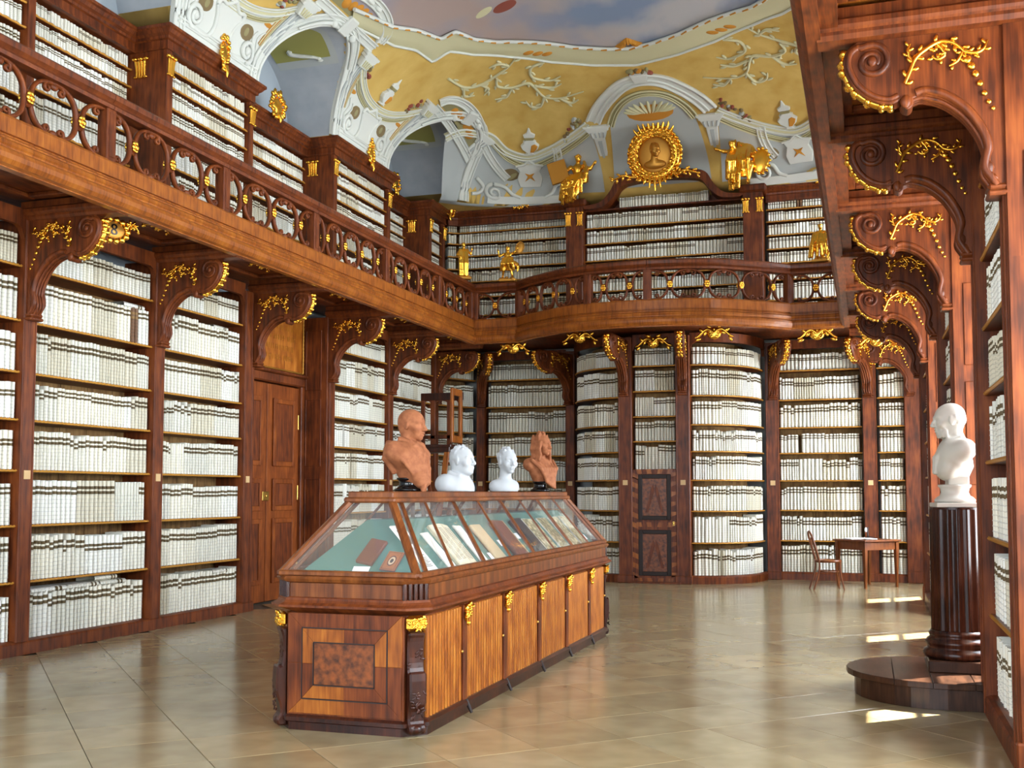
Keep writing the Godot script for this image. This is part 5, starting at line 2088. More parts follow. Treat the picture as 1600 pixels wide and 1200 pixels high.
	for side in 2:
		var x := x1 - 0.03 if side == 1 else x0 + 0.03
		var o := 1.0 if side == 1 else -1.0
		var edges := [z0 - 0.15] + strips + [z1 + 0.15]
		for i in edges.size():
			if i > 0 and i < edges.size() - 1:
				var mb := MB.new()
				mb.box(Vector3(x + o * 0.012, 0.42, edges[i]), Vector3(0.035, 0.68, 0.075), Basis.IDENTITY, 0.005)
				var ps := obj("pilaster_strip", mb, M.walnut, t)
				var g := MB.new()
				var gb := Basis(Vector3.UP, o * PI / 2)
				leaf_spray(g, Vector3(x + o * 0.04, 0.71, edges[i]), gb * Basis(Vector3(0, 0, 1), 0.9), 0.17, 0.085, 200 + i)
				g.ball(Vector3(x + o * 0.04, 0.735, edges[i]), Vector3(0.03, 0.035, 0.04), Basis.IDENTITY, 6, 4)
				g.ball(Vector3(x + o * 0.035, 0.675, edges[i]), Vector3(0.022, 0.035, 0.03), Basis.IDENTITY, 6, 4)
				obj("gilt_leaf", g, M.gilt, ps)
				var f := MB.new()
				f.tube(PackedVector3Array([Vector3(x + o * 0.035, 0.10, edges[i]), Vector3(x + o * 0.055, 0.05, edges[i]), Vector3(x + o * 0.075, 0.008, edges[i])]), PackedFloat32Array([0.012, 0.014, 0.011]), 6)
				obj("scroll_foot", f, M.ebony, ps)
			if i < edges.size() - 1:
				var za: float = edges[i] - (0.045 if i > 0 else 0.0)
				var zb: float = edges[i + 1] + (0.045 if i < edges.size() - 2 else 0.0)
				var d := MB.new()
				d.box(Vector3(x, 0.42, (za + zb) / 2), Vector3(0.02, 0.66, absf(za - zb)), Basis.IDENTITY, 0.003)
				var dr := obj("reeded_door", d, M.honey_wood, t)
				var cnt := int(absf(za - zb) / 0.052)
				for k in cnt:
					var rr := MB.new()
					var zz := lerpf(za, zb, (k + 0.5) / cnt)
					var prof := PackedVector2Array()
					for q in 6:
						var a := PI * q / 5.0
						prof.append(Vector2(-cos(a) * 0.024, sin(a) * 0.010))
					rr.extrude(prof, 0.655, Vector3(x + o * 0.009, 0.42, zz), Basis(Vector3(0, 0, -o), Vector3(o, 0, 0), Vector3(0, 1, 0)), 0.0, true)
					obj("reed", rr, M.honey_wood, dr)
				var kb := MB.new()
				kb.ball(Vector3(x + o * 0.026, 0.44, zb + 0.02), Vector3(0.012, 0.012, 0.012), Basis.IDENTITY, 6, 4)
				obj("knob", kb, M.brass, dr)
	# carved consoles at the four corners
	for sx in [0, 1]:
		for sz in [0, 1]:
			var cx: float = [x0, x1][sx]; var cz: float = [z0, z1][sz]
			var dx := 1.0 if sx == 1 else -1.0; var dz := 1.0 if sz == 0 else -1.0
			var out := Vector3(dx, 0, dz).normalized()
			var b := Basis(out.cross(Vector3.UP) * -1.0, Vector3.UP, out)
			if b.determinant() < 0:
				b = Basis(out.cross(Vector3.UP), Vector3.UP, out)
			var foot := Vector3(cx - dx * 0.065, 0, cz - dz * 0.065)
			var prof := spline2(pv2([0.0, 0.02, 0.055, 0.02, 0.07, 0.06, 0.045, 0.10, 0.05, 0.16, 0.075, 0.24, 0.07, 0.40, 0.04, 0.41, 0.028, 0.50, 0.035, 0.60, 0.05, 0.655, 0.0, 0.66]), 3)
			var mb := MB.new()
			mb.extrude(prof, 0.115, foot, Basis(out, Vector3.UP, out.cross(Vector3.UP)), 0.012)
			for k in 46:
				var y := rng.randf_range(0.12, 0.64)
				var dp := 0.074 if y < 0.30 else (0.045 if y < 0.42 else 0.031)
				mb.ball(foot + out * dp * (0.97 if y < 0.30 else 0.9) + b.x * rng.randf_range(-0.046, 0.046) + Vector3(0, y, 0), Vector3(0.020, 0.008, 0.007), b * Basis(Vector3(0, 0, 1), rng.randf_range(-1.5, 1.5)), 6, 4)
			mb.ball(foot + out * 0.05 + Vector3(0, 0.05, 0), Vector3(0.05, 0.03, 0.03), b)
			var co := obj("corner_console", mb, M.dark_wood, t)
			var g := MB.new()
			g.box(foot + out * 0.03 + Vector3(0, 0.715, 0), Vector3(0.14, 0.10, 0.05), b, 0.02)
			for k in 34:
				g.ball(foot + out * 0.055 + b.x * rng.randf_range(-0.066, 0.066) + Vector3(0, rng.randf_range(0.672, 0.76), 0), Vector3(0.016, 0.007, 0.010), b * Basis(Vector3(0, 0, 1), rng.randf_range(-1.5, 1.5)), 6, 4)
			obj("gilt_top", g, M.gilt, co)
	# glazed roof: hips, bars, panes
	var rx := 0.15
	var rz0 := -6.83; var rz1 := -11.33
	var by := 1.005; var ty := 1.50
	var bx0 := x0 + 0.03; var bx1 := x1 - 0.03; var bz0 := z0 - 0.03; var bz1 := z1 + 0.03
	var top := MB.new()
	top.box(Vector3(CX, 1.532, (rz0 + rz1) / 2), Vector3(rx * 2 + 0.04, 0.05, rz0 - rz1 + 0.04), Basis.IDENTITY, 0.008)
	top.box(Vector3(CX, 1.498, (rz0 + rz1) / 2), Vector3(rx * 2 + 0.09, 0.04, rz0 - rz1 + 0.09), Basis.IDENTITY, 0.012)
	obj("ridge_board", top, M.case_wood, t)
	var bar := func(a: Vector3, d: Vector3, w: float, m: Material, called: String) -> void:
		var mb := MB.new()
		var dir := (d - a).normalized()
		var side := dir.cross(Vector3.UP).normalized()
		mb.box((a + d) / 2, Vector3(w, a.distance_to(d), w * 0.8), Basis(side, dir, side.cross(dir)), w * 0.2)
		obj(called, mb, m, t)
	var B := [Vector3(bx0, by, bz0), Vector3(bx1, by, bz0), Vector3(bx1, by, bz1), Vector3(bx0, by, bz1)]
	var T := [Vector3(CX - rx, ty, rz0), Vector3(CX + rx, ty, rz0), Vector3(CX + rx, ty, rz1), Vector3(CX - rx, ty, rz1)]
	for i in 4:
		bar.call(B[i], T[i], 0.055, M.case_wood, "hip_bar")
		bar.call(B[i] + Vector3(0, 0.012, 0), B[(i + 1) % 4] + Vector3(0, 0.012, 0), 0.05, M.case_wood, "sill_bar")
	for side in 2:
		var ia := 1 if side == 1 else 0
		var ib := 2 if side == 1 else 3
		for k in range(0, 9):
			var f := k / 8.0
			var lo: Vector3 = B[ia].lerp(B[ib], clampf(f, 0.012, 0.988))
			var hi: Vector3 = T[ia].lerp(T[ib], clampf(f, 0.012, 0.988))
			if k == 0 or k == 8:
				lo = B[ia].lerp(B[ib], absf(f - 0.03)); hi = T[ia].lerp(T[ib], absf(f - 0.03))
			bar.call(lo, hi, 0.034 if k % 2 == 0 else 0.022, M.case_wood, "glazing_bar")
		for k in 8:
			var mb := MB.new()
			mb.quad(B[ia].lerp(B[ib], k / 8.0), B[ia].lerp(B[ib], (k + 1) / 8.0), T[ia].lerp(T[ib], (k + 1) / 8.0), T[ia].lerp(T[ib], k / 8.0))
			obj("pane", mb, M.glass, t)
	for e in [[0, 1], [3, 2]]:
		var mb := MB.new()
		mb.quad(B[e[0]], B[e[1]], T[e[1]], T[e[0]])
		obj("pane", mb, M.glass, t)
	# green cloth bed and the sloping boards inside
	var bed := MB.new()
	bed.box(Vector3(CX, 0.985, (z0 + z1) / 2), Vector3(0.90, 0.02, z0 - z1 - 0.20))
	var s0 := 0.06
	for s in [-1, 1]:
		var lo := Vector3(CX + s * 0.43, 1.0, 0); var hi := Vector3(CX + s * 0.10, 1.36, 0)
		bed.quad(Vector3(lo.x, lo.y, -6.62), Vector3(lo.x, lo.y, -11.55), Vector3(hi.x, hi.y, -11.2), Vector3(hi.x, hi.y, -6.98))
	bed.quad(Vector3(CX - 0.43, 1.0, -6.60), Vector3(CX + 0.43, 1.0, -6.60), Vector3(CX + 0.10, 1.36, -6.98), Vector3(CX - 0.10, 1.36, -6.98))
	bed.quad(Vector3(CX - 0.10, 1.36, -6.98), Vector3(CX + 0.10, 1.36, -6.98), Vector3(CX + 0.10, 1.36, -11.2), Vector3(CX - 0.10, 1.36, -11.2))
	obj("cloth_lining", bed, M.cloth_green, t)
	case_contents()

func page_texture(sd: int, paper: Color, ink: Color, kind: int) -> StandardMaterial3D:
	var r := RandomNumberGenerator.new()
	r.seed = sd
	var w := 64; var h := 96
	var im := Image.create(w, h, false, Image.FORMAT_RGB8)
	im.fill(paper)
	if kind == 0:
		# two columns of lines
		for y in range(8, 88, 3):
			for c in [[7, 29], [35, 57]]:
				var x: int = c[0]
				while x < c[1]:
					var l := r.randi_range(2, 6)
					im.fill_rect(Rect2i(x, y, mini(l, c[1] - x), 1), ink)
					x += l + 1
	elif kind == 1:
		# picture above lines
		im.fill_rect(Rect2i(10, 10, 44, 30), ink.lerp(paper, 0.3))
		for k in 12:
			im.fill_rect(Rect2i(10 + r.randi() % 36, 10 + r.randi() % 24, 8, 6), ink.lerp(paper, r.randf()))
		for y in range(48, 88, 3):
			im.fill_rect(Rect2i(8, y, r.randi_range(30, 48), 1), ink)
	elif kind == 2:
		# map or tinted drawing
		var n := noise_image(Vector2i(64, 96), 0.05, sd, 4)
		for y in h:
			for x in w:
				var v := n.get_pixel(x, y).r
				var c := paper.lerp(Color(0.50, 0.47, 0.30), clampf((v - 0.35) * 2.2, 0, 1))
				if absf(v - 0.5) < 0.02 or absf(v - 0.64) < 0.012:
					c = ink
				im.set_pixel(x, y, c)
	elif kind == 3:
		# tooled cover with an oval
		for y in h:
			for x in w:
				var q := Vector2((x - 32) / 15.0, (y - 48) / 24.0).length()
				if absf(q - 1.0) < 0.13: im.set_pixel(x, y, ink)
				elif q < 0.9: im.set_pixel(x, y, paper.lerp(Color(0.85, 0.8, 0.7), 0.7))
				if q < 0.45: im.set_pixel(x, y, Color(0.2, 0.15, 0.12))
		im.fill_rect(Rect2i(4, 4, 56, 2), ink); im.fill_rect(Rect2i(4, 90, 56, 2), ink)
		im.fill_rect(Rect2i(4, 4, 2, 88), ink); im.fill_rect(Rect2i(58, 4, 2, 88), ink)
	var m := StandardMaterial3D.new()
	m.resource_name = "print_%d" % sd
	m.albedo_texture = ImageTexture.create_from_image(im)
	m.roughness = 0.75
	return m

func flat_print(parent: Node, called: String, b: Transform3D, w: float, h: float, m: Material) -> void:
	# x along, y up the page, z out
	var mb := MB.new()
	mb.quad(b * Vector3(-w / 2, -h / 2, 0), b * Vector3(-w / 2, h / 2, 0), b * Vector3(w / 2, h / 2, 0), b * Vector3(w / 2, -h / 2, 0))
	mb.uv = PackedVector2Array([Vector2(0, 1), Vector2(0, 0), Vector2(1, 0), Vector2(0, 1), Vector2(1, 0), Vector2(1, 1)])
	obj(called, mb, m, parent)

func case_contents() -> void:
	var cream := Color(0.88, 0.84, 0.72); var ink := Color(0.25, 0.20, 0.15)
	var pm := [page_texture(1, Color(0.93, 0.92, 0.88), ink, 1), page_texture(2, cream, ink, 0), page_texture(3, Color(0.78, 0.72, 0.55), ink, 2), page_texture(4, Color(0.72, 0.66, 0.48), Color(0.35, 0.22, 0.12), 2), page_texture(5, Color(0.62, 0.36, 0.14), Color(0.36, 0.18, 0.06), 3)]
	mat("leather_brown", Color(0.42, 0.21, 0.10), 0.5)
	mat("leather_black", Color(0.07, 0.055, 0.05), 0.4)
	mat("vellum_plain", Color(0.78, 0.70, 0.54), 0.6)
	mat("page_block", Color(0.86, 0.81, 0.68), 0.8)
	# frame of the long, right-hand slope
	var up := Vector3(-0.33, 0.36, 0).normalized()
	var alongv := Vector3(0, 0, -1)
	var nn := alongv.cross(up).normalized()
	if nn.y < 0: nn = -nn
	var base := Vector3(CX + 0.43, 1.0, 0)
	# z, up the slope, width, height, thickness, kind, label
	var items := [
		[-6.90, 0.22, 0.20, 0.41, 0.012, "print0", "white illustrated booklet nearest the corner of the display case", "booklet"],
		[-7.28, 0.16, 0.14, 0.37, 0.010, "blank", "narrow white leaflet beside the open codex in the display case", "leaflet"],
		[-7.58, 0.20, 0.34, 0.39, 0.035, "open", "open cream codex with two columns of script in the display case", "open book"],
		[-7.98, 0.18, 0.16, 0.41, 0.010, "blank", "cream blank sheet right of the open codex in the display case", "sheet"],
		[-8.34, 0.17, 0.20, 0.39, 0.030, "vellum", "beige closed book beside the lowest white card in the display case", "book"],
		[-8.86, 0.18, 0.22, 0.39, 0.050, "brown", "brown leather book in the middle of the display case", "book"],
		[-9.04, 0.19, 0.07, 0.39, 0.030, "vellum", "slim cream volume leaning against the brown leather book", "book"],
		[-9.42, 0.19, 0.22, 0.39, 0.050, "black", "black leather book with a white tag in the display case", "book"],
		[-9.88, 0.20, 0.36, 0.39, 0.012, "map2", "greenish tinted drawing just right of the black book", "drawing"],
		[-10.32, 0.20, 0.30, 0.39, 0.012, "map3", "brownish tinted drawing, second from the far end of the case", "drawing"],
		[-10.74, 0.20, 0.34, 0.39, 0.012, "map2", "large pale map, third pane from the far end of the case", "map"],
		[-11.12, 0.20, 0.28, 0.39, 0.012, "map3", "small pale map in the last pane of the display case", "map"],
	]
	for a in items:
		var o: Vector3 = base + up * a[1] + Vector3(0, 0, a[0]) + nn * (a[4] / 2 + 0.003)
		var b := Basis(alongv, up, alongv.cross(up)) * Basis(Vector3(0, 0, 1), rng.randf_range(-0.10, 0.06))
		if b.z.dot(nn) < 0:
			b = Basis(-b.x, b.y, -b.z)
		var t := thing(String(a[7]).replace(" ", "_"), a[6], a[7], o)
		var w: float = a[2]; var h: float = a[3]; var th: float = a[4]
		var kind: String = a[5]
		if kind.begins_with("print") or kind.begins_with("map") or kind == "blank":
			var mb := MB.new()
			mb.box(Vector3.ZERO, Vector3(w, h, th), b, 0.001)
			obj("sheet_body", mb, M.paper, t)
			if kind != "blank":
				flat_print(t, "printed_face", Transform3D(b, b.z * (th / 2 + 0.001)), w * 0.98, h * 0.98, pm[int(kind.right(1))])
		elif kind == "open":
			for s in [-1, 1]:
				var mb := MB.new()
				mb.box(b * Vector3(s * w * 0.25, 0, 0), Vector3(w * 0.49, h, th), b * Basis(Vector3.UP, s * 0.12), 0.006)
				obj("page_block", mb, M.page_block, t)
				flat_print(t, "script", Transform3D(b * Basis(Vector3.UP, s * 0.12), b * Vector3(s * w * 0.25, 0, 0) + b.z * (th / 2 + 0.0015)), w * 0.46, h * 0.94, pm[1])
		else:
			var cm: Material = {"vellum": M.vellum_plain, "brown": M.leather_brown, "black": M.leather_black}[kind]
			var mb := MB.new()
			mb.box(b * Vector3(0.004, 0, 0), Vector3(w - 0.012, h - 0.012, th - 0.008), b)
			obj("page_block", mb, M.page_block, t)
			var cv := MB.new()
			for s in [-1, 1]:
				cv.box(b * Vector3(0, 0, s * (th / 2 - 0.002)), Vector3(w, h, 0.004), b, 0.001)
			cv.tube(PackedVector3Array([b * Vector3(-w / 2, -h / 2, 0), b * Vector3(-w / 2, h / 2, 0)]), PackedFloat32Array([th * 0.5]), 8)
			obj("cover", cv, cm, t)
	var cards := [[-8.20, 0.06, "lowest white caption card, beside the beige book"], [-8.66, 0.17, "white caption card left of the brown leather book"], [-9.22, 0.22, "white caption card left of the black book"], [-11.32, 0.10, "white caption card at the far end of the case"]]
	for a in cards:
		var o: Vector3 = base + up * a[1] + Vector3(0, 0, a[0]) + nn * 0.006
		var mb := MB.new()
		mb.box(Vector3.ZERO, Vector3(0.085, 0.065, 0.003), Basis(alongv, up, alongv.cross(up)))
		var c := obj("caption_card", mb, M.card)
		c.position = o
		tag(c, a[2], "card", "caption cards in the display case")
	# near end slope
	var up2 := Vector3(0, 0.36, -0.38).normalized()
	var b2 := Basis(Vector3.RIGHT, up2, Vector3.RIGHT.cross(up2))
	var base2 := Vector3(CX, 1.0, -6.60)
	var t2 := thing("old_book", "worn brown book lying behind the end glass of the case", "book", base2 + up2 * 0.20 + b2 * Vector3(0.05, 0, 0.016))
	var m2 := MB.new()
	m2.box(Vector3.ZERO, Vector3(0.13, 0.22, 0.026), b2 * Basis(Vector3(0, 0, 1), -0.22), 0.004)
	obj("cover", m2, M.leather_brown, t2)
	var t3 := thing("small_picture", "orange-brown booklet with an oval portrait behind the end glass", "booklet", base2 + up2 * 0.12 + b2 * Vector3(0.225, 0, 0.012))
	m2 = MB.new()
	m2.box(Vector3.ZERO, Vector3(0.115, 0.17, 0.014), b2 * Basis(Vector3(0, 0, 1), -0.12), 0.003)
	obj("cover", m2, M.leather_brown, t3)
	flat_print(t3, "printed_face", Transform3D(b2 * Basis(Vector3(0, 0, 1), -0.12), b2.z * 0.008), 0.11, 0.165, pm[4])
	m2 = MB.new()
	m2.box(Vector3.ZERO, Vector3(0.12, 0.05, 0.003), b2)
	var c2 := obj("caption_card", m2, M.card)
	c2.position = base2 + up2 * 0.05 + b2 * Vector3(0.02, 0, 0.005)
	tag(c2, "white caption card behind the end glass, below the worn brown book", "card", "caption cards in the display case")

# ------------------------------------------------------------------ busts, column, ladder, table, chair
func turned_body(bd: Body, m: Material, called: String, parent: Node, cell: float) -> void:
	var mb := MB.new()
	bd.mesh_into(mb, cell)
	obj(called, mb, m, parent)

func build_small_things() -> void:
	# --- terracotta bust of a bald man, loose shirt and cloak
	var t := thing("bust", "terracotta bust of a bald man in drapery, nearest on the display case", "bust", Vector3(CX + 0.02, 1.558, -7.42), PI / 2 - 0.10, "busts on the display case")
	var so := MB.new()
	so.lathe(pv2([0.0, 0.0, 0.105, 0.0, 0.105, 0.018, 0.085, 0.026, 0.072, 0.045, 0.07, 0.075, 0.088, 0.088, 0.09, 0.10, 0.0, 0.10]), 20)
	obj("socle", so, M.black_gloss, t)
	var bd := Body.new()
	bd.k = 0.03
	var eye := Vector3(0, 0.49, 0.03)
	add_head(bd, eye, 0.98, Basis(Vector3.RIGHT, 0.02), 0)
	add_neck(bd, eye, 0.98, Vector3(0, 0.33, -0.02))
	bd.cap(Vector3(-0.155, 0.295, -0.04), Vector3(0.155, 0.295, -0.04), 0.075, 0.075)
	bd.ell(Vector3(0, 0.25, 0.0), Vector3(0.17, 0.13, 0.11))
	bd.ell(Vector3(0, 0.16, 0.005), Vector3(0.105, 0.10, 0.085))
	# loose cloak: broad masses with fine folds laid over them
	bd.ell(Vector3(0.0, 0.26, 0.01), Vector3(0.225, 0.10, 0.125))
	bd.ell(Vector3(0.03, 0.16, 0.06), Vector3(0.13, 0.11, 0.085))
	bd.ell(Vector3(0.02, 0.09, 0.10), Vector3(0.075, 0.075, 0.06))
	for x in [-1, 1]:
		bd.chain([Vector3(0.075 * x, 0.385, -0.03), Vector3(0.068 * x, 0.36, 0.05), Vector3(0.022 * x, 0.315, 0.10)], 0.020, 0.014, 0.010)
		bd.ell(Vector3(0.055 * x, 0.345, 0.075), Vector3(0.04, 0.012, 0.03), Basis(Vector3(0, 0, 1), x * -0.5), 0.012)
		for k in 7:
			var f := k / 6.0
			bd.chain([Vector3(lerpf(0.05, 0.215, f) * x, lerpf(0.335, 0.30, f), lerpf(0.095, -0.02, f)), Vector3(lerpf(0.04, 0.19, f) * x, lerpf(0.25, 0.22, f), lerpf(0.135, 0.06, f)), Vector3(lerpf(0.03, 0.12, f) * x + 0.015, lerpf(0.17, 0.13, f), lerpf(0.148, 0.09, f)), Vector3(lerpf(0.02, 0.08, f) * x + 0.02, lerpf(0.06, 0.09, f), lerpf(0.15, 0.08, f))], 0.011, 0.013, 0.010)
		bd.chain([Vector3(0.14 * x, 0.35, -0.09), Vector3(0.17 * x, 0.24, -0.10), Vector3(0.10 * x, 0.14, -0.07)], 0.025, 0.018, 0.02)
	for k in 5:
		bd.ell(Vector3(-0.02 + 0.02 * k, 0.035 + 0.012 * (k % 2), 0.135 - 0.01 * k), Vector3(0.018, 0.045, 0.022), Basis(Vector3(0, 0, 1), 0.2 * (k - 2)), 0.010)
	bd.cap(Vector3(0, 0.10, 0), Vector3(0, 0.14, 0), 0.065, 0.085)
	turned_body(bd, M.terracotta, "figure", t, 0.0065)
	# --- white plaster bust, bare-headed man cut square below the shoulders
	t = thing("bust", "white plaster bust of a stout man in profile, second on the case", "bust", Vector3(CX + 0.02, 1.558, -8.44), PI / 2 - 0.18, "busts on the display case")
	bd = Body.new()
	bd.k = 0.03
	bd.floor_y = 0.0
	eye = Vector3(0, 0.258, 0.045)
	add_head(bd, eye, 1.0, Basis(Vector3.RIGHT, -0.05), 1)
	bd.ell(eye + Vector3(0, -0.085, 0.03), Vector3(0.055, 0.045, 0.055))
	add_neck(bd, eye, 1.15, Vector3(0, 0.10, -0.02))
	bd.cap(Vector3(-0.125, 0.06, -0.045), Vector3(0.125, 0.06, -0.045), 0.085, 0.085)
	bd.ell(Vector3(0, 0.02, 0.01), Vector3(0.16, 0.13, 0.12))
	for x in [-1, 1]:
		bd.chain([Vector3(0.075 * x, 0.155, -0.03), Vector3(0.065 * x, 0.12, 0.05), Vector3(0.03 * x, 0.05, 0.10), Vector3(0.02 * x, 0.0, 0.12)], 0.022, 0.016, 0.012)
	turned_body(bd, M.white_plaster, "figure", t, 0.006)
	# --- white plaster bust of a young man with wavy hair
	t = thing("bust", "white plaster bust of a young curly-haired man, third on the case", "bust", Vector3(CX + 0.02, 1.558, -9.70), PI / 2 - 0.62, "busts on the display case")
	bd = Body.new()
	bd.k = 0.03
	bd.floor_y = 0.0
	eye = Vector3(0, 0.285, 0.03)
	add_head(bd, eye, 1.0, Basis(Vector3.UP, -0.1), 2)
	add_neck(bd, eye, 0.95, Vector3(0, 0.08, -0.02))
	bd.ell(Vector3(0, 0.03, -0.01), Vector3(0.135, 0.10, 0.10))
	bd.cap(Vector3(-0.10, 0.05, -0.03), Vector3(0.10, 0.05, -0.03), 0.06, 0.06)
	turned_body(bd, M.white_plaster, "figure", t, 0.006)
	# --- terracotta bust with long hair
	t = thing("bust", "terracotta bust with long flowing hair on a black socle, farthest on the case", "bust", Vector3(CX + 0.02, 1.558, -10.83), PI / 2 - 0.45, "busts on the display case")
	so = MB.new()
	so.lathe(pv2([0.0, 0.0, 0.10, 0.0, 0.10, 0.02, 0.08, 0.03, 0.065, 0.05, 0.065, 0.08, 0.08, 0.095, 0.08, 0.105, 0.0, 0.105]), 20)
	obj("socle", so, M.black_gloss, t)
	bd = Body.new()
	bd.k = 0.03
	eye = Vector3(0, 0.485, 0.03)
	add_head(bd, eye, 0.95, Basis(Vector3.UP, 0.1), 3)
	add_neck(bd, eye, 0.9, Vector3(0, 0.33, -0.02))
	bd.cap(Vector3(-0.13, 0.28, -0.03), Vector3(0.13, 0.28, -0.03), 0.068, 0.068)
	bd.ell(Vector3(0, 0.23, 0.0), Vector3(0.14, 0.12, 0.095))
	bd.ell(Vector3(0, 0.15, 0.0), Vector3(0.085, 0.09, 0.07))
	for k in 7:
		var x := -0.12 + k * 0.04
		bd.chain([Vector3(x * 1.3, 0.32, 0.03), Vector3(x + 0.02, 0.24, 0.10), Vector3(x * 0.6 + 0.03, 0.16, 0.105), Vector3(x * 0.5 + 0.04, 0.10 - 0.01 * k, 0.11)], 0.020, 0.016, 0.010)
	bd.cap(Vector3(0, 0.11, 0), Vector3(0, 0.14, 0), 0.055, 0.08)
	turned_body(bd, M.terracotta, "figure", t, 0.0065)
	# --- plinth, fluted column, marble bust at the right
	t = thing("plinth_step", "low dark wooden step with a rounded end under the fluted column", "plinth")
	var out := PackedVector2Array()
	for k in 17:
		var a := PI / 2 + PI * k / 16.0
		out.append(Vector2(0.52 + 0.64 * cos(a), 9.02 + 0.60 * sin(a)))
	out.append(Vector2(1.50, 8.42)); out.append(Vector2(1.50, 9.62))
	var b := Basis(Vector3.RIGHT, -PI / 2)
	var mb := MB.new()
	mb.extrude(out, 0.15, Vector3(0, 0.077, 0), b)
	obj("riser", mb, M.plinth_wood, t)
	# top boards, split by joints across
	var cuts := [[-0.2, 0.16], [0.164, 0.42], [0.424, 0.70], [0.704, 1.55]]
	for c in cuts:
		var clip := Geometry2D.intersect_polygons(MB.inset(out, -0.03) if not Geometry2D.is_polygon_clockwise(out) else MB.inset(out, 0.03), PackedVector2Array([Vector2(c[0], 8.0), Vector2(c[1], 8.0), Vector2(c[1], 10.0), Vector2(c[0], 10.0)]))
		for q in clip:
			mb = MB.new()
			mb.extrude(q, 0.045, Vector3(0, 0.178, 0), b, 0.004)
			obj("top_board", mb, M.plinth_wood, t)
	t = thing("column", "dark fluted column pedestal carrying the marble bust", "column", Vector3(0.645, 0.2, -9.08))
	mb = MB.new()
	mb.box(Vector3(0.02, 0.045, 0), Vector3(0.50, 0.09, 0.50), Basis.IDENTITY, 0.008)
	obj("base_block", mb, M.plinth_wood, t)
	mb = MB.new()
	mb.lathe(pv2([0.20, 0.09, 0.245, 0.095, 0.258, 0.12, 0.25, 0.15, 0.228, 0.162, 0.222, 0.18, 0.235, 0.195, 0.238, 0.215, 0.222, 0.235, 0.208, 0.245, 0.208, 0.26, 0.215, 0.275, 0.205, 0.29, 0.195, 0.30]), 36)
	obj("moulded_base", mb, M.column_marble, t)
	mb = MB.new()
	mb.lathe(pv2([0.192, 0.30, 0.190, 0.6, 0.186, 1.22]), 96, Vector3.ZERO, Basis.IDENTITY, 16, 0.018)
	obj("fluted_shaft", mb, M.column_marble, t)
	mb = MB.new()
	mb.lathe_flat(pv2([0.0, 1.22, 0.19, 1.22, 0.19, 1.235, 0.0, 1.235]), 36)
	obj("shaft_top", mb, M.column_marble, t)
	t = thing("marble_bust", "white marble bust of a bearded man on the fluted column at right", "bust", Vector3(0.645, 1.436, -9.08), -PI / 2 + 0.12)
	mb = MB.new()
	mb.box(Vector3(0, 0.018, 0), Vector3(0.32, 0.034, 0.32), Basis.IDENTITY, 0.004)
	obj("slab", mb, M.marble, t)
	mb = MB.new()
	mb.lathe(pv2([0.0, 0.035, 0.145, 0.035, 0.15, 0.055, 0.135, 0.075, 0.11, 0.09, 0.10, 0.115, 0.105, 0.145, 0.12, 0.16, 0.12, 0.175, 0.0, 0.175]), 28)
	mb.box(Vector3(0, 0.205, -0.02), Vector3(0.16, 0.08, 0.15), Basis.IDENTITY, 0.01)
	obj("socle", mb, M.marble, t)
	bd = Body.new()
	bd.k = 0.03
	eye = Vector3(0, 0.675, 0.035)
	add_head(bd, eye, 1.08, Basis(Vector3.RIGHT, 0.05), 4)
	add_neck(bd, eye, 1.1, Vector3(0, 0.49, -0.03))
	bd.cap(Vector3(-0.15, 0.44, -0.05), Vector3(0.15, 0.44, -0.05), 0.085, 0.085)
	bd.ell(Vector3(0, 0.40, 0.0), Vector3(0.185, 0.15, 0.125))
	bd.ell(Vector3(0, 0.30, 0.045), Vector3(0.14, 0.10, 0.095))
	bd.chain([Vector3(0, 0.24, -0.03), Vector3(0, 0.32, -0.04)], 0.075, 0.10, 0.03)
	for x in [-1, 1]:
		bd.chain([Vector3(0.08 * x, 0.53, -0.04), Vector3(0.075 * x, 0.48, 0.06), Vector3(0.035 * x, 0.38, 0.13), Vector3(0.02 * x, 0.27, 0.14)], 0.024, 0.018, 0.012)
	turned_body(bd, M.marble, "figure", t, 0.0065)
	build_ladder()
	build_table_chair()


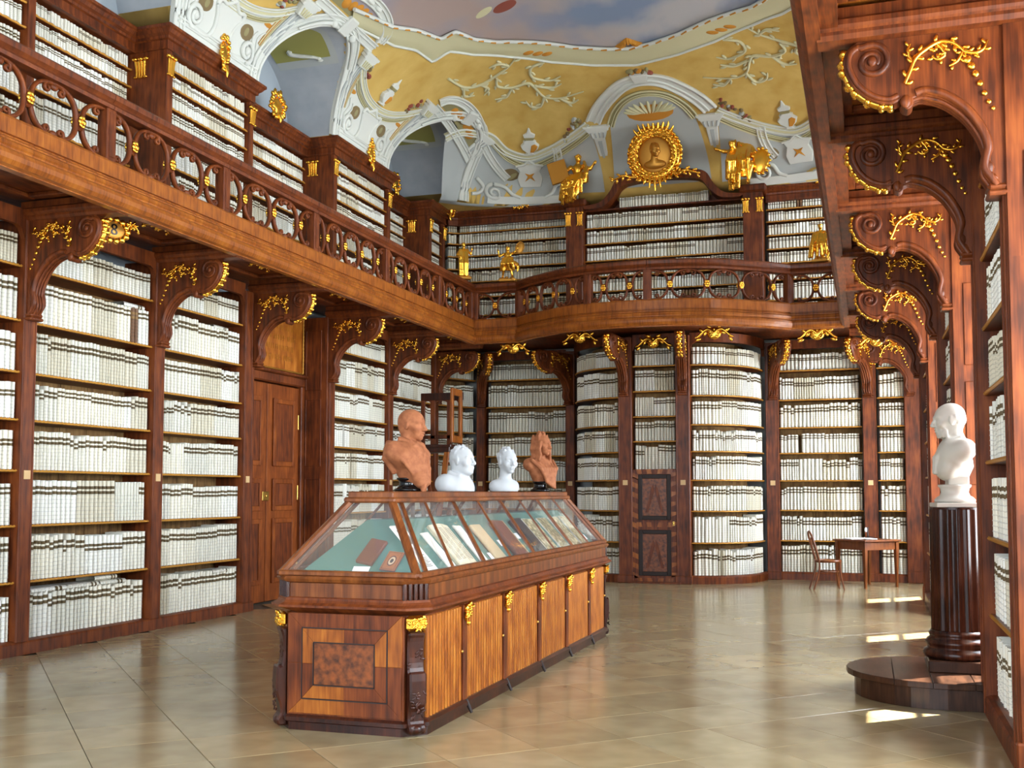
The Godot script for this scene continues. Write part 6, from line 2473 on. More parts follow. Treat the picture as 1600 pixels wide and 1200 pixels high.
func build_ladder() -> void:
	var t := thing("library_ladder", "tall wooden library ladder with a railed platform, against the left bookcases", "ladder", Vector3(-7.06, 0, -17.45))
	var wood: Material = M.walnut
	# platform
	var mb := MB.new()
	mb.box(Vector3(0, 2.34, 0), Vector3(0.78, 0.05, 0.62), Basis.IDENTITY, 0.008)
	mb.box(Vector3(0, 2.28, 0), Vector3(0.70, 0.09, 0.54), Basis.IDENTITY, 0.008)
	obj("platform", mb, M.dark_wood, t)
	# back rail with three arched openings: posts, rails, arch heads
	for z in [-0.27]:
		for x in [-0.36, -0.17, 0.14, 0.34]:
			mb = MB.new()
			mb.box(Vector3(x, 2.82, z), Vector3(0.075 if absf(x) > 0.2 else 0.09, 0.92, 0.04), Basis.IDENTITY, 0.006)
			obj("rail_post", mb, wood, t)
		mb = MB.new()
		mb.box(Vector3(0, 3.23, z), Vector3(0.80, 0.13, 0.05), Basis.IDENTITY, 0.008)
		obj("top_rail", mb, M.dark_wood, t)
		mb = MB.new()
		mb.box(Vector3(0, 2.52, z), Vector3(0.76, 0.07, 0.04), Basis.IDENTITY, 0.006)
		obj("lower_rail", mb, wood, t)
		for r in [[-0.275, 0.06], [-0.015, 0.115], [0.245, 0.055]]:
			mb = MB.new()
			var pl := PackedVector2Array([Vector2(-r[1] - 0.01, 0.06)])
			for k in 9:
				var a := PI - PI * k / 8.0
				pl.append(Vector2(cos(a) * r[1], sin(a) * 0.045 - 0.02))
			pl.append(Vector2(r[1] + 0.01, 0.06))
			mb.extrude(pl, 0.03, Vector3(r[0], 3.13, z))
			obj("arch_head", mb, wood, t)
	# side panel with a long opening
	mb = MB.new()
	for z in [-0.20, 0.20]:
		mb.box(Vector3(0.37, 2.86, z), Vector3(0.04, 0.92, 0.09), Basis.IDENTITY, 0.006)
	mb.box(Vector3(0.37, 3.27, 0), Vector3(0.042, 0.12, 0.44), Basis.IDENTITY, 0.006)
	mb.box(Vector3(0.37, 2.46, 0), Vector3(0.042, 0.12, 0.44), Basis.IDENTITY, 0.006)
	obj("side_panel", mb, M.cherry, t)
	# ladder: two raking stiles with treads towards the room, two props behind
	for z in [-0.24, 0.24]:
		mb = MB.new()
		var a := Vector3(0.36, 2.30, z); var d := Vector3(-0.05 + 0.0, 0.0, z)
		a = Vector3(0.30, 2.30, z); d = Vector3(0.0, 0.0, z)
		var dir := (d - a).normalized()
		mb.box((a + d) / 2, Vector3(0.09, a.distance_to(d), 0.04), Basis(dir.cross(Vector3(0, 0, 1)) * -1.0, -dir, Vector3(0, 0, 1)), 0.006)
		obj("stile", mb, M.cherry, t)
		mb = MB.new()
		a = Vector3(-0.34, 2.30, z); d = Vector3(-0.10, 0.0, z)
		a = Vector3(-0.30, 2.0, z); d = Vector3(0.12, 0.0, z)
		dir = (d - a).normalized()
		mb.box((a + d) / 2, Vector3(0.07, a.distance_to(d), 0.035), Basis(dir.cross(Vector3(0, 0, 1)) * -1.0, -dir, Vector3(0, 0, 1)), 0.006)
		obj("brace", mb, wood, t)
		mb = MB.new()
		mb.box(Vector3(-0.33, 1.14, z), Vector3(0.06, 2.28, 0.05), Basis.IDENTITY, 0.006)
		obj("leg", mb, wood, t)
	for k in 8:
		mb = MB.new()
		var f := (k + 1) / 9.0
		mb.box(Vector3(0.30 * f, 2.30 * f, 0), Vector3(0.15, 0.03, 0.46), Basis.IDENTITY, 0.004)
		obj("tread", mb, wood, t)
	for y in [0.35, 1.55]:
		mb = MB.new()
		mb.box(Vector3(-0.33, y, 0), Vector3(0.04, 0.07, 0.46), Basis.IDENTITY, 0.004)
		obj("stretcher", mb, wood, t)

func build_table_chair() -> void:
	# small writing table, corner towards the viewer
	var t := thing("writing_table", "small wooden writing table with tapered legs by the far right corner", "table", Vector3(-0.02, 0, -18.98), 0.80)
	var mb := MB.new()
	mb.box(Vector3(0, 0.765, 0), Vector3(0.82, 0.03, 0.72), Basis.IDENTITY, 0.006)
	obj("tabletop", mb, M.case_wood, t)
	mb = MB.new()
	for s in [-1, 1]:
		mb.box(Vector3(0, 0.68, s * 0.29), Vector3(0.66, 0.13, 0.025), Basis.IDENTITY, 0.003)
		mb.box(Vector3(s * 0.34, 0.68, 0), Vector3(0.025, 0.13, 0.56), Basis.IDENTITY, 0.003)
	obj("apron", mb, M.case_wood, t)
	for sx in [-1, 1]:
		for sz in [-1, 1]:
			mb = MB.new()
			var rr: Array = []
			for q in [[0.75, 0.030], [0.60, 0.030], [0.0, 0.016]]:
				rr.append(PackedVector3Array([Vector3(sx * 0.35 - q[1], q[0], sz * 0.30 - q[1]), Vector3(sx * 0.35 + q[1], q[0], sz * 0.30 - q[1]), Vector3(sx * 0.35 + q[1], q[0], sz * 0.30 + q[1]), Vector3(sx * 0.35 - q[1], q[0], sz * 0.30 + q[1])]))
			for i in 2:
				for j in 4:
					mb.quad(rr[i][j], rr[i][(j + 1) % 4], rr[i + 1][(j + 1) % 4], rr[i + 1][j])
			obj("leg", mb, M.case_wood, t)
	var tp := thing("open_register", "white open book lying on the writing table", "book", Vector3(-0.12, 0.783, -18.86), 0.5)
	for s in [-1, 1]:
		mb = MB.new()
		mb.box(Vector3(s * 0.115, 0.012, 0), Vector3(0.22, 0.016, 0.30), Basis(Vector3(0, 0, 1), -s * 0.05), 0.004)
		obj("page_block", mb, M.card, tp)
	tp = thing("desk_stand", "small dark desk stand with a white label on the writing table", "desk stand", Vector3(0.0, 0.781, -19.12))
	mb = MB.new()
	mb.lathe(pv2([0.0, 0.0, 0.075, 0.0, 0.075, 0.012, 0.02, 0.03, 0.012, 0.06, 0.012, 0.19, 0.0, 0.195]), 12)
	mb.tube(PackedVector3Array([Vector3(0, 0.05, 0), Vector3(0.06, 0.03, 0.01), Vector3(0.13, 0.012, 0.02)]), PackedFloat32Array([0.008]), 6)
	obj("stem", mb, M.ebony, tp)
	mb = MB.new()
	mb.ball(Vector3(-0.03, 0.15, 0.02), Vector3(0.022, 0.04, 0.02))
	obj("white_tag", mb, M.card, tp)
	# bentwood chair facing the table
	t = thing("bentwood_chair", "brown bentwood chair with a double-hoop back beside the writing table", "chair", Vector3(-0.62, 0, -18.28), 0.25)
	var wood: Material = M.bentwood
	mb = MB.new()
	var ring := PackedVector3Array()
	for k in 20:
		var a := TAU * k / 20
		ring.append(Vector3(cos(a) * 0.20, 0.455, sin(a) * 0.20))
	mb.tube(ring, PackedFloat32Array([0.018]), 6, true, 1.3)
	obj("seat_ring", mb, wood, t)
	mb = MB.new()
	mb.lathe(pv2([0.0, 0.450, 0.10, 0.452, 0.19, 0.462, 0.19, 0.448, 0.0, 0.440]), 20)
	obj("seat", mb, M.cane, t)
	mb = MB.new()
	var r2 := PackedVector3Array()
	for k in 18:
		var a := TAU * k / 18
		r2.append(Vector3(cos(a) * 0.165, 0.29, sin(a) * 0.165))
	mb.tube(r2, PackedFloat32Array([0.010]), 6, true)
	obj("leg_ring", mb, wood, t)
	for s in [-1, 1]:
		mb = MB.new()
		var sp := spline([Vector3(0.165, 0.45, s * 0.12), Vector3(0.17, 0.25, s * 0.14), Vector3(0.215, 0.0, s * 0.175)], 6)
		mb.tube(sp, taper(0.017, 0.012, sp.size()), 8)
		obj("leg", mb, wood, t)
	# rear legs run up into the outer hoop
	mb = MB.new()
	var hp := spline([Vector3(-0.26, 0.0, 0.165), Vector3(-0.18, 0.26, 0.155), Vector3(-0.17, 0.46, 0.155), Vector3(-0.23, 0.70, 0.165), Vector3(-0.275, 0.86, 0.13), Vector3(-0.295, 0.925, 0.0), Vector3(-0.275, 0.86, -0.13), Vector3(-0.23, 0.70, -0.165), Vector3(-0.17, 0.46, -0.155), Vector3(-0.18, 0.26, -0.155), Vector3(-0.26, 0.0, -0.165)], 5)
	mb.tube(hp, PackedFloat32Array([0.015]), 8)
	obj("back_hoop", mb, wood, t)
	mb = MB.new()
	hp = spline([Vector3(-0.17, 0.47, 0.09), Vector3(-0.22, 0.66, 0.085), Vector3(-0.255, 0.79, 0.06), Vector3(-0.265, 0.82, 0.0), Vector3(-0.255, 0.79, -0.06), Vector3(-0.22, 0.66, -0.085), Vector3(-0.17, 0.47, -0.09)], 5)
	mb.tube(hp, PackedFloat32Array([0.011]), 8)
	obj("inner_hoop", mb, wood, t)

# ------------------------------------------------------------------ painted and moulded vault
func surf(p: Vector2, off: float) -> Vector3:
	return Vector3(p.x, vault_h(p.x, p.y), p.y) + vault_n(p.x, p.y) * off

func mirror_x(a: Array) -> Array:
	var out := []
	for i in range(0, a.size(), 2):
		out.append(2 * XC - a[i]); out.append(a[i + 1])
	return out

# a line on the vault as points with their sideways direction
func on_vault(line: PackedVector2Array, off: float) -> Array:
	var P := PackedVector3Array(); var S := PackedVector3Array(); var N := PackedVector3Array()
	for p in line:
		P.append(surf(p, off))
		N.append(vault_n(p.x, p.y))
	for i in P.size():
		var t := (P[mini(i + 1, P.size() - 1)] - P[maxi(i - 1, 0)]).normalized()
		S.append(t.cross(N[i]).normalized())
	return [P, S, N]

func band3(mb: MB, P: PackedVector3Array, S: PackedVector3Array, N: PackedVector3Array, w: float, th: float) -> void:
	var r0 := PackedVector3Array(); var r1 := PackedVector3Array(); var r2 := PackedVector3Array(); var r3 := PackedVector3Array()
	for i in P.size():
		r0.append(P[i] + S[i] * w / 2 - N[i] * 0.03); r1.append(P[i] + S[i] * w / 2 + N[i] * th)
		r2.append(P[i] - S[i] * w / 2 + N[i] * th); r3.append(P[i] - S[i] * w / 2 - N[i] * 0.03)
	mb.grid([r0, r1]); mb.grid([r1, r2]); mb.grid([r2, r3])

func rib3(mb: MB, P: PackedVector3Array, S: PackedVector3Array, N: PackedVector3Array, lat: float, rad: float, lift: float) -> void:
	var q := PackedVector3Array()
	for i in P.size():
		q.append(P[i] + S[i] * lat + N[i] * lift)
	mb.tube(q, PackedFloat32Array([rad]), 6)

func moulding(parent: Node, called: String, P: PackedVector3Array, S: PackedVector3Array, N: PackedVector3Array, w: float, band: Material, ribs: Material) -> void:
	var mb := MB.new()
	band3(mb, P, S, N, w, 0.025)
	var o := obj(called, mb, band, parent)
	mb = MB.new()
	rib3(mb, P, S, N, w * 0.46, w * 0.10, 0.03)
	obj("rib", mb, ribs, o)
	mb = MB.new()
	rib3(mb, P, S, N, w * 0.12, w * 0.08, 0.03)
	obj("rib", mb, ribs, o)
	mb = MB.new()
	rib3(mb, P, S, N, -w * 0.42, w * 0.12, 0.03)
	obj("rib", mb, ribs, o)

func line_moulding(parent: Node, called: String, pts: Array, w: float, band: Material, ribs: Material, smooth := true) -> void:
	var l := spline2(pv2(pts), 6) if smooth else refine(pv2(pts), 0.08)
	var a := on_vault(l, 0.0)
	moulding(parent, called, a[0], a[1], a[2], w, band, ribs)

# a patch of paint between two lines of the plan
func strip(parent: Node, called: String, lo: Array, hi: Array, across: int, off: float, m: Material, steps := 6) -> void:
	var a := spline2(pv2(lo), steps); var b := spline2(pv2(hi), steps)
	var cnt := maxi(a.size(), b.size())
	var la := path_len(a); var lb := path_len(b)
	var rows_: Array = []
	for k in across + 1:
		var r := PackedVector3Array()
		for i in cnt:
			var t := float(i) / (cnt - 1)
			var p: Vector2 = along(a, la * t)[0].lerp(along(b, lb * t)[0], float(k) / across)
			r.append(surf(p, off))
		rows_.append(r)
	var mb := MB.new()
	mb.grid(rows_)
	obj(called, mb, m, parent)

# scrolling tendril with leaves lying on the vault
func tendril(mb: MB, pts: Array, r0: float, sd: int, leafy := true) -> void:
	var l := spline2(pv2(pts), 5)
	var a := on_vault(l, 0.012)
	var P: PackedVector3Array = a[0]; var S: PackedVector3Array = a[1]; var N: PackedVector3Array = a[2]
	mb.tube(P, taper(r0, r0 * 0.45, P.size(), r0 * 1.15), 6)
	var r := RandomNumberGenerator.new()
	r.seed = sd
	if leafy:
		for i in range(2, P.size() - 1, 3):
			var q := 1.0 if (i / 3) % 2 else -1.0
			var t := (P[i + 1] - P[i - 1]).normalized()
			mb.ball(P[i] + S[i] * q * r0 * 2.2, Vector3(r0 * 2.8, r0 * 0.9, r0 * 0.9), Basis(t, S[i], t.cross(S[i])) * Basis(Vector3(0, 0, 1), q * r.randf_range(0.3, 0.9)), 6, 4)

func volute(mb: MB, c: Vector2, r: float, a0: float, turns: float, rad: float) -> void:
	var l := PackedVector2Array()
	for p in spiral(Vector2.ZERO, r, r * 0.15, a0, turns, 26):
		l.append(c + p)
	var a := on_vault(l, 0.02)
	mb.tube(a[0], taper(rad, rad * 0.8, 26), 6)

func blob(parent: Node, called: String, c: Vector2, rx: float, rz: float, m: Material, th := 0.03, turn := 0.0) -> void:
	var n := vault_n(c.x, c.y)
	var x := Vector3(cos(turn), 0, sin(turn))
	x = (x - n * x.dot(n)).normalized()
	var b := Basis(x, n, x.cross(n))
	var mb := MB.new()
	mb.ball(surf(c, 0.0), Vector3(rx, th, rz), b, 18, 8)
	obj(called, mb, m, parent)

# outline (in the vault's own tangent plane, y up the vault) pushed out a little
func plate(parent: Node, called: String, c: Vector2, outline: Array, m: Material, th := 0.05, turn := 0.0) -> Node:
	var n := vault_n(c.x, c.y)
	var up := Vector3(0, 1, 0) - n * n.y
	up = up.normalized()
	var side := up.cross(n) * -1.0
	side = n.cross(up) * -1.0
	var b := Basis(up.cross(n), up, n)
	if turn != 0.0:
		b = b * Basis(Vector3(0, 0, 1), turn)
	var mb := MB.new()
	mb.extrude(pv2(outline), th, surf(c, 0.01), b, minf(0.012, th * 0.3))
	return obj(called, mb, m, parent)

func capital_shape(parent: Node, c: Vector2, s: float, turn := 0.0) -> void:
	var white: Material = M.paint_white
	var o := plate(parent, "capital", c, [-0.13 * s, 0.0, -0.19 * s, 0.16 * s, -0.22 * s, 0.18 * s, -0.22 * s, 0.22 * s, -0.26 * s, 0.25 * s, -0.26 * s, 0.29 * s, 0.26 * s, 0.29 * s, 0.26 * s, 0.25 * s, 0.22 * s, 0.22 * s, 0.22 * s, 0.18 * s, 0.19 * s, 0.16 * s, 0.13 * s, 0.0], white, 0.10, turn)
	for k in 4:
		plate(o, "flute", c, [(-0.125 + k * 0.07) * s, 0.02 * s, (-0.15 + k * 0.085) * s, 0.15 * s, (-0.11 + k * 0.085) * s, 0.15 * s, (-0.095 + k * 0.07) * s, 0.02 * s], M.paint_grey, 0.13, turn)
	plate(o, "pilaster", c, [-0.075 * s, -0.62 * s, -0.11 * s, -0.02, 0.11 * s, -0.02, 0.075 * s, -0.62 * s], white, 0.05, turn)
	plate(o, "pilaster_panel", c, [-0.03 * s, -0.56 * s, -0.045 * s, -0.08 * s, 0.045 * s, -0.08 * s, 0.03 * s, -0.56 * s], M.paint_grey, 0.065, turn)

func urn(parent: Node, foot: Vector2, s: float, turn := 0.0) -> void:
	var prof := [0.0, 0.0, -0.09, 0.0, -0.05, 0.04, -0.14, 0.12, -0.17, 0.20, -0.11, 0.27, -0.12, 0.30, -0.07, 0.33, -0.10, 0.40, -0.11, 0.45, -0.04, 0.50, -0.015, 0.60, 0.0, 0.62]
	var out := []
	for i in range(0, prof.size(), 2):
		out.append(prof[i] * s); out.append(prof[i + 1] * s)
	for i in range(prof.size() - 4, 0, -2):
		out.append(-prof[i] * s); out.append(prof[i + 1] * s)
	var o := plate(parent, "painted_urn", foot, out, M.paint_white, 0.12, turn)
	plate(o, "gilt_gadroon", foot, [0.0, 0.06 * s, 0.06 * s, 0.06 * s, 0.12 * s, 0.13 * s, 0.145 * s, 0.20 * s, 0.09 * s, 0.25 * s, 0.03 * s, 0.22 * s], M.paint_ochre, 0.145, turn)
	plate(o, "lid_band", foot, [-0.075 * s, 0.335 * s, -0.10 * s, 0.40 * s, 0.10 * s, 0.40 * s, 0.075 * s, 0.335 * s], M.paint_olive, 0.14, turn)

func lunette_curve(zc: float, side: float) -> PackedVector3Array:
	var out := PackedVector3Array()
	for k in 41:
		var a := PI * k / 40.0
		var z := zc - 1.08 * cos(a) * side
		var h := CORN + 1.10 * sin(a)
		var lo := 0.0; var hi := 4.2
		for i in 22:
			var m := (lo + hi) / 2
			if vault_h(XC - m * side, z) > h:
				lo = m
			else:
				hi = m
		out.append(Vector3(XC - lo * side, h, z))
	return out

func build_ceiling_paint() -> void:
	mat("paint_white", Color(0.80, 0.81, 0.78), 0.85)
	mat("paint_grey", Color(0.66, 0.68, 0.67), 0.9)
	mat("paint_olive", Color(0.55, 0.52, 0.36), 0.9)
	mat("paint_ochre", Color(0.74, 0.50, 0.15), 0.9)
	mat("paint_cream", Color(0.77, 0.75, 0.60), 0.9)
	mat("paint_red", Color(0.52, 0.26, 0.20), 0.9)
	mat("paint_brown", Color(0.47, 0.40, 0.27), 0.9)
	mat("paint_green", Color(0.57, 0.56, 0.30), 0.9)
	var ce := get_node("ceiling")
	# --- the sky fresco in the middle
	var far_in := [-6.66, -13.3, -6.47, -14.20, -6.26, -14.61, -6.10, -15.14, -5.85, -15.14, -5.70, -15.57, -5.44, -15.87, -5.11, -16.05, -4.75, -16.22, -4.29, -16.47, -3.80, -16.63, -3.465, -16.68]
	var half := pv2(far_in)
	var bound := PackedVector2Array(half)
	for i in range(half.size() - 2, -1, -1):
		bound.append(Vector2(2 * XC - half[i].x, half[i].y))
	var fr := MB.new()
	fr.colored = true
	var nz := FastNoiseLite.new()
	nz.seed = 9; nz.frequency = 0.42; nz.fractal_octaves = 5
	var nw := FastNoiseLite.new()
	nw.seed = 21; nw.frequency = 0.9; nw.fractal_octaves = 4
	var fine := refine(bound, 0.06)
	var rows_: Array = []
	var cols: Array = []
	for k in 90:
		var t := float(k) / 89
		var r := PackedVector3Array(); var cr := []
		for p in fine:
			var q := Vector2(p.x, lerpf(p.y, 1.5, pow(t, 1.6)))
			r.append(surf(q, 0.02))
			var v := nz.get_noise_2d(q.x * 1.0, q.y * 1.4) + 0.25 * nw.get_noise_2d(q.x * 2.0, q.y)
			var leftness := clampf((-4.1 - q.x) * 0.55 + (q.y + 15.6) * -0.12 + 0.25, -0.4, 1.0)
			var blue := Color(0.20, 0.26, 0.38)
			var white := Color(0.43, 0.42, 0.43)
			var pink := Color(0.36, 0.27, 0.24)
			var c := blue.lerp(white, clampf(v * 1.9 + 0.35, 0, 1)).lerp(pink, clampf(leftness + v * 0.7, 0, 1))
			cr.append(c)
		rows_.append(r); cols.append(cr)
	for i in rows_.size() - 1:
		for j in fine.size() - 1:
			var a: Vector3 = rows_[i][j]; var b: Vector3 = rows_[i][j + 1]; var c: Vector3 = rows_[i + 1][j + 1]; var d: Vector3 = rows_[i + 1][j]
			var na := vault_n(a.x, a.z); var nb := vault_n(b.x, b.z); var nc := vault_n(c.x, c.z); var nd := vault_n(d.x, d.z)
			for e in [[a, na, cols[i][j]], [c, nc, cols[i + 1][j + 1]], [b, nb, cols[i][j + 1]], [a, na, cols[i][j]], [d, nd, cols[i + 1][j]], [c, nc, cols[i + 1][j + 1]]]:
				fr.v.append(e[0]); fr.n.append(e[1]); fr.c.append(e[2])
	var fm := mat("fresco", Color.WHITE, 0.92)
	fm.vertex_color_use_as_albedo = true
	obj("sky_fresco", fr, fm, ce)
	blob(ce, "painted_red_cloak", Vector2(-5.02, -15.05), 0.34, 0.17, M.paint_red, 0.03, 0.3)
	blob(ce, "painted_cloth", Vector2(-5.34, -15.02), 0.22, 0.10, M.paint_cream, 0.035, 0.5)
	# --- the cream cornice band round it
	var mid := PackedVector2Array(); var edge := PackedVector2Array()
	var outer := pv2([-6.84, -13.6, -6.66, -14.69, -6.49, -15.14, -6.44, -15.68, -6.14, -15.65, -5.88, -16.05, -5.41, -16.45, -4.80, -16.83, -4.17, -17.06, -3.465, -17.20])
	for i in range(outer.size() - 2, -1, -1):
		outer.append(Vector2(2 * XC - outer[i].x, outer[i].y))
	var l1 := path_len(bound); var l2 := path_len(outer)
	var ob := []; var ib := []
	var bandrows: Array = []
	for k in 5:
		var r := PackedVector3Array()
		for i in 121:
			var t := i / 120.0
			var a: Vector2 = along(outer, l2 * t)[0]; var b: Vector2 = along(bound, l1 * t)[0]
			r.append(surf(a.lerp(b, k / 4.0), [0.0, 0.035, 0.045, 0.045, 0.06][k]))
		bandrows.append(r)
	var bm := MB.new()
	bm.grid(bandrows)
	var bo := obj("cornice_band", bm, M.paint_cream, ce)
	for a in [[bound, 0.030, 0.06, M.paint_white], [outer, 0.022, 0.015, M.paint_white]]:
		var tb := MB.new()
		var q := on_vault(refine(a[0], 0.07), a[2])
		tb.tube(q[0], PackedFloat32Array([a[1]]), 6)
		obj("rib", tb, a[3], bo)
	# short twisted ochre strokes along the inner rib, ochre clouds, a shell at the middle
	var lr := path_len(bound)
	for i in range(1, 46):
		var s := lr * i / 46.0
		var p0: Vector2 = along(bound, s)[0]; var p1: Vector2 = along(bound, s + 0.10)[0]
		var st := MB.new()
		st.tube(PackedVector3Array([surf(p0, 0.085), surf(p1 + Vector2(0, 0.02), 0.09)]), PackedFloat32Array([0.014]), 5)
		obj("ochre_twist", st, M.paint_ochre, bo)
	for c in [[-4.93, -16.50], [-2.00, -16.50], [-4.79, -16.55], [-2.14, -16.55], [-5.07, -16.43], [-1.86, -16.43]]:
		blob(bo, "ochre_ornament", Vector2(c[0], c[1]), 0.13, 0.07, M.paint_ochre, 0.065, 0.3 if c[0] < XC else -0.3)
	for k in 9:
		var a := PI * k / 8.0
		blob(bo, "ochre_shell", Vector2(-3.465 + cos(a) * 0.13, -16.64 + sin(a) * 0.10), 0.10, 0.04, M.paint_ochre, 0.075, -a)
	# --- spandrels between the lunettes, arch mouldings
	for side in [1.0, -1.0]:
		for k in LUNETTES.size():
			var zc: float = LUNETTES[k]
			if side < 0 and zc > -8:
				continue
			var P := lunette_curve(zc, side)
			var S := PackedVector3Array(); var N := PackedVector3Array()
			for i in P.size():
				var n := vault_n(P[i].x, P[i].z)
				N.append(n)
				var t := (P[mini(i + 1, 40)] - P[maxi(i - 1, 0)]).normalized()
				S.append(t.cross(n).normalized())
			# shift outwards from the opening by half the band
			var mid3 := P[20]
			var sg := 1.0 if S[20].dot(Vector3(side, 0.6, 0)) > 0 else -1.0
			var Q := PackedVector3Array()
			for i in P.size():
				Q.append(P[i] + S[i] * sg * 0.09)
			moulding(ce, "lunette_arch", Q, S, N, 0.20, M.paint_white, M.paint_white)
			# keystone
			var kp := MB.new()
			kp.box(P[20] + S[20] * sg * 0.10 + N[20] * 0.03, Vector3(0.30, 0.10, 0.22), Basis(S[20], N[20], S[20].cross(N[20])), 0.02)
			obj("keystone", kp, M.paint_white, ce)
			for v in [-1, 1]:
				var sv := MB.new()
				var arr := PackedVector3Array()
				for i in range(20 + v * 3, 20 + v * 10, v):
					arr.append(P[i] + S[i] * sg * 0.06 + N[i] * 0.05)
				sv.tube(arr, taper(0.035, 0.02, arr.size()), 6)
				sv.ball(arr[0], Vector3(0.06, 0.06, 0.06))
				obj("keystone_scroll", sv, M.paint_white, ce)
		var pairs := [[-5.4, -9.55], [-9.55, -13.55], [-13.55, -17.65]]
		if side < 0:
			pairs = [[-13.55, -17.65]]
		for pr in pairs:
			var grid_rows: Array = []
			for i in 15:
				var r := PackedVector3Array()
				for j in 31:
					var u := -1.0 + 2.0 * j / 30.0
					var h := CORN + 0.02 + (0.71 + 0.40 * pow(absf(u), 2.2)) * i / 14.0
					var w := 1.08 * sqrt(maxf(0.0, 1.0 - pow(minf((h - CORN) / 1.10, 1.0), 2.0)))
					var za: float = pr[0] - w - 0.02; var zb: float = pr[1] + w + 0.02
					r.append(surf(side_at(lerpf(za, zb, (u + 1.0) / 2.0), h, side), 0.012))
				grid_rows.append(r)
			var sp := MB.new()
			sp.grid(grid_rows)
			var so := obj("painted_spandrel", sp, M.paint_white, ce)
			spandrel_art(so, (pr[0] + pr[1]) / 2, side, absf(pr[0] - pr[1]))
	# lunette soffits: a green field in a grey frame, with a white scroll
	for zc in [-9.55, -13.55, -17.65]:
		var rows3: Array = []
		for lay in [[0.62, 0.34, M.paint_grey, "soffit_frame", 0.010], [0.50, 0.42, M.paint_green, "soffit_field", 0.022]]:
			var w: float = lay[0]; var x_in: float = -7.30 + (0.62 - w) * -0.7
			var mb := MB.new()
			var rr: Array = []
			for i in 2:
				var r := PackedVector3Array()
				for j in 13:
					var t := -1.0 + j / 6.0
					var z: float = zc + t * w
					var bend := 0.10 * (1.0 - absf(t)) if i == 1 else 0.0
					r.append(Vector3((-8.28 if i == 0 else x_in + bend), lunette_h(z, zc) - lay[4], z))
				rr.append(r)
			mb.grid(rr)
			obj(lay[3], mb, lay[2], ce)
		var sc := MB.new()
		for s in [-1, 1]:
			var pts := []
			for k in 8:
				var t := k / 7.0
				var z: float = zc + s * (0.30 + 0.24 * t)
				pts.append(Vector3(-7.95 + 0.35 * t - 0.10 * sin(t * 6.0), lunette_h(z, zc) - 0.04, z))
			var spn := spline(pts, 4)
			sc.tube(spn, taper(0.035, 0.015, spn.size(), 0.03), 6)
			for k in range(2, spn.size() - 1, 4):
				sc.ball(spn[k], Vector3(0.05, 0.02, 0.035), Basis.IDENTITY, 6, 4)
		obj("soffit_scroll", sc, M.paint_white, ce)
	# --- far end: grey zone under the swags, arch with shell over the medallion
	var swl := [-7.02, -17.70, -6.77, -17.83, -6.58, -18.05, -6.38, -18.29, -6.22, -18.73, -5.87, -18.98, -5.40, -18.92, -4.94, -18.72, -4.60, -18.50]
	var low := [-7.55, -18.75, -7.25, -19.05, -6.95, -19.25, -6.65, -19.38, -6.25, -19.48, -5.88, -19.53, -5.4, -19.56, -4.95, -19.57, -4.55, -19.58]
	for s in 2:
		var a: Array = swl if s == 0 else mirror_x(swl)
		var b: Array = low if s == 0 else mirror_x(low)
		strip(ce, "painted_wall_zone", b, a, 8, 0.008, M.paint_grey)
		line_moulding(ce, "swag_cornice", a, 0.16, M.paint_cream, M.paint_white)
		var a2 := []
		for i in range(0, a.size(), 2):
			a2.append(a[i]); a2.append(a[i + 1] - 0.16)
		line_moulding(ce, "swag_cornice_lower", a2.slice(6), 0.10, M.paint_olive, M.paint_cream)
		var x := func(v: float) -> float: return v if s == 0 else 2 * XC - v
		capital_shape(ce, Vector2(x.call(-4.47), -18.80), 0.95)
		capital_shape(ce, Vector2(x.call(-6.62), -18.32), 0.85, -0.45 if s == 0 else 0.45)
		urn(ce, Vector2(x.call(-5.80), -18.92), 1.0)
		# pedestal with its scrolls under the urn
		var ped := plate(ce, "painted_pedestal", Vector2(x.call(-5.92), -19.28), [-0.20, -0.22, -0.24, -0.05, -0.19, 0.10, -0.24, 0.20, -0.10, 0.22, 0.0, 0.31, 0.10, 0.22, 0.24, 0.20, 0.19, 0.10, 0.24, -0.05, 0.20, -0.22], M.paint_white, 0.10)
		plate(ped, "pedestal_flower", Vector2(x.call(-5.92), -19.28), [-0.10, -0.10, -0.04, 0.0, -0.09, 0.07, 0.0, 0.04, 0.09, 0.07, 0.04, 0.0, 0.10, -0.10, 0.0, -0.03], M.paint_ochre, 0.13)
		plate(ped, "pedestal_cap", Vector2(x.call(-5.92), -19.28), [-0.26, 0.19, -0.11, 0.215, 0.0, 0.30, 0.11, 0.215, 0.26, 0.19, 0.26, 0.23, 0.11, 0.255, 0.0, 0.345, -0.11, 0.255, -0.26, 0.23], M.paint_white, 0.15)
		# scrolls drawn on the steep wall zone, in (x, height)
		var vo := MB.new()
		for q in [[-6.62, 7.22, 1.0], [-5.30, 7.24, -1.0]]:
			var ln := PackedVector2Array()
			for p in spiral(Vector2(q[0], q[1]), 0.15, 0.025, PI / 2, 1.6 * q[2], 26):
				ln.append(far_at(x.call(p.x), p.y))
			var oa := on_vault(ln, 0.03)
			vo.tube(oa[0], taper(0.04, 0.028, 26), 6)
		for q in [[-6.60, 7.37, -6.42, 7.33, -6.30, 7.20, -6.16, 7.14], [-5.32, 7.39, -5.46, 7.34, -5.56, 7.20, -5.70, 7.14], [-6.85, 7.45, -6.78, 7.32, -6.86, 7.20, -6.98, 7.16]]:
			var ln := PackedVector2Array()
			for p in spline2(pv2(q), 5):
				ln.append(far_at(x.call(p.x), p.y))
			var oa := on_vault(ln, 0.03)
			vo.tube(oa[0], taper(0.04, 0.035, ln.size()), 6)
		obj("pedestal_scrolls", vo, M.paint_white, ce)
		var led := MB.new()
		var la := PackedVector2Array()
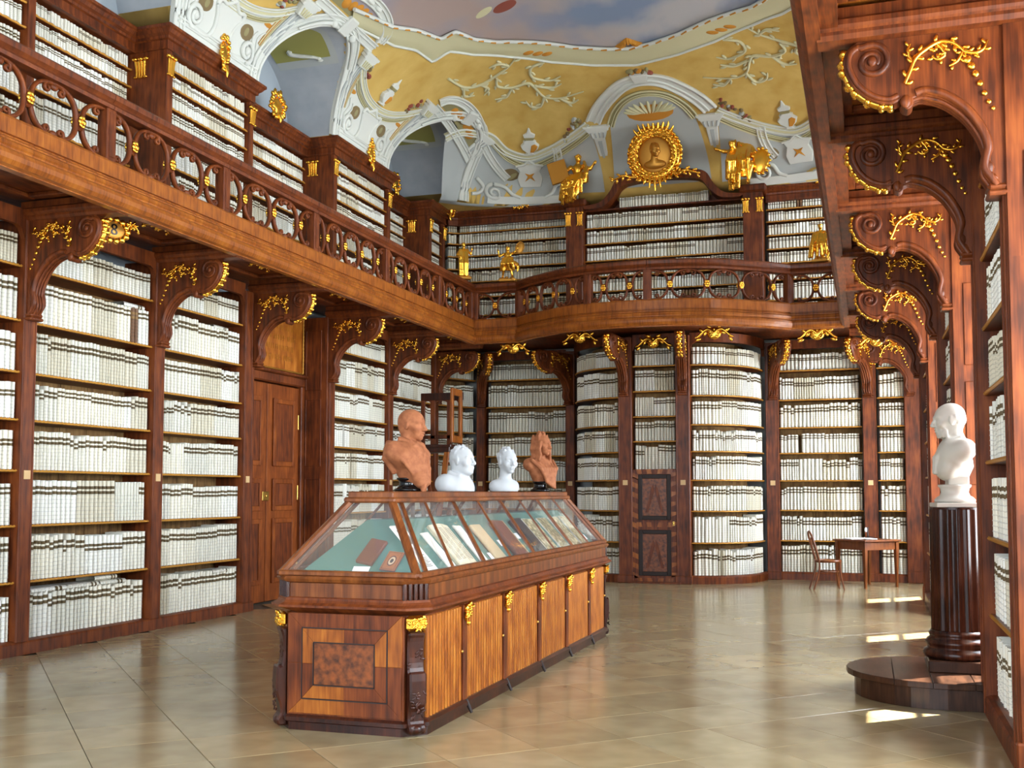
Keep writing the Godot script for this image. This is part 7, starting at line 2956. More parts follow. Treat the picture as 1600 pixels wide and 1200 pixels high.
		for k in 15:
			la.append(far_at(x.call(lerpf(-6.75, -5.05, k / 14.0)), 7.09))
		var ol := on_vault(la, 0.0)
		band3(led, ol[0], ol[1], ol[2], 0.14, 0.05)
		obj("painted_base_ledge", led, M.paint_white, ce)
		# white crescents and brown grottoes between them
		var gx := -6.28 if s == 0 else -1.55
		var gp := far_at(gx, 7.52)
		blob(ce, "painted_grotto", gp, 0.24, 0.21, M.paint_brown, 0.02)
		blob(ce, "grotto_glint", far_at(gx + 0.03, 7.50), 0.13, 0.06, M.paint_olive, 0.03, 0.5)
		for side_x in [-1, 1]:
			var cr := []
			for k in 7:
				var t := k / 6.0
				var hx: float = -5.92 + side_x * (0.62 - 0.20 * t * t)
				var fp := far_at(x.call(hx), 7.88 - 0.42 * t)
				cr.append(fp.x); cr.append(fp.y)
			line_moulding(ce, "painted_crescent", cr, 0.15, M.paint_white, M.paint_white)
		# flowers along the swag
		var rr := RandomNumberGenerator.new()
		rr.seed = 17 + s
		for k in 18:
			var t := rr.randf()
			var c := Vector2(x.call(lerpf(-5.16, -4.66, t) + rr.randf_range(-0.05, 0.05)), lerpf(-18.80, -18.28, t) + rr.randf_range(-0.07, 0.07))
			blob(ce, "painted_flower", c, rr.randf_range(0.03, 0.06), rr.randf_range(0.025, 0.05), [M.paint_red, M.paint_grey, M.paint_olive, M.paint_brown][rr.randi() % 4], rr.randf_range(0.03, 0.06), rr.randf_range(0, 3))
		# arabesques on the yellow
		var ar := [[-6.43, -16.34, -6.32, -16.79, -6.08, -16.93, -5.77, -16.85, -5.49, -16.70, -5.30, -16.50], [-5.78, -16.92, -5.84, -17.14, -5.63, -17.29, -5.35, -17.27, -5.27, -17.41, -5.18, -17.70, -4.92, -17.80, -4.48, -17.71], [-4.92, -16.80, -5.17, -16.89, -5.22, -17.15, -4.96, -17.31, -4.76, -17.24], [-5.18, -17.70, -5.31, -17.92, -5.48, -17.88, -5.52, -17.72], [-6.32, -16.79, -6.40, -17.02, -6.26, -17.14], [-5.25, -17.38, -5.0, -17.50, -4.8, -17.44], [-5.63, -17.29, -5.80, -17.48, -6.0, -17.46], [-6.08, -16.93, -6.0, -17.12, -6.12, -17.24], [-4.92, -17.80, -4.78, -17.95, -4.62, -17.9], [-5.49, -16.70, -5.62, -16.56, -5.80, -16.58]]
		for k in ar.size():
			var g := MB.new()
			var q: Array = ar[k] if s == 0 else mirror_x(ar[k])
			tendril(g, q, 0.024, 60 + k)
			obj("arabesque", g, M.paint_cream, ce)
	# arch over the medallion
	var ao := [-4.50, -18.46, -4.34, -18.20, -4.10, -17.92, -3.80, -17.66, -3.465, -17.57, -3.13, -17.66, -2.83, -17.92, -2.59, -18.20, -2.43, -18.46]
	var ai := [-4.22, -18.60, -4.08, -18.32, -3.90, -18.10, -3.70, -17.97, -3.465, -17.92, -3.23, -17.97, -3.03, -18.10, -2.85, -18.32, -2.71, -18.60]
	var al := [-4.36, -19.56, -4.1, -19.57, -3.9, -19.57, -3.7, -19.57, -3.465, -19.57, -3.23, -19.57, -3.03, -19.57, -2.83, -19.57, -2.57, -19.56]
	strip(ce, "niche_field", al, ai, 8, 0.010, M.paint_grey)
	line_moulding(ce, "niche_arch", ao, 0.26, M.paint_white, M.paint_white)
	line_moulding(ce, "niche_arch_inner", ai, 0.13, M.paint_olive, M.paint_cream)
	plate(ce, "niche_keystone", Vector2(-3.465, -17.50), [-0.11, -0.08, -0.15, 0.12, 0.15, 0.12, 0.11, -0.08], M.paint_white, 0.16)
	var rs := RandomNumberGenerator.new()
	rs.seed = 4
	for k in 14:
		blob(ce, "painted_flower", Vector2(-3.465 + rs.randf_range(-0.2, 0.2), -17.38 + rs.randf_range(-0.07, 0.05)), rs.randf_range(0.03, 0.06), rs.randf_range(0.025, 0.05), [M.paint_red, M.paint_ochre, M.paint_olive, M.paint_brown][k % 4], rs.randf_range(0.04, 0.07), rs.randf_range(0, 3))
	blob(ce, "shell_back", Vector2(-3.465, -18.40), 0.44, 0.24, M.paint_ochre, 0.03)
	for k in 11:
		var a := PI * (k + 0.5) / 11.0
		blob(ce, "shell_lobe", Vector2(-3.465 - cos(a) * 0.30, -18.37 - sin(a) * -0.10), 0.17, 0.035, M.paint_cream, 0.06, -a)

func far_at(x: float, h: float) -> Vector2:
	var lo := -13.2; var hi := -19.6
	for i in 20:
		var m := (lo + hi) / 2
		if vault_h(x, m) > h: lo = m
		else: hi = m
	return Vector2(x, lo)

# the place on the side of the vault at a given length and height
func side_at(z: float, h: float, side: float) -> Vector2:
	var lo := 0.0; var hi := 4.2
	for i in 20:
		var m := (lo + hi) / 2
		if vault_h(XC - m * side, z) > h: lo = m
		else: hi = m
	return Vector2(XC - lo * side, z)

func spandrel_art(parent: Node, zm: float, side: float, span: float) -> void:
	# everything in (t, h): t along the wall from the middle, h the height
	var ln := func(a: Array, smooth: bool) -> PackedVector2Array:
		var out := PackedVector2Array()
		var q := pv2(a)
		for p in (spline2(q, 5) if smooth else refine(q, 0.08)):
			out.append(side_at(zm + p.x, p.y, side))
		return out
	var rod := func(mb: MB, a: Array, r0: float, r1: float) -> void:
		var o := on_vault(ln.call(a, true), 0.02)
		mb.tube(o[0], taper(r0, r1, o[0].size()), 6)
	var mould := func(called: String, a: Array, w: float, b: Material, r: Material, smooth: bool) -> void:
		var o := on_vault(ln.call(a, smooth), 0.0)
		moulding(parent, called, o[0], o[1], o[2], w, b, r)
	var e := span / 2
	# base ledge
	mould.call("base_ledge", [-0.86, 7.10, 0.86, 7.10], 0.16, M.paint_white, M.paint_white, false)
	# two volutes with a raised shield between
	for s in [-1.0, 1.0]:
		var vo := MB.new()
		var sp := PackedVector2Array()
		for p in spiral(Vector2(s * 0.57, 7.30), 0.15, 0.02, -PI / 2, 1.8 * s, 30):
			sp.append(side_at(zm + p.x, p.y, side))
		var o := on_vault(sp, 0.03)
		vo.tube(o[0], taper(0.034, 0.026, 30), 6)
		vo.ball(surf(side_at(zm + s * 0.57, 7.30, side), 0.03), Vector3(0.05, 0.05, 0.05))
		rod.call(vo, [s * 0.55, 7.16, s * 0.38, 7.15, s * 0.24, 7.19, s * 0.17, 7.32, s * 0.20, 7.46, s * 0.27, 7.56], 0.030, 0.026)
		rod.call(vo, [s * 0.27, 7.56, s * 0.25, 7.63, s * 0.13, 7.62, 0.0, 7.70], 0.034, 0.030)
		rod.call(vo, [s * 0.70, 7.28, s * 0.74, 7.40, s * 0.70, 7.52, s * 0.78, 7.62], 0.022, 0.012)
		rod.call(vo, [s * 0.66, 7.40, s * 0.60, 7.50, s * 0.64, 7.58], 0.018, 0.010)
		obj("spandrel_scroll", vo, M.paint_white, parent)
		blob(parent, "painted_drop", side_at(zm + s * 0.085, 7.36, side), 0.05, 0.04, M.paint_ochre, 0.03)
		# brown grotto under the swag, olive hollow behind it
		blob(parent, "painted_grotto", side_at(zm + s * 0.46, 7.50, side), 0.16, 0.17, M.paint_brown, 0.022)
		blob(parent, "grotto_glint", side_at(zm + s * 0.44, 7.50, side), 0.08, 0.06, M.paint_olive, 0.03)
		# pilaster leaning on the arch, with its capital
		var tc: float = s * (e - 0.93)
		mould.call("leaning_pilaster", [s * (e - 1.10), 7.42, s * (e - 1.00), 7.72, tc, 7.96], 0.15, M.paint_white, M.paint_grey, true)
		mould.call("pilaster_back", [s * (e - 1.22), 7.46, s * (e - 1.14), 7.74, s * (e - 1.08), 7.92], 0.07, M.paint_ochre, M.paint_cream, true)
		var cp := side_at(zm + tc, 8.0, side)
		var n := vault_n(cp.x, cp.y)
		var ax := Vector3(0, 0, 1)
		var upv := (Vector3(0, 1, 0) - n * n.y).normalized()
		var b := Basis(ax, upv, ax.cross(upv))
		var cb := MB.new()
		cb.extrude(pv2([-0.09, -0.06, -0.14, 0.08, -0.17, 0.10, -0.17, 0.14, -0.20, 0.16, -0.20, 0.20, 0.20, 0.20, 0.20, 0.16, 0.17, 0.14, 0.17, 0.10, 0.14, 0.08, 0.09, -0.06]), 0.16, surf(cp, 0.02), b, 0.012)
		var co := obj("capital", cb, M.paint_white, parent)
		for k in 4:
			var fb := MB.new()
			fb.extrude(pv2([-0.075 + k * 0.042, -0.03, -0.11 + k * 0.06, 0.075, -0.08 + k * 0.06, 0.075, -0.055 + k * 0.042, -0.03]), 0.19, surf(cp, 0.02), b, 0.004)
			obj("flute", fb, M.paint_cream, co)
		# flowers hanging from the capital
		var rr := RandomNumberGenerator.new()
		rr.seed = int(absf(zm) * 10 + s)
		for k in 16:
			var q := rr.randf()
			blob(parent, "painted_flower", side_at(zm + s * lerpf(e - 1.06, e - 1.34, q) + rr.randf_range(-0.04, 0.04), lerpf(8.10, 7.90, q) + rr.randf_range(-0.05, 0.05), side), rr.randf_range(0.025, 0.05), rr.randf_range(0.02, 0.045), [M.paint_red, M.paint_olive, M.paint_grey, M.paint_brown][rr.randi() % 4], rr.randf_range(0.03, 0.05), rr.randf_range(0, 3))
		blob(parent, "painted_recess", side_at(zm + s * (e - 1.24), 7.70, side), 0.06, 0.16, M.paint_ochre, 0.016)
	var shield := MB.new()
	var rows_: Array = []
	for k in 9:
		var h := 7.20 + 0.50 * k / 8.0
		var w: float = [0.20, 0.19, 0.17, 0.18, 0.20, 0.23, 0.25, 0.15, 0.02][k]
		var r := PackedVector3Array()
		for i in 7:
			r.append(surf(side_at(zm + lerpf(-w, w, i / 6.0), h, side), 0.03))
		rows_.append(r)
	shield.grid(rows_)
	obj("painted_shield", shield, M.paint_white, parent)
	# swag cornice with an urn in its middle
	mould.call("swag_cornice", [-e + 1.02, 7.98, -0.72, 7.84, -0.36, 7.74, 0.0, 7.71, 0.36, 7.74, 0.72, 7.84, e - 1.02, 7.98], 0.11, M.paint_cream, M.paint_white, true)
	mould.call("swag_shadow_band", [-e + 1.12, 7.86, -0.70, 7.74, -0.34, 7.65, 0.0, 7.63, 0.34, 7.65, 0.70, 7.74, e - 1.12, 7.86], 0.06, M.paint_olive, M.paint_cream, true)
	urn(parent, side_at(zm, 7.78, side), 0.85)
	# entablature across the head of the lunette, round pediment with an ochre shell over it
	for s in ([-1.0] if zm < -9 else [-1.0, 1.0]):
		var zl: float = zm + s * e
		var en := []
		for k in 9:
			en.append(XC - side * 3.40); en.append(zl - 0.86 + 1.72 * k / 8.0)
		line_moulding(parent, "entablature", en, 0.15, M.paint_white, M.paint_white, false)
		var pd := []; var sh := []; var shb := []
		for k in 9:
			var a := PI * k / 8.0
			pd.append(XC - side * (3.30 - 0.34 * sin(a))); pd.append(zl - cos(a) * 0.84)
			sh.append(XC - side * (3.30 - 0.27 * sin(a))); sh.append(zl - cos(a) * 0.72)
			shb.append(XC - side * 3.31); shb.append(zl - cos(a) * 0.72)
		strip(parent, "pediment_field", shb, sh, 3, 0.014, M.paint_olive)
		line_moulding(parent, "round_pediment", pd, 0.17, M.paint_white, M.paint_white)
		for k in 7:
			blob(parent, "pediment_shell", Vector2(XC - side * (3.22 - 0.07 * cos((k - 3) * 0.5)), zl + (k - 3) * 0.13), 0.11, 0.09, M.paint_ochre, 0.035, 0.3 * (k - 3))
		for v in [-1, 1]:
			blob(parent, "pediment_curl", Vector2(XC - side * 2.98, zl + v * 0.12), 0.05, 0.09, M.paint_white, 0.07)

# ------------------------------------------------------------------ gilded figures
# joints in units of the standing height; all limbs end in hands or feet
func figure(bd: Body, j: Dictionary, s: float) -> void:
	var V := func(k: String) -> Vector3: return (j[k] as Vector3) * s
	bd.k = 0.035 * s
	var head: Vector3 = V.call("head")
	var face: Basis = j.get("face", Basis.IDENTITY)
	bd.ell(head, Vector3(0.052, 0.066, 0.060) * s, face, 0.02 * s)
	bd.ell(head + face * Vector3(0, -0.03, 0.022) * s, Vector3(0.036, 0.038, 0.036) * s, face, 0.02 * s)
	bd.ell(head + face * Vector3(0, -0.004, 0.064) * s, Vector3(0.010, 0.020, 0.014) * s, face, 0.008 * s)
	for x in [-1, 1]:
		bd.sub_ell(head + face * Vector3(0.020 * x, 0.006, 0.062) * s, Vector3(0.011, 0.008, 0.010) * s, face, 0.006 * s)
	for k in 12:
		var a := TAU * k / 12
		bd.ell(head + face * Vector3(sin(a) * 0.05, 0.030 + 0.012 * cos(a * 3.0), cos(a) * 0.055 - 0.008) * s, Vector3(0.020, 0.022, 0.018) * s, face * Basis(Vector3.UP, a), 0.008 * s)
	bd.cap(head + Vector3(0, -0.045, -0.005) * s, V.call("chest") + Vector3(0, 0.07, 0) * s, 0.030 * s, 0.036 * s)
	bd.ell(V.call("chest"), Vector3(0.098, 0.095, 0.066) * s, j.get("torso", Basis.IDENTITY), 0.04 * s)
	bd.cap(V.call("chest"), V.call("hips"), 0.075 * s, 0.078 * s)
	bd.ell(V.call("hips"), Vector3(0.092, 0.075, 0.075) * s)
	for e in ["l", "r"]:
		bd.cap(V.call("sh_" + e), V.call("el_" + e), 0.036 * s, 0.028 * s)
		bd.cap(V.call("el_" + e), V.call("ha_" + e), 0.027 * s, 0.018 * s)
		bd.ell(V.call("ha_" + e), Vector3(0.022, 0.028, 0.018) * s)
		var hd: Vector3 = (V.call("ha_" + e) - V.call("el_" + e)).normalized()
		var sd := hd.cross(Vector3(0, 0, 1)).normalized()
		for f in 4:
			bd.cap(V.call("ha_" + e) + hd * 0.012 * s + sd * (f - 1.5) * 0.010 * s, V.call("ha_" + e) + hd * (0.050 - absf(f - 1.5) * 0.006) * s + sd * (f - 1.5) * 0.013 * s, 0.0065 * s, 0.005 * s, 0.004 * s)
		bd.cap(V.call("hip_" + e), V.call("kn_" + e), 0.062 * s, 0.044 * s)
		bd.cap(V.call("kn_" + e), V.call("fo_" + e), 0.042 * s, 0.024 * s)
		bd.cap(V.call("fo_" + e), V.call("fo_" + e) + (j.get("toe", Vector3(0, -0.01, 0.08)) as Vector3) * s, 0.024 * s, 0.016 * s)

# cloth falling in folds from a line above to a line below
func folds(bd: Body, a0: Vector3, a1: Vector3, b0: Vector3, b1: Vector3, cnt: int, r: float, bulge: Vector3, sd: int) -> void:
	var g := RandomNumberGenerator.new()
	g.seed = sd
	for k in cnt:
		var t := (k + 0.5) / cnt
		var p := a0.lerp(a1, t); var q := b0.lerp(b1, clampf(t + g.randf_range(-0.1, 0.1), 0, 1))
		var m := (p + q) / 2 + bulge * g.randf_range(0.6, 1.3)
		bd.chain([p, p.lerp(m, 0.6), m, m.lerp(q, 0.6), q], r * g.randf_range(0.8, 1.1), r * g.randf_range(0.6, 1.2), r * 0.35)

func gilded(called: String, label: String, at: Vector3, turn: float, bd: Body, cell: float) -> Node3D:
	var t := thing(called, label, "statue", at, turn, "gilded carved figures")
	var mb := MB.new()
	bd.mesh_into(mb, cell)
	obj("figure", mb, M.gilt, t)
	return t

func rock_base(t: Node3D, w: float, h: float, sd: int) -> void:
	var r := RandomNumberGenerator.new()
	r.seed = sd
	var mb := MB.new()
	mb.box(Vector3(0, h * 0.25, 0), Vector3(w, h * 0.5, w * 0.6), Basis.IDENTITY, h * 0.12)
	for k in 12:
		mb.ball(Vector3(r.randf_range(-w, w) * 0.46, h * r.randf_range(0.3, 0.75), r.randf_range(-0.24, 0.24) * w), Vector3(w * 0.14, h * 0.26, w * 0.12), Basis(Vector3(0, 0, 1), r.randf_range(-1, 1)), 7, 5)
	obj("rocky_base", mb, M.gilt_dull, t)

func build_statues() -> void:
	# --- seated crowned figure holding a tablet, over the left upper pilaster
	var s := 1.06
	var bd := Body.new()
	figure(bd, {"head": Vector3(0.03, 0.66, 0.05), "face": Basis(Vector3.UP, 0.35), "chest": Vector3(0.01, 0.47, 0.02), "hips": Vector3(0, 0.27, 0), "sh_l": Vector3(-0.11, 0.52, 0.02), "el_l": Vector3(-0.20, 0.42, 0.08), "ha_l": Vector3(-0.24, 0.33, 0.14), "sh_r": Vector3(0.12, 0.52, 0.02), "el_r": Vector3(0.24, 0.46, 0.03), "ha_r": Vector3(0.33, 0.55, 0.06), "hip_l": Vector3(-0.06, 0.26, 0.03), "kn_l": Vector3(-0.10, 0.24, 0.24), "fo_l": Vector3(-0.13, -0.02, 0.22), "hip_r": Vector3(0.06, 0.26, 0.03), "kn_r": Vector3(0.11, 0.27, 0.23), "fo_r": Vector3(0.02, -0.10, 0.25)}, s)
	folds(bd, Vector3(-0.16, 0.36, 0.10), Vector3(0.20, 0.40, 0.06), Vector3(-0.30, -0.10, 0.22), Vector3(0.16, 0.02, 0.24), 8, 0.036, Vector3(0, 0.02, 0.14), 3)
	folds(bd, Vector3(0.12, 0.66, -0.04), Vector3(0.16, 0.50, 0.08), Vector3(0.24, 0.24, 0.10), Vector3(0.14, 0.20, 0.20), 5, 0.03, Vector3(0.05, 0, 0.06), 4)
	folds(bd, Vector3(-0.10, 0.30, 0.26), Vector3(0.16, 0.34, 0.26), Vector3(-0.26, -0.16, 0.18), Vector3(0.0, -0.14, 0.24), 5, 0.03, Vector3(-0.03, 0, 0.08), 5)
	var t := gilded("gilded_figure", "gilded seated figure with a crown and a tablet, left of the medallion", Vector3(-4.98, 7.0, -19.18), 0.0, bd, 0.014)
	var mb := MB.new()
	mb.box(Vector3(-0.30, 0.42, 0.22), Vector3(0.34, 0.42, 0.05), Basis(Vector3(0, 0, 1), 0.28) * Basis(Vector3.UP, 0.15), 0.012)
	obj("tablet", mb, M.gilt_dull, t)
	mb = MB.new()
	for k in 6:
		var a := TAU * k / 6
		mb.box(Vector3(0.035 + cos(a) * 0.055, 0.885, 0.055 + sin(a) * 0.055), Vector3(0.034, 0.10, 0.014), Basis(Vector3.UP, -a + PI / 2), 0.006)
	mb.lathe(pv2([0.062, 0.83, 0.066, 0.87, 0.058, 0.87, 0.054, 0.83]), 12, Vector3(0.035, 0, 0.055))
	obj("crown", mb, M.gilt, t)
	# --- leaning figure with outstretched arm, cloak and shield, over the right upper pilaster
	bd = Body.new()
	s = 1.10
	figure(bd, {"head": Vector3(-0.14, 0.60, 0.10), "face": Basis(Vector3.UP, -0.7) * Basis(Vector3.RIGHT, 0.3), "chest": Vector3(-0.05, 0.43, 0.04), "torso": Basis(Vector3(0, 0, 1), 0.4), "hips": Vector3(0.05, 0.25, 0), "sh_l": Vector3(-0.14, 0.49, 0.05), "el_l": Vector3(-0.28, 0.50, 0.09), "ha_l": Vector3(-0.40, 0.54, 0.12), "sh_r": Vector3(0.06, 0.50, 0.02), "el_r": Vector3(0.18, 0.42, 0.08), "ha_r": Vector3(0.26, 0.34, 0.14), "hip_l": Vector3(0.0, 0.24, 0.03), "kn_l": Vector3(-0.16, 0.20, 0.20), "fo_l": Vector3(-0.14, -0.04, 0.22), "hip_r": Vector3(0.10, 0.24, 0.03), "kn_r": Vector3(0.16, 0.20, 0.22), "fo_r": Vector3(0.10, -0.06, 0.20)}, s)
	folds(bd, Vector3(-0.22, 0.56, 0.06), Vector3(0.14, 0.60, 0.02), Vector3(-0.30, 0.04, 0.20), Vector3(0.20, 0.06, 0.22), 9, 0.040, Vector3(0, 0.0, 0.15), 6)
	folds(bd, Vector3(-0.10, 0.86, -0.06), Vector3(0.16, 0.66, -0.08), Vector3(-0.10, 0.50, 0.06), Vector3(0.26, 0.40, 0.04), 6, 0.034, Vector3(0.02, 0.02, 0.02), 7)
	folds(bd, Vector3(-0.24, 0.34, 0.16), Vector3(0.02, 0.30, 0.24), Vector3(-0.22, -0.16, 0.16), Vector3(-0.04, -0.14, 0.22), 4, 0.036, Vector3(0, 0, 0.06), 8)
	t = gilded("gilded_figure", "gilded leaning figure in a windblown cloak with a shield, right of the medallion", Vector3(-1.98, 7.0, -19.18), 0.0, bd, 0.014)
	mb = MB.new()
	mb.ball(Vector3(0.33, 0.30, 0.16), Vector3(0.15, 0.22, 0.05), Basis(Vector3(0, 0, 1), -0.2), 16, 10)
	for k in 14:
		var a := TAU * k / 14
		mb.ball(Vector3(0.33 + cos(a) * 0.155, 0.30 + sin(a) * 0.225, 0.17), Vector3(0.034, 0.03, 0.03), Basis.IDENTITY, 6, 4)
	obj("shield", mb, M.gilt, t)
	# --- portrait medallion in a wreath
	t = thing("portrait_medallion", "round gilded portrait medallion in a leafy wreath over the middle bookcase", "medallion", Vector3(-3.46, 7.52, -18.80))
	t.rotation.x = 0.16
	mb = MB.new()
	mb.ball(Vector3.ZERO, Vector3(0.30, 0.33, 0.05), Basis.IDENTITY, 28, 12)
	obj("disc", mb, M.gilt_dull, t)
	bd = Body.new()
	bd.k = 0.03
	add_head(bd, Vector3(0.01, 0.08, 0.05), 1.05, Basis(Vector3.UP, 0.55), 1)
	bd.cap(Vector3(0, 0.02, 0.03), Vector3(-0.01, -0.10, 0.03), 0.055, 0.065)
	bd.ell(Vector3(0.0, -0.17, 0.03), Vector3(0.20, 0.085, 0.06))
	mb = MB.new()
	bd.mesh_into(mb, 0.009)
	obj("portrait", mb, M.gilt_dull, t)
	mb = MB.new()
	var r := RandomNumberGenerator.new()
	r.seed = 12
	for ring in 4:
		var R := 0.315 + ring * 0.052
		var cnt := 26 + ring * 4
		for k in cnt:
			var a := TAU * (k + 0.5 * ring) / cnt
			var b := Basis(Vector3(0, 0, 1), a + PI / 2 + r.randf_range(-0.5, 0.5)) * Basis(Vector3.UP, r.randf_range(-0.5, 0.5))
			mb.ball(Vector3(cos(a) * R, sin(a) * R * 1.04, 0.05 + 0.03 * sin(ring * 1.3) + r.randf_range(0, 0.02)), Vector3(0.055, 0.024, 0.022), b, 6, 4)
	var circ := PackedVector3Array()
	for k in 32:
		var a := TAU * k / 32
		circ.append(Vector3(cos(a) * 0.38, sin(a) * 0.39, 0.03))
	mb.tube(circ, PackedFloat32Array([0.085]), 8, true, 0.7, Vector3(0, 0, 1))
	obj("wreath", mb, M.gilt, t)
	mb = MB.new()
	for k in 9:
		var a := PI * (0.28 + 0.44 * k / 8.0)
		mb.tube(PackedVector3Array([Vector3(cos(a) * 0.42, sin(a) * 0.44, 0.05), Vector3(cos(a) * 0.52, sin(a) * 0.54, 0.07), Vector3(cos(a) * 0.56, sin(a) * (0.60 + 0.03 * (k % 2)), 0.09)]), PackedFloat32Array([0.03, 0.026, 0.008]), 6)
	obj("crest_leaves", mb, M.gilt, t)
	mb = MB.new()
	for sx in [-1, 1]:
		garland(mb, [Vector3(sx * 0.30, -0.36, 0.06), Vector3(sx * 0.42, -0.37, 0.10), Vector3(sx * 0.55, -0.33, 0.12), Vector3(sx * 0.66, -0.36, 0.10), Vector3(sx * 0.80, -0.40, 0.08)], 0.024, 40 + sx, Basis.IDENTITY)
	for k in 7:
		mb.tube(PackedVector3Array([Vector3((k - 3) * 0.085, -0.40, 0.08), Vector3((k - 3) * 0.09, -0.50 + 0.02 * absf(k - 3), 0.12), Vector3((k - 3) * 0.10, -0.64 + 0.06 * absf(k - 3), 0.12)]), PackedFloat32Array([0.036, 0.03, 0.008]), 6)
	obj("hanging_leaves", mb, M.gilt, t)
	# --- small figures on the balustrade
	s = 0.66
	bd = Body.new()
	figure(bd, {"head": Vector3(0.0, 0.93, 0.02), "face": Basis(Vector3.UP, 0.3), "chest": Vector3(0, 0.75, 0), "hips": Vector3(0, 0.55, 0), "sh_l": Vector3(-0.10, 0.80, 0), "el_l": Vector3(-0.17, 0.66, 0.04), "ha_l": Vector3(-0.10, 0.58, 0.12), "sh_r": Vector3(0.10, 0.80, 0), "el_r": Vector3(0.19, 0.68, 0.05), "ha_r": Vector3(0.21, 0.80, 0.12), "hip_l": Vector3(-0.05, 0.52, 0), "kn_l": Vector3(-0.06, 0.33, 0.04), "fo_l": Vector3(-0.07, 0.10, 0), "hip_r": Vector3(0.05, 0.52, 0), "kn_r": Vector3(0.08, 0.34, 0.07), "fo_r": Vector3(0.09, 0.10, 0.02)}, s)
	folds(bd, Vector3(-0.09, 0.50, 0.03), Vector3(0.08, 0.48, 0.05), Vector3(-0.10, 0.07, 0.05), Vector3(0.09, 0.07, 0.07), 6, 0.022, Vector3(0, 0, 0.03), 9)
	t = gilded("gilded_figure", "small gilded standing figure on the handrail at the gallery's far left corner", Vector3(-6.72, 5.275, -17.72), 0.5, bd, 0.011)
	t.position = Vector3(-6.66, 5.275, -17.70)
	rock_base(t, 0.26, 0.10, 31)
	bd = Body.new()
	figure(bd, {"head": Vector3(0.01, 0.90, 0.03), "face": Basis(Vector3.UP, -0.2), "chest": Vector3(0, 0.72, 0.01), "hips": Vector3(0.02, 0.52, 0), "sh_l": Vector3(-0.10, 0.77, 0), "el_l": Vector3(-0.22, 0.70, 0.04), "ha_l": Vector3(-0.25, 0.84, 0.07), "sh_r": Vector3(0.10, 0.77, 0), "el_r": Vector3(0.20, 0.80, 0.03), "ha_r": Vector3(0.28, 0.90, 0.05), "hip_l": Vector3(-0.03, 0.50, 0), "kn_l": Vector3(-0.10, 0.32, 0.08), "fo_l": Vector3(-0.14, 0.12, 0.0), "hip_r": Vector3(0.06, 0.50, 0), "kn_r": Vector3(0.10, 0.33, 0.05), "fo_r": Vector3(0.14, 0.12, 0.04)}, s)
	folds(bd, Vector3(-0.08, 0.42, 0.03), Vector3(0.10, 0.42, 0.05), Vector3(-0.16, 0.20, 0.03), Vector3(0.18, 0.22, 0.05), 7, 0.026, Vector3(0, 0, 0.05), 10)
	folds(bd, Vector3(0.06, 0.40, -0.04), Vector3(0.10, 0.36, 0.02), Vector3(0.20, 0.28, -0.04), Vector3(0.18, 0.18, 0.02), 4, 0.024, Vector3(0.04, 0, 0), 11)
	t = gilded("gilded_figure", "small gilded dancing figure raising an oval mirror on the straight handrail", Vector3(-5.99, 5.275, -18.15), 0.1, bd, 0.011)
	rock_base(t, 0.30, 0.10, 32)
	mb = MB.new()
	mb.ball(Vector3(0.225, 0.60, 0.03), Vector3(0.065, 0.10, 0.014), Basis(Vector3(0, 0, 1), -0.3), 16, 8)
	var rg := PackedVector3Array()
	for k in 20:
		var a := TAU * k / 20
		rg.append(Vector3(0.225, 0.60, 0.036) + Basis(Vector3(0, 0, 1), -0.3) * Vector3(cos(a) * 0.07, sin(a) * 0.105, 0))
	mb.tube(rg, PackedFloat32Array([0.011]), 6, true)
	obj("oval_mirror", mb, M.gilt_dull, t)
	bd = Body.new()
	figure(bd, {"head": Vector3(0.0, 0.92, 0.03), "face": Basis(Vector3.UP, 0.5), "chest": Vector3(0, 0.73, 0), "hips": Vector3(-0.02, 0.53, 0), "sh_l": Vector3(-0.10, 0.78, 0), "el_l": Vector3(-0.15, 0.62, 0.03), "ha_l": Vector3(-0.16, 0.48, 0.08), "sh_r": Vector3(0.10, 0.78, 0), "el_r": Vector3(0.17, 0.64, 0.08), "ha_r": Vector3(0.22, 0.54, 0.14), "hip_l": Vector3(-0.06, 0.50, 0), "kn_l": Vector3(-0.10, 0.33, 0.05), "fo_l": Vector3(-0.10, 0.10, 0.02), "hip_r": Vector3(0.04, 0.50, 0), "kn_r": Vector3(0.08, 0.34, 0.08), "fo_r": Vector3(0.08, 0.10, 0.04)}, s * 0.97)
	folds(bd, Vector3(-0.12, 0.46, 0.02), Vector3(0.10, 0.46, 0.04), Vector3(-0.18, 0.10, 0.03), Vector3(0.12, 0.12, 0.05), 7, 0.026, Vector3(0, 0, 0.04), 13)
	t = gilded("gilded_figure", "small gilded draped figure with a globe on the right-hand handrail", Vector3(-0.64, 5.275, -18.15), -0.2, bd, 0.011)
	rock_base(t, 0.28, 0.10, 33)
	mb = MB.new()
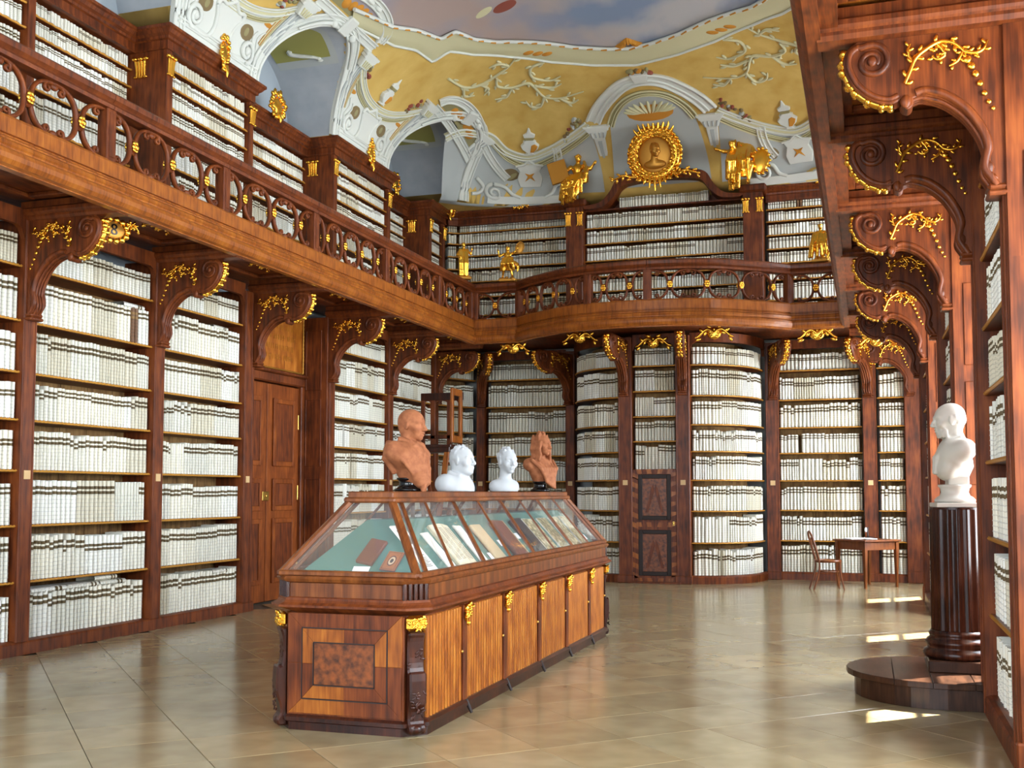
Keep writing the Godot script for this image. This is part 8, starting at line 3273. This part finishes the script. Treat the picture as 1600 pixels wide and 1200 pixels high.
	mb.ball(Vector3(0.19, 0.30, 0.08), Vector3(0.06, 0.06, 0.06), Basis.IDENTITY, 12, 8)
	mb.tube(PackedVector3Array([Vector3(0.19, 0.24, 0.08), Vector3(0.15, 0.12, 0.06), Vector3(0.12, 0.06, 0.05)]), PackedFloat32Array([0.02, 0.025, 0.03]), 6)
	obj("globe", mb, M.gilt, t)
	# --- gilt cartouches on the upper cornices
	var ca := [[XL + 0.07, 7.05, -11.62, 0.16, 0.42, "over the first projecting case of the left gallery"], [-8.02, 7.10, -13.6, 0.34, 0.34, "over the recessed case under the large lunette"], [XL + 0.07, 7.05, -15.9, 0.16, 0.40, "over the second projecting case of the left gallery"], [-8.02, 7.10, -17.75, 0.24, 0.32, "over the recessed case under the far lunette"], [-7.55, 7.02, -19.40, 0.14, 0.34, "in the far left upper corner"], [-6.20, 7.06, -19.56, 0.36, 0.20, "on the far cornice behind the dancing statue"], [-0.55, 7.08, -19.55, 0.42, 0.26, "on the far cornice at the right"]]
	for i in ca.size():
		t = thing("cornice_cartouche", "gilt leaf cartouche " + ca[i][5], "ornament", Vector3(ca[i][0], ca[i][1], ca[i][2]), PI / 2 if ca[i][2] > -19.3 else 0.0, "gilt cartouches on the upper cornice")
		mb = MB.new()
		var w: float = ca[i][3]; var h: float = ca[i][4]
		mb.ball(Vector3(0, 0.02, 0.02), Vector3(w * 0.42, h * 0.40, 0.05), Basis.IDENTITY, 12, 8)
		r.seed = 300 + i
		for k in 22:
			var a := TAU * k / 22
			var q := r.randf_range(0.8, 1.25)
			mb.ball(Vector3(cos(a) * w * 0.5 * q, 0.02 + sin(a) * h * 0.48 * q, 0.03 + r.randf_range(0, 0.03)), Vector3(w * 0.18, h * 0.09, 0.03), Basis(Vector3(0, 0, 1), a + r.randf_range(-0.7, 0.7)), 6, 4)
		mb.tube(PackedVector3Array([Vector3(0, -h * 0.35, 0.06), Vector3(0, -h * 0.55, 0.08), Vector3(0.01, -h * 0.68, 0.07)]), PackedFloat32Array([0.035, 0.025, 0.008]), 6)
		obj("leaves", mb, M.gilt, t)
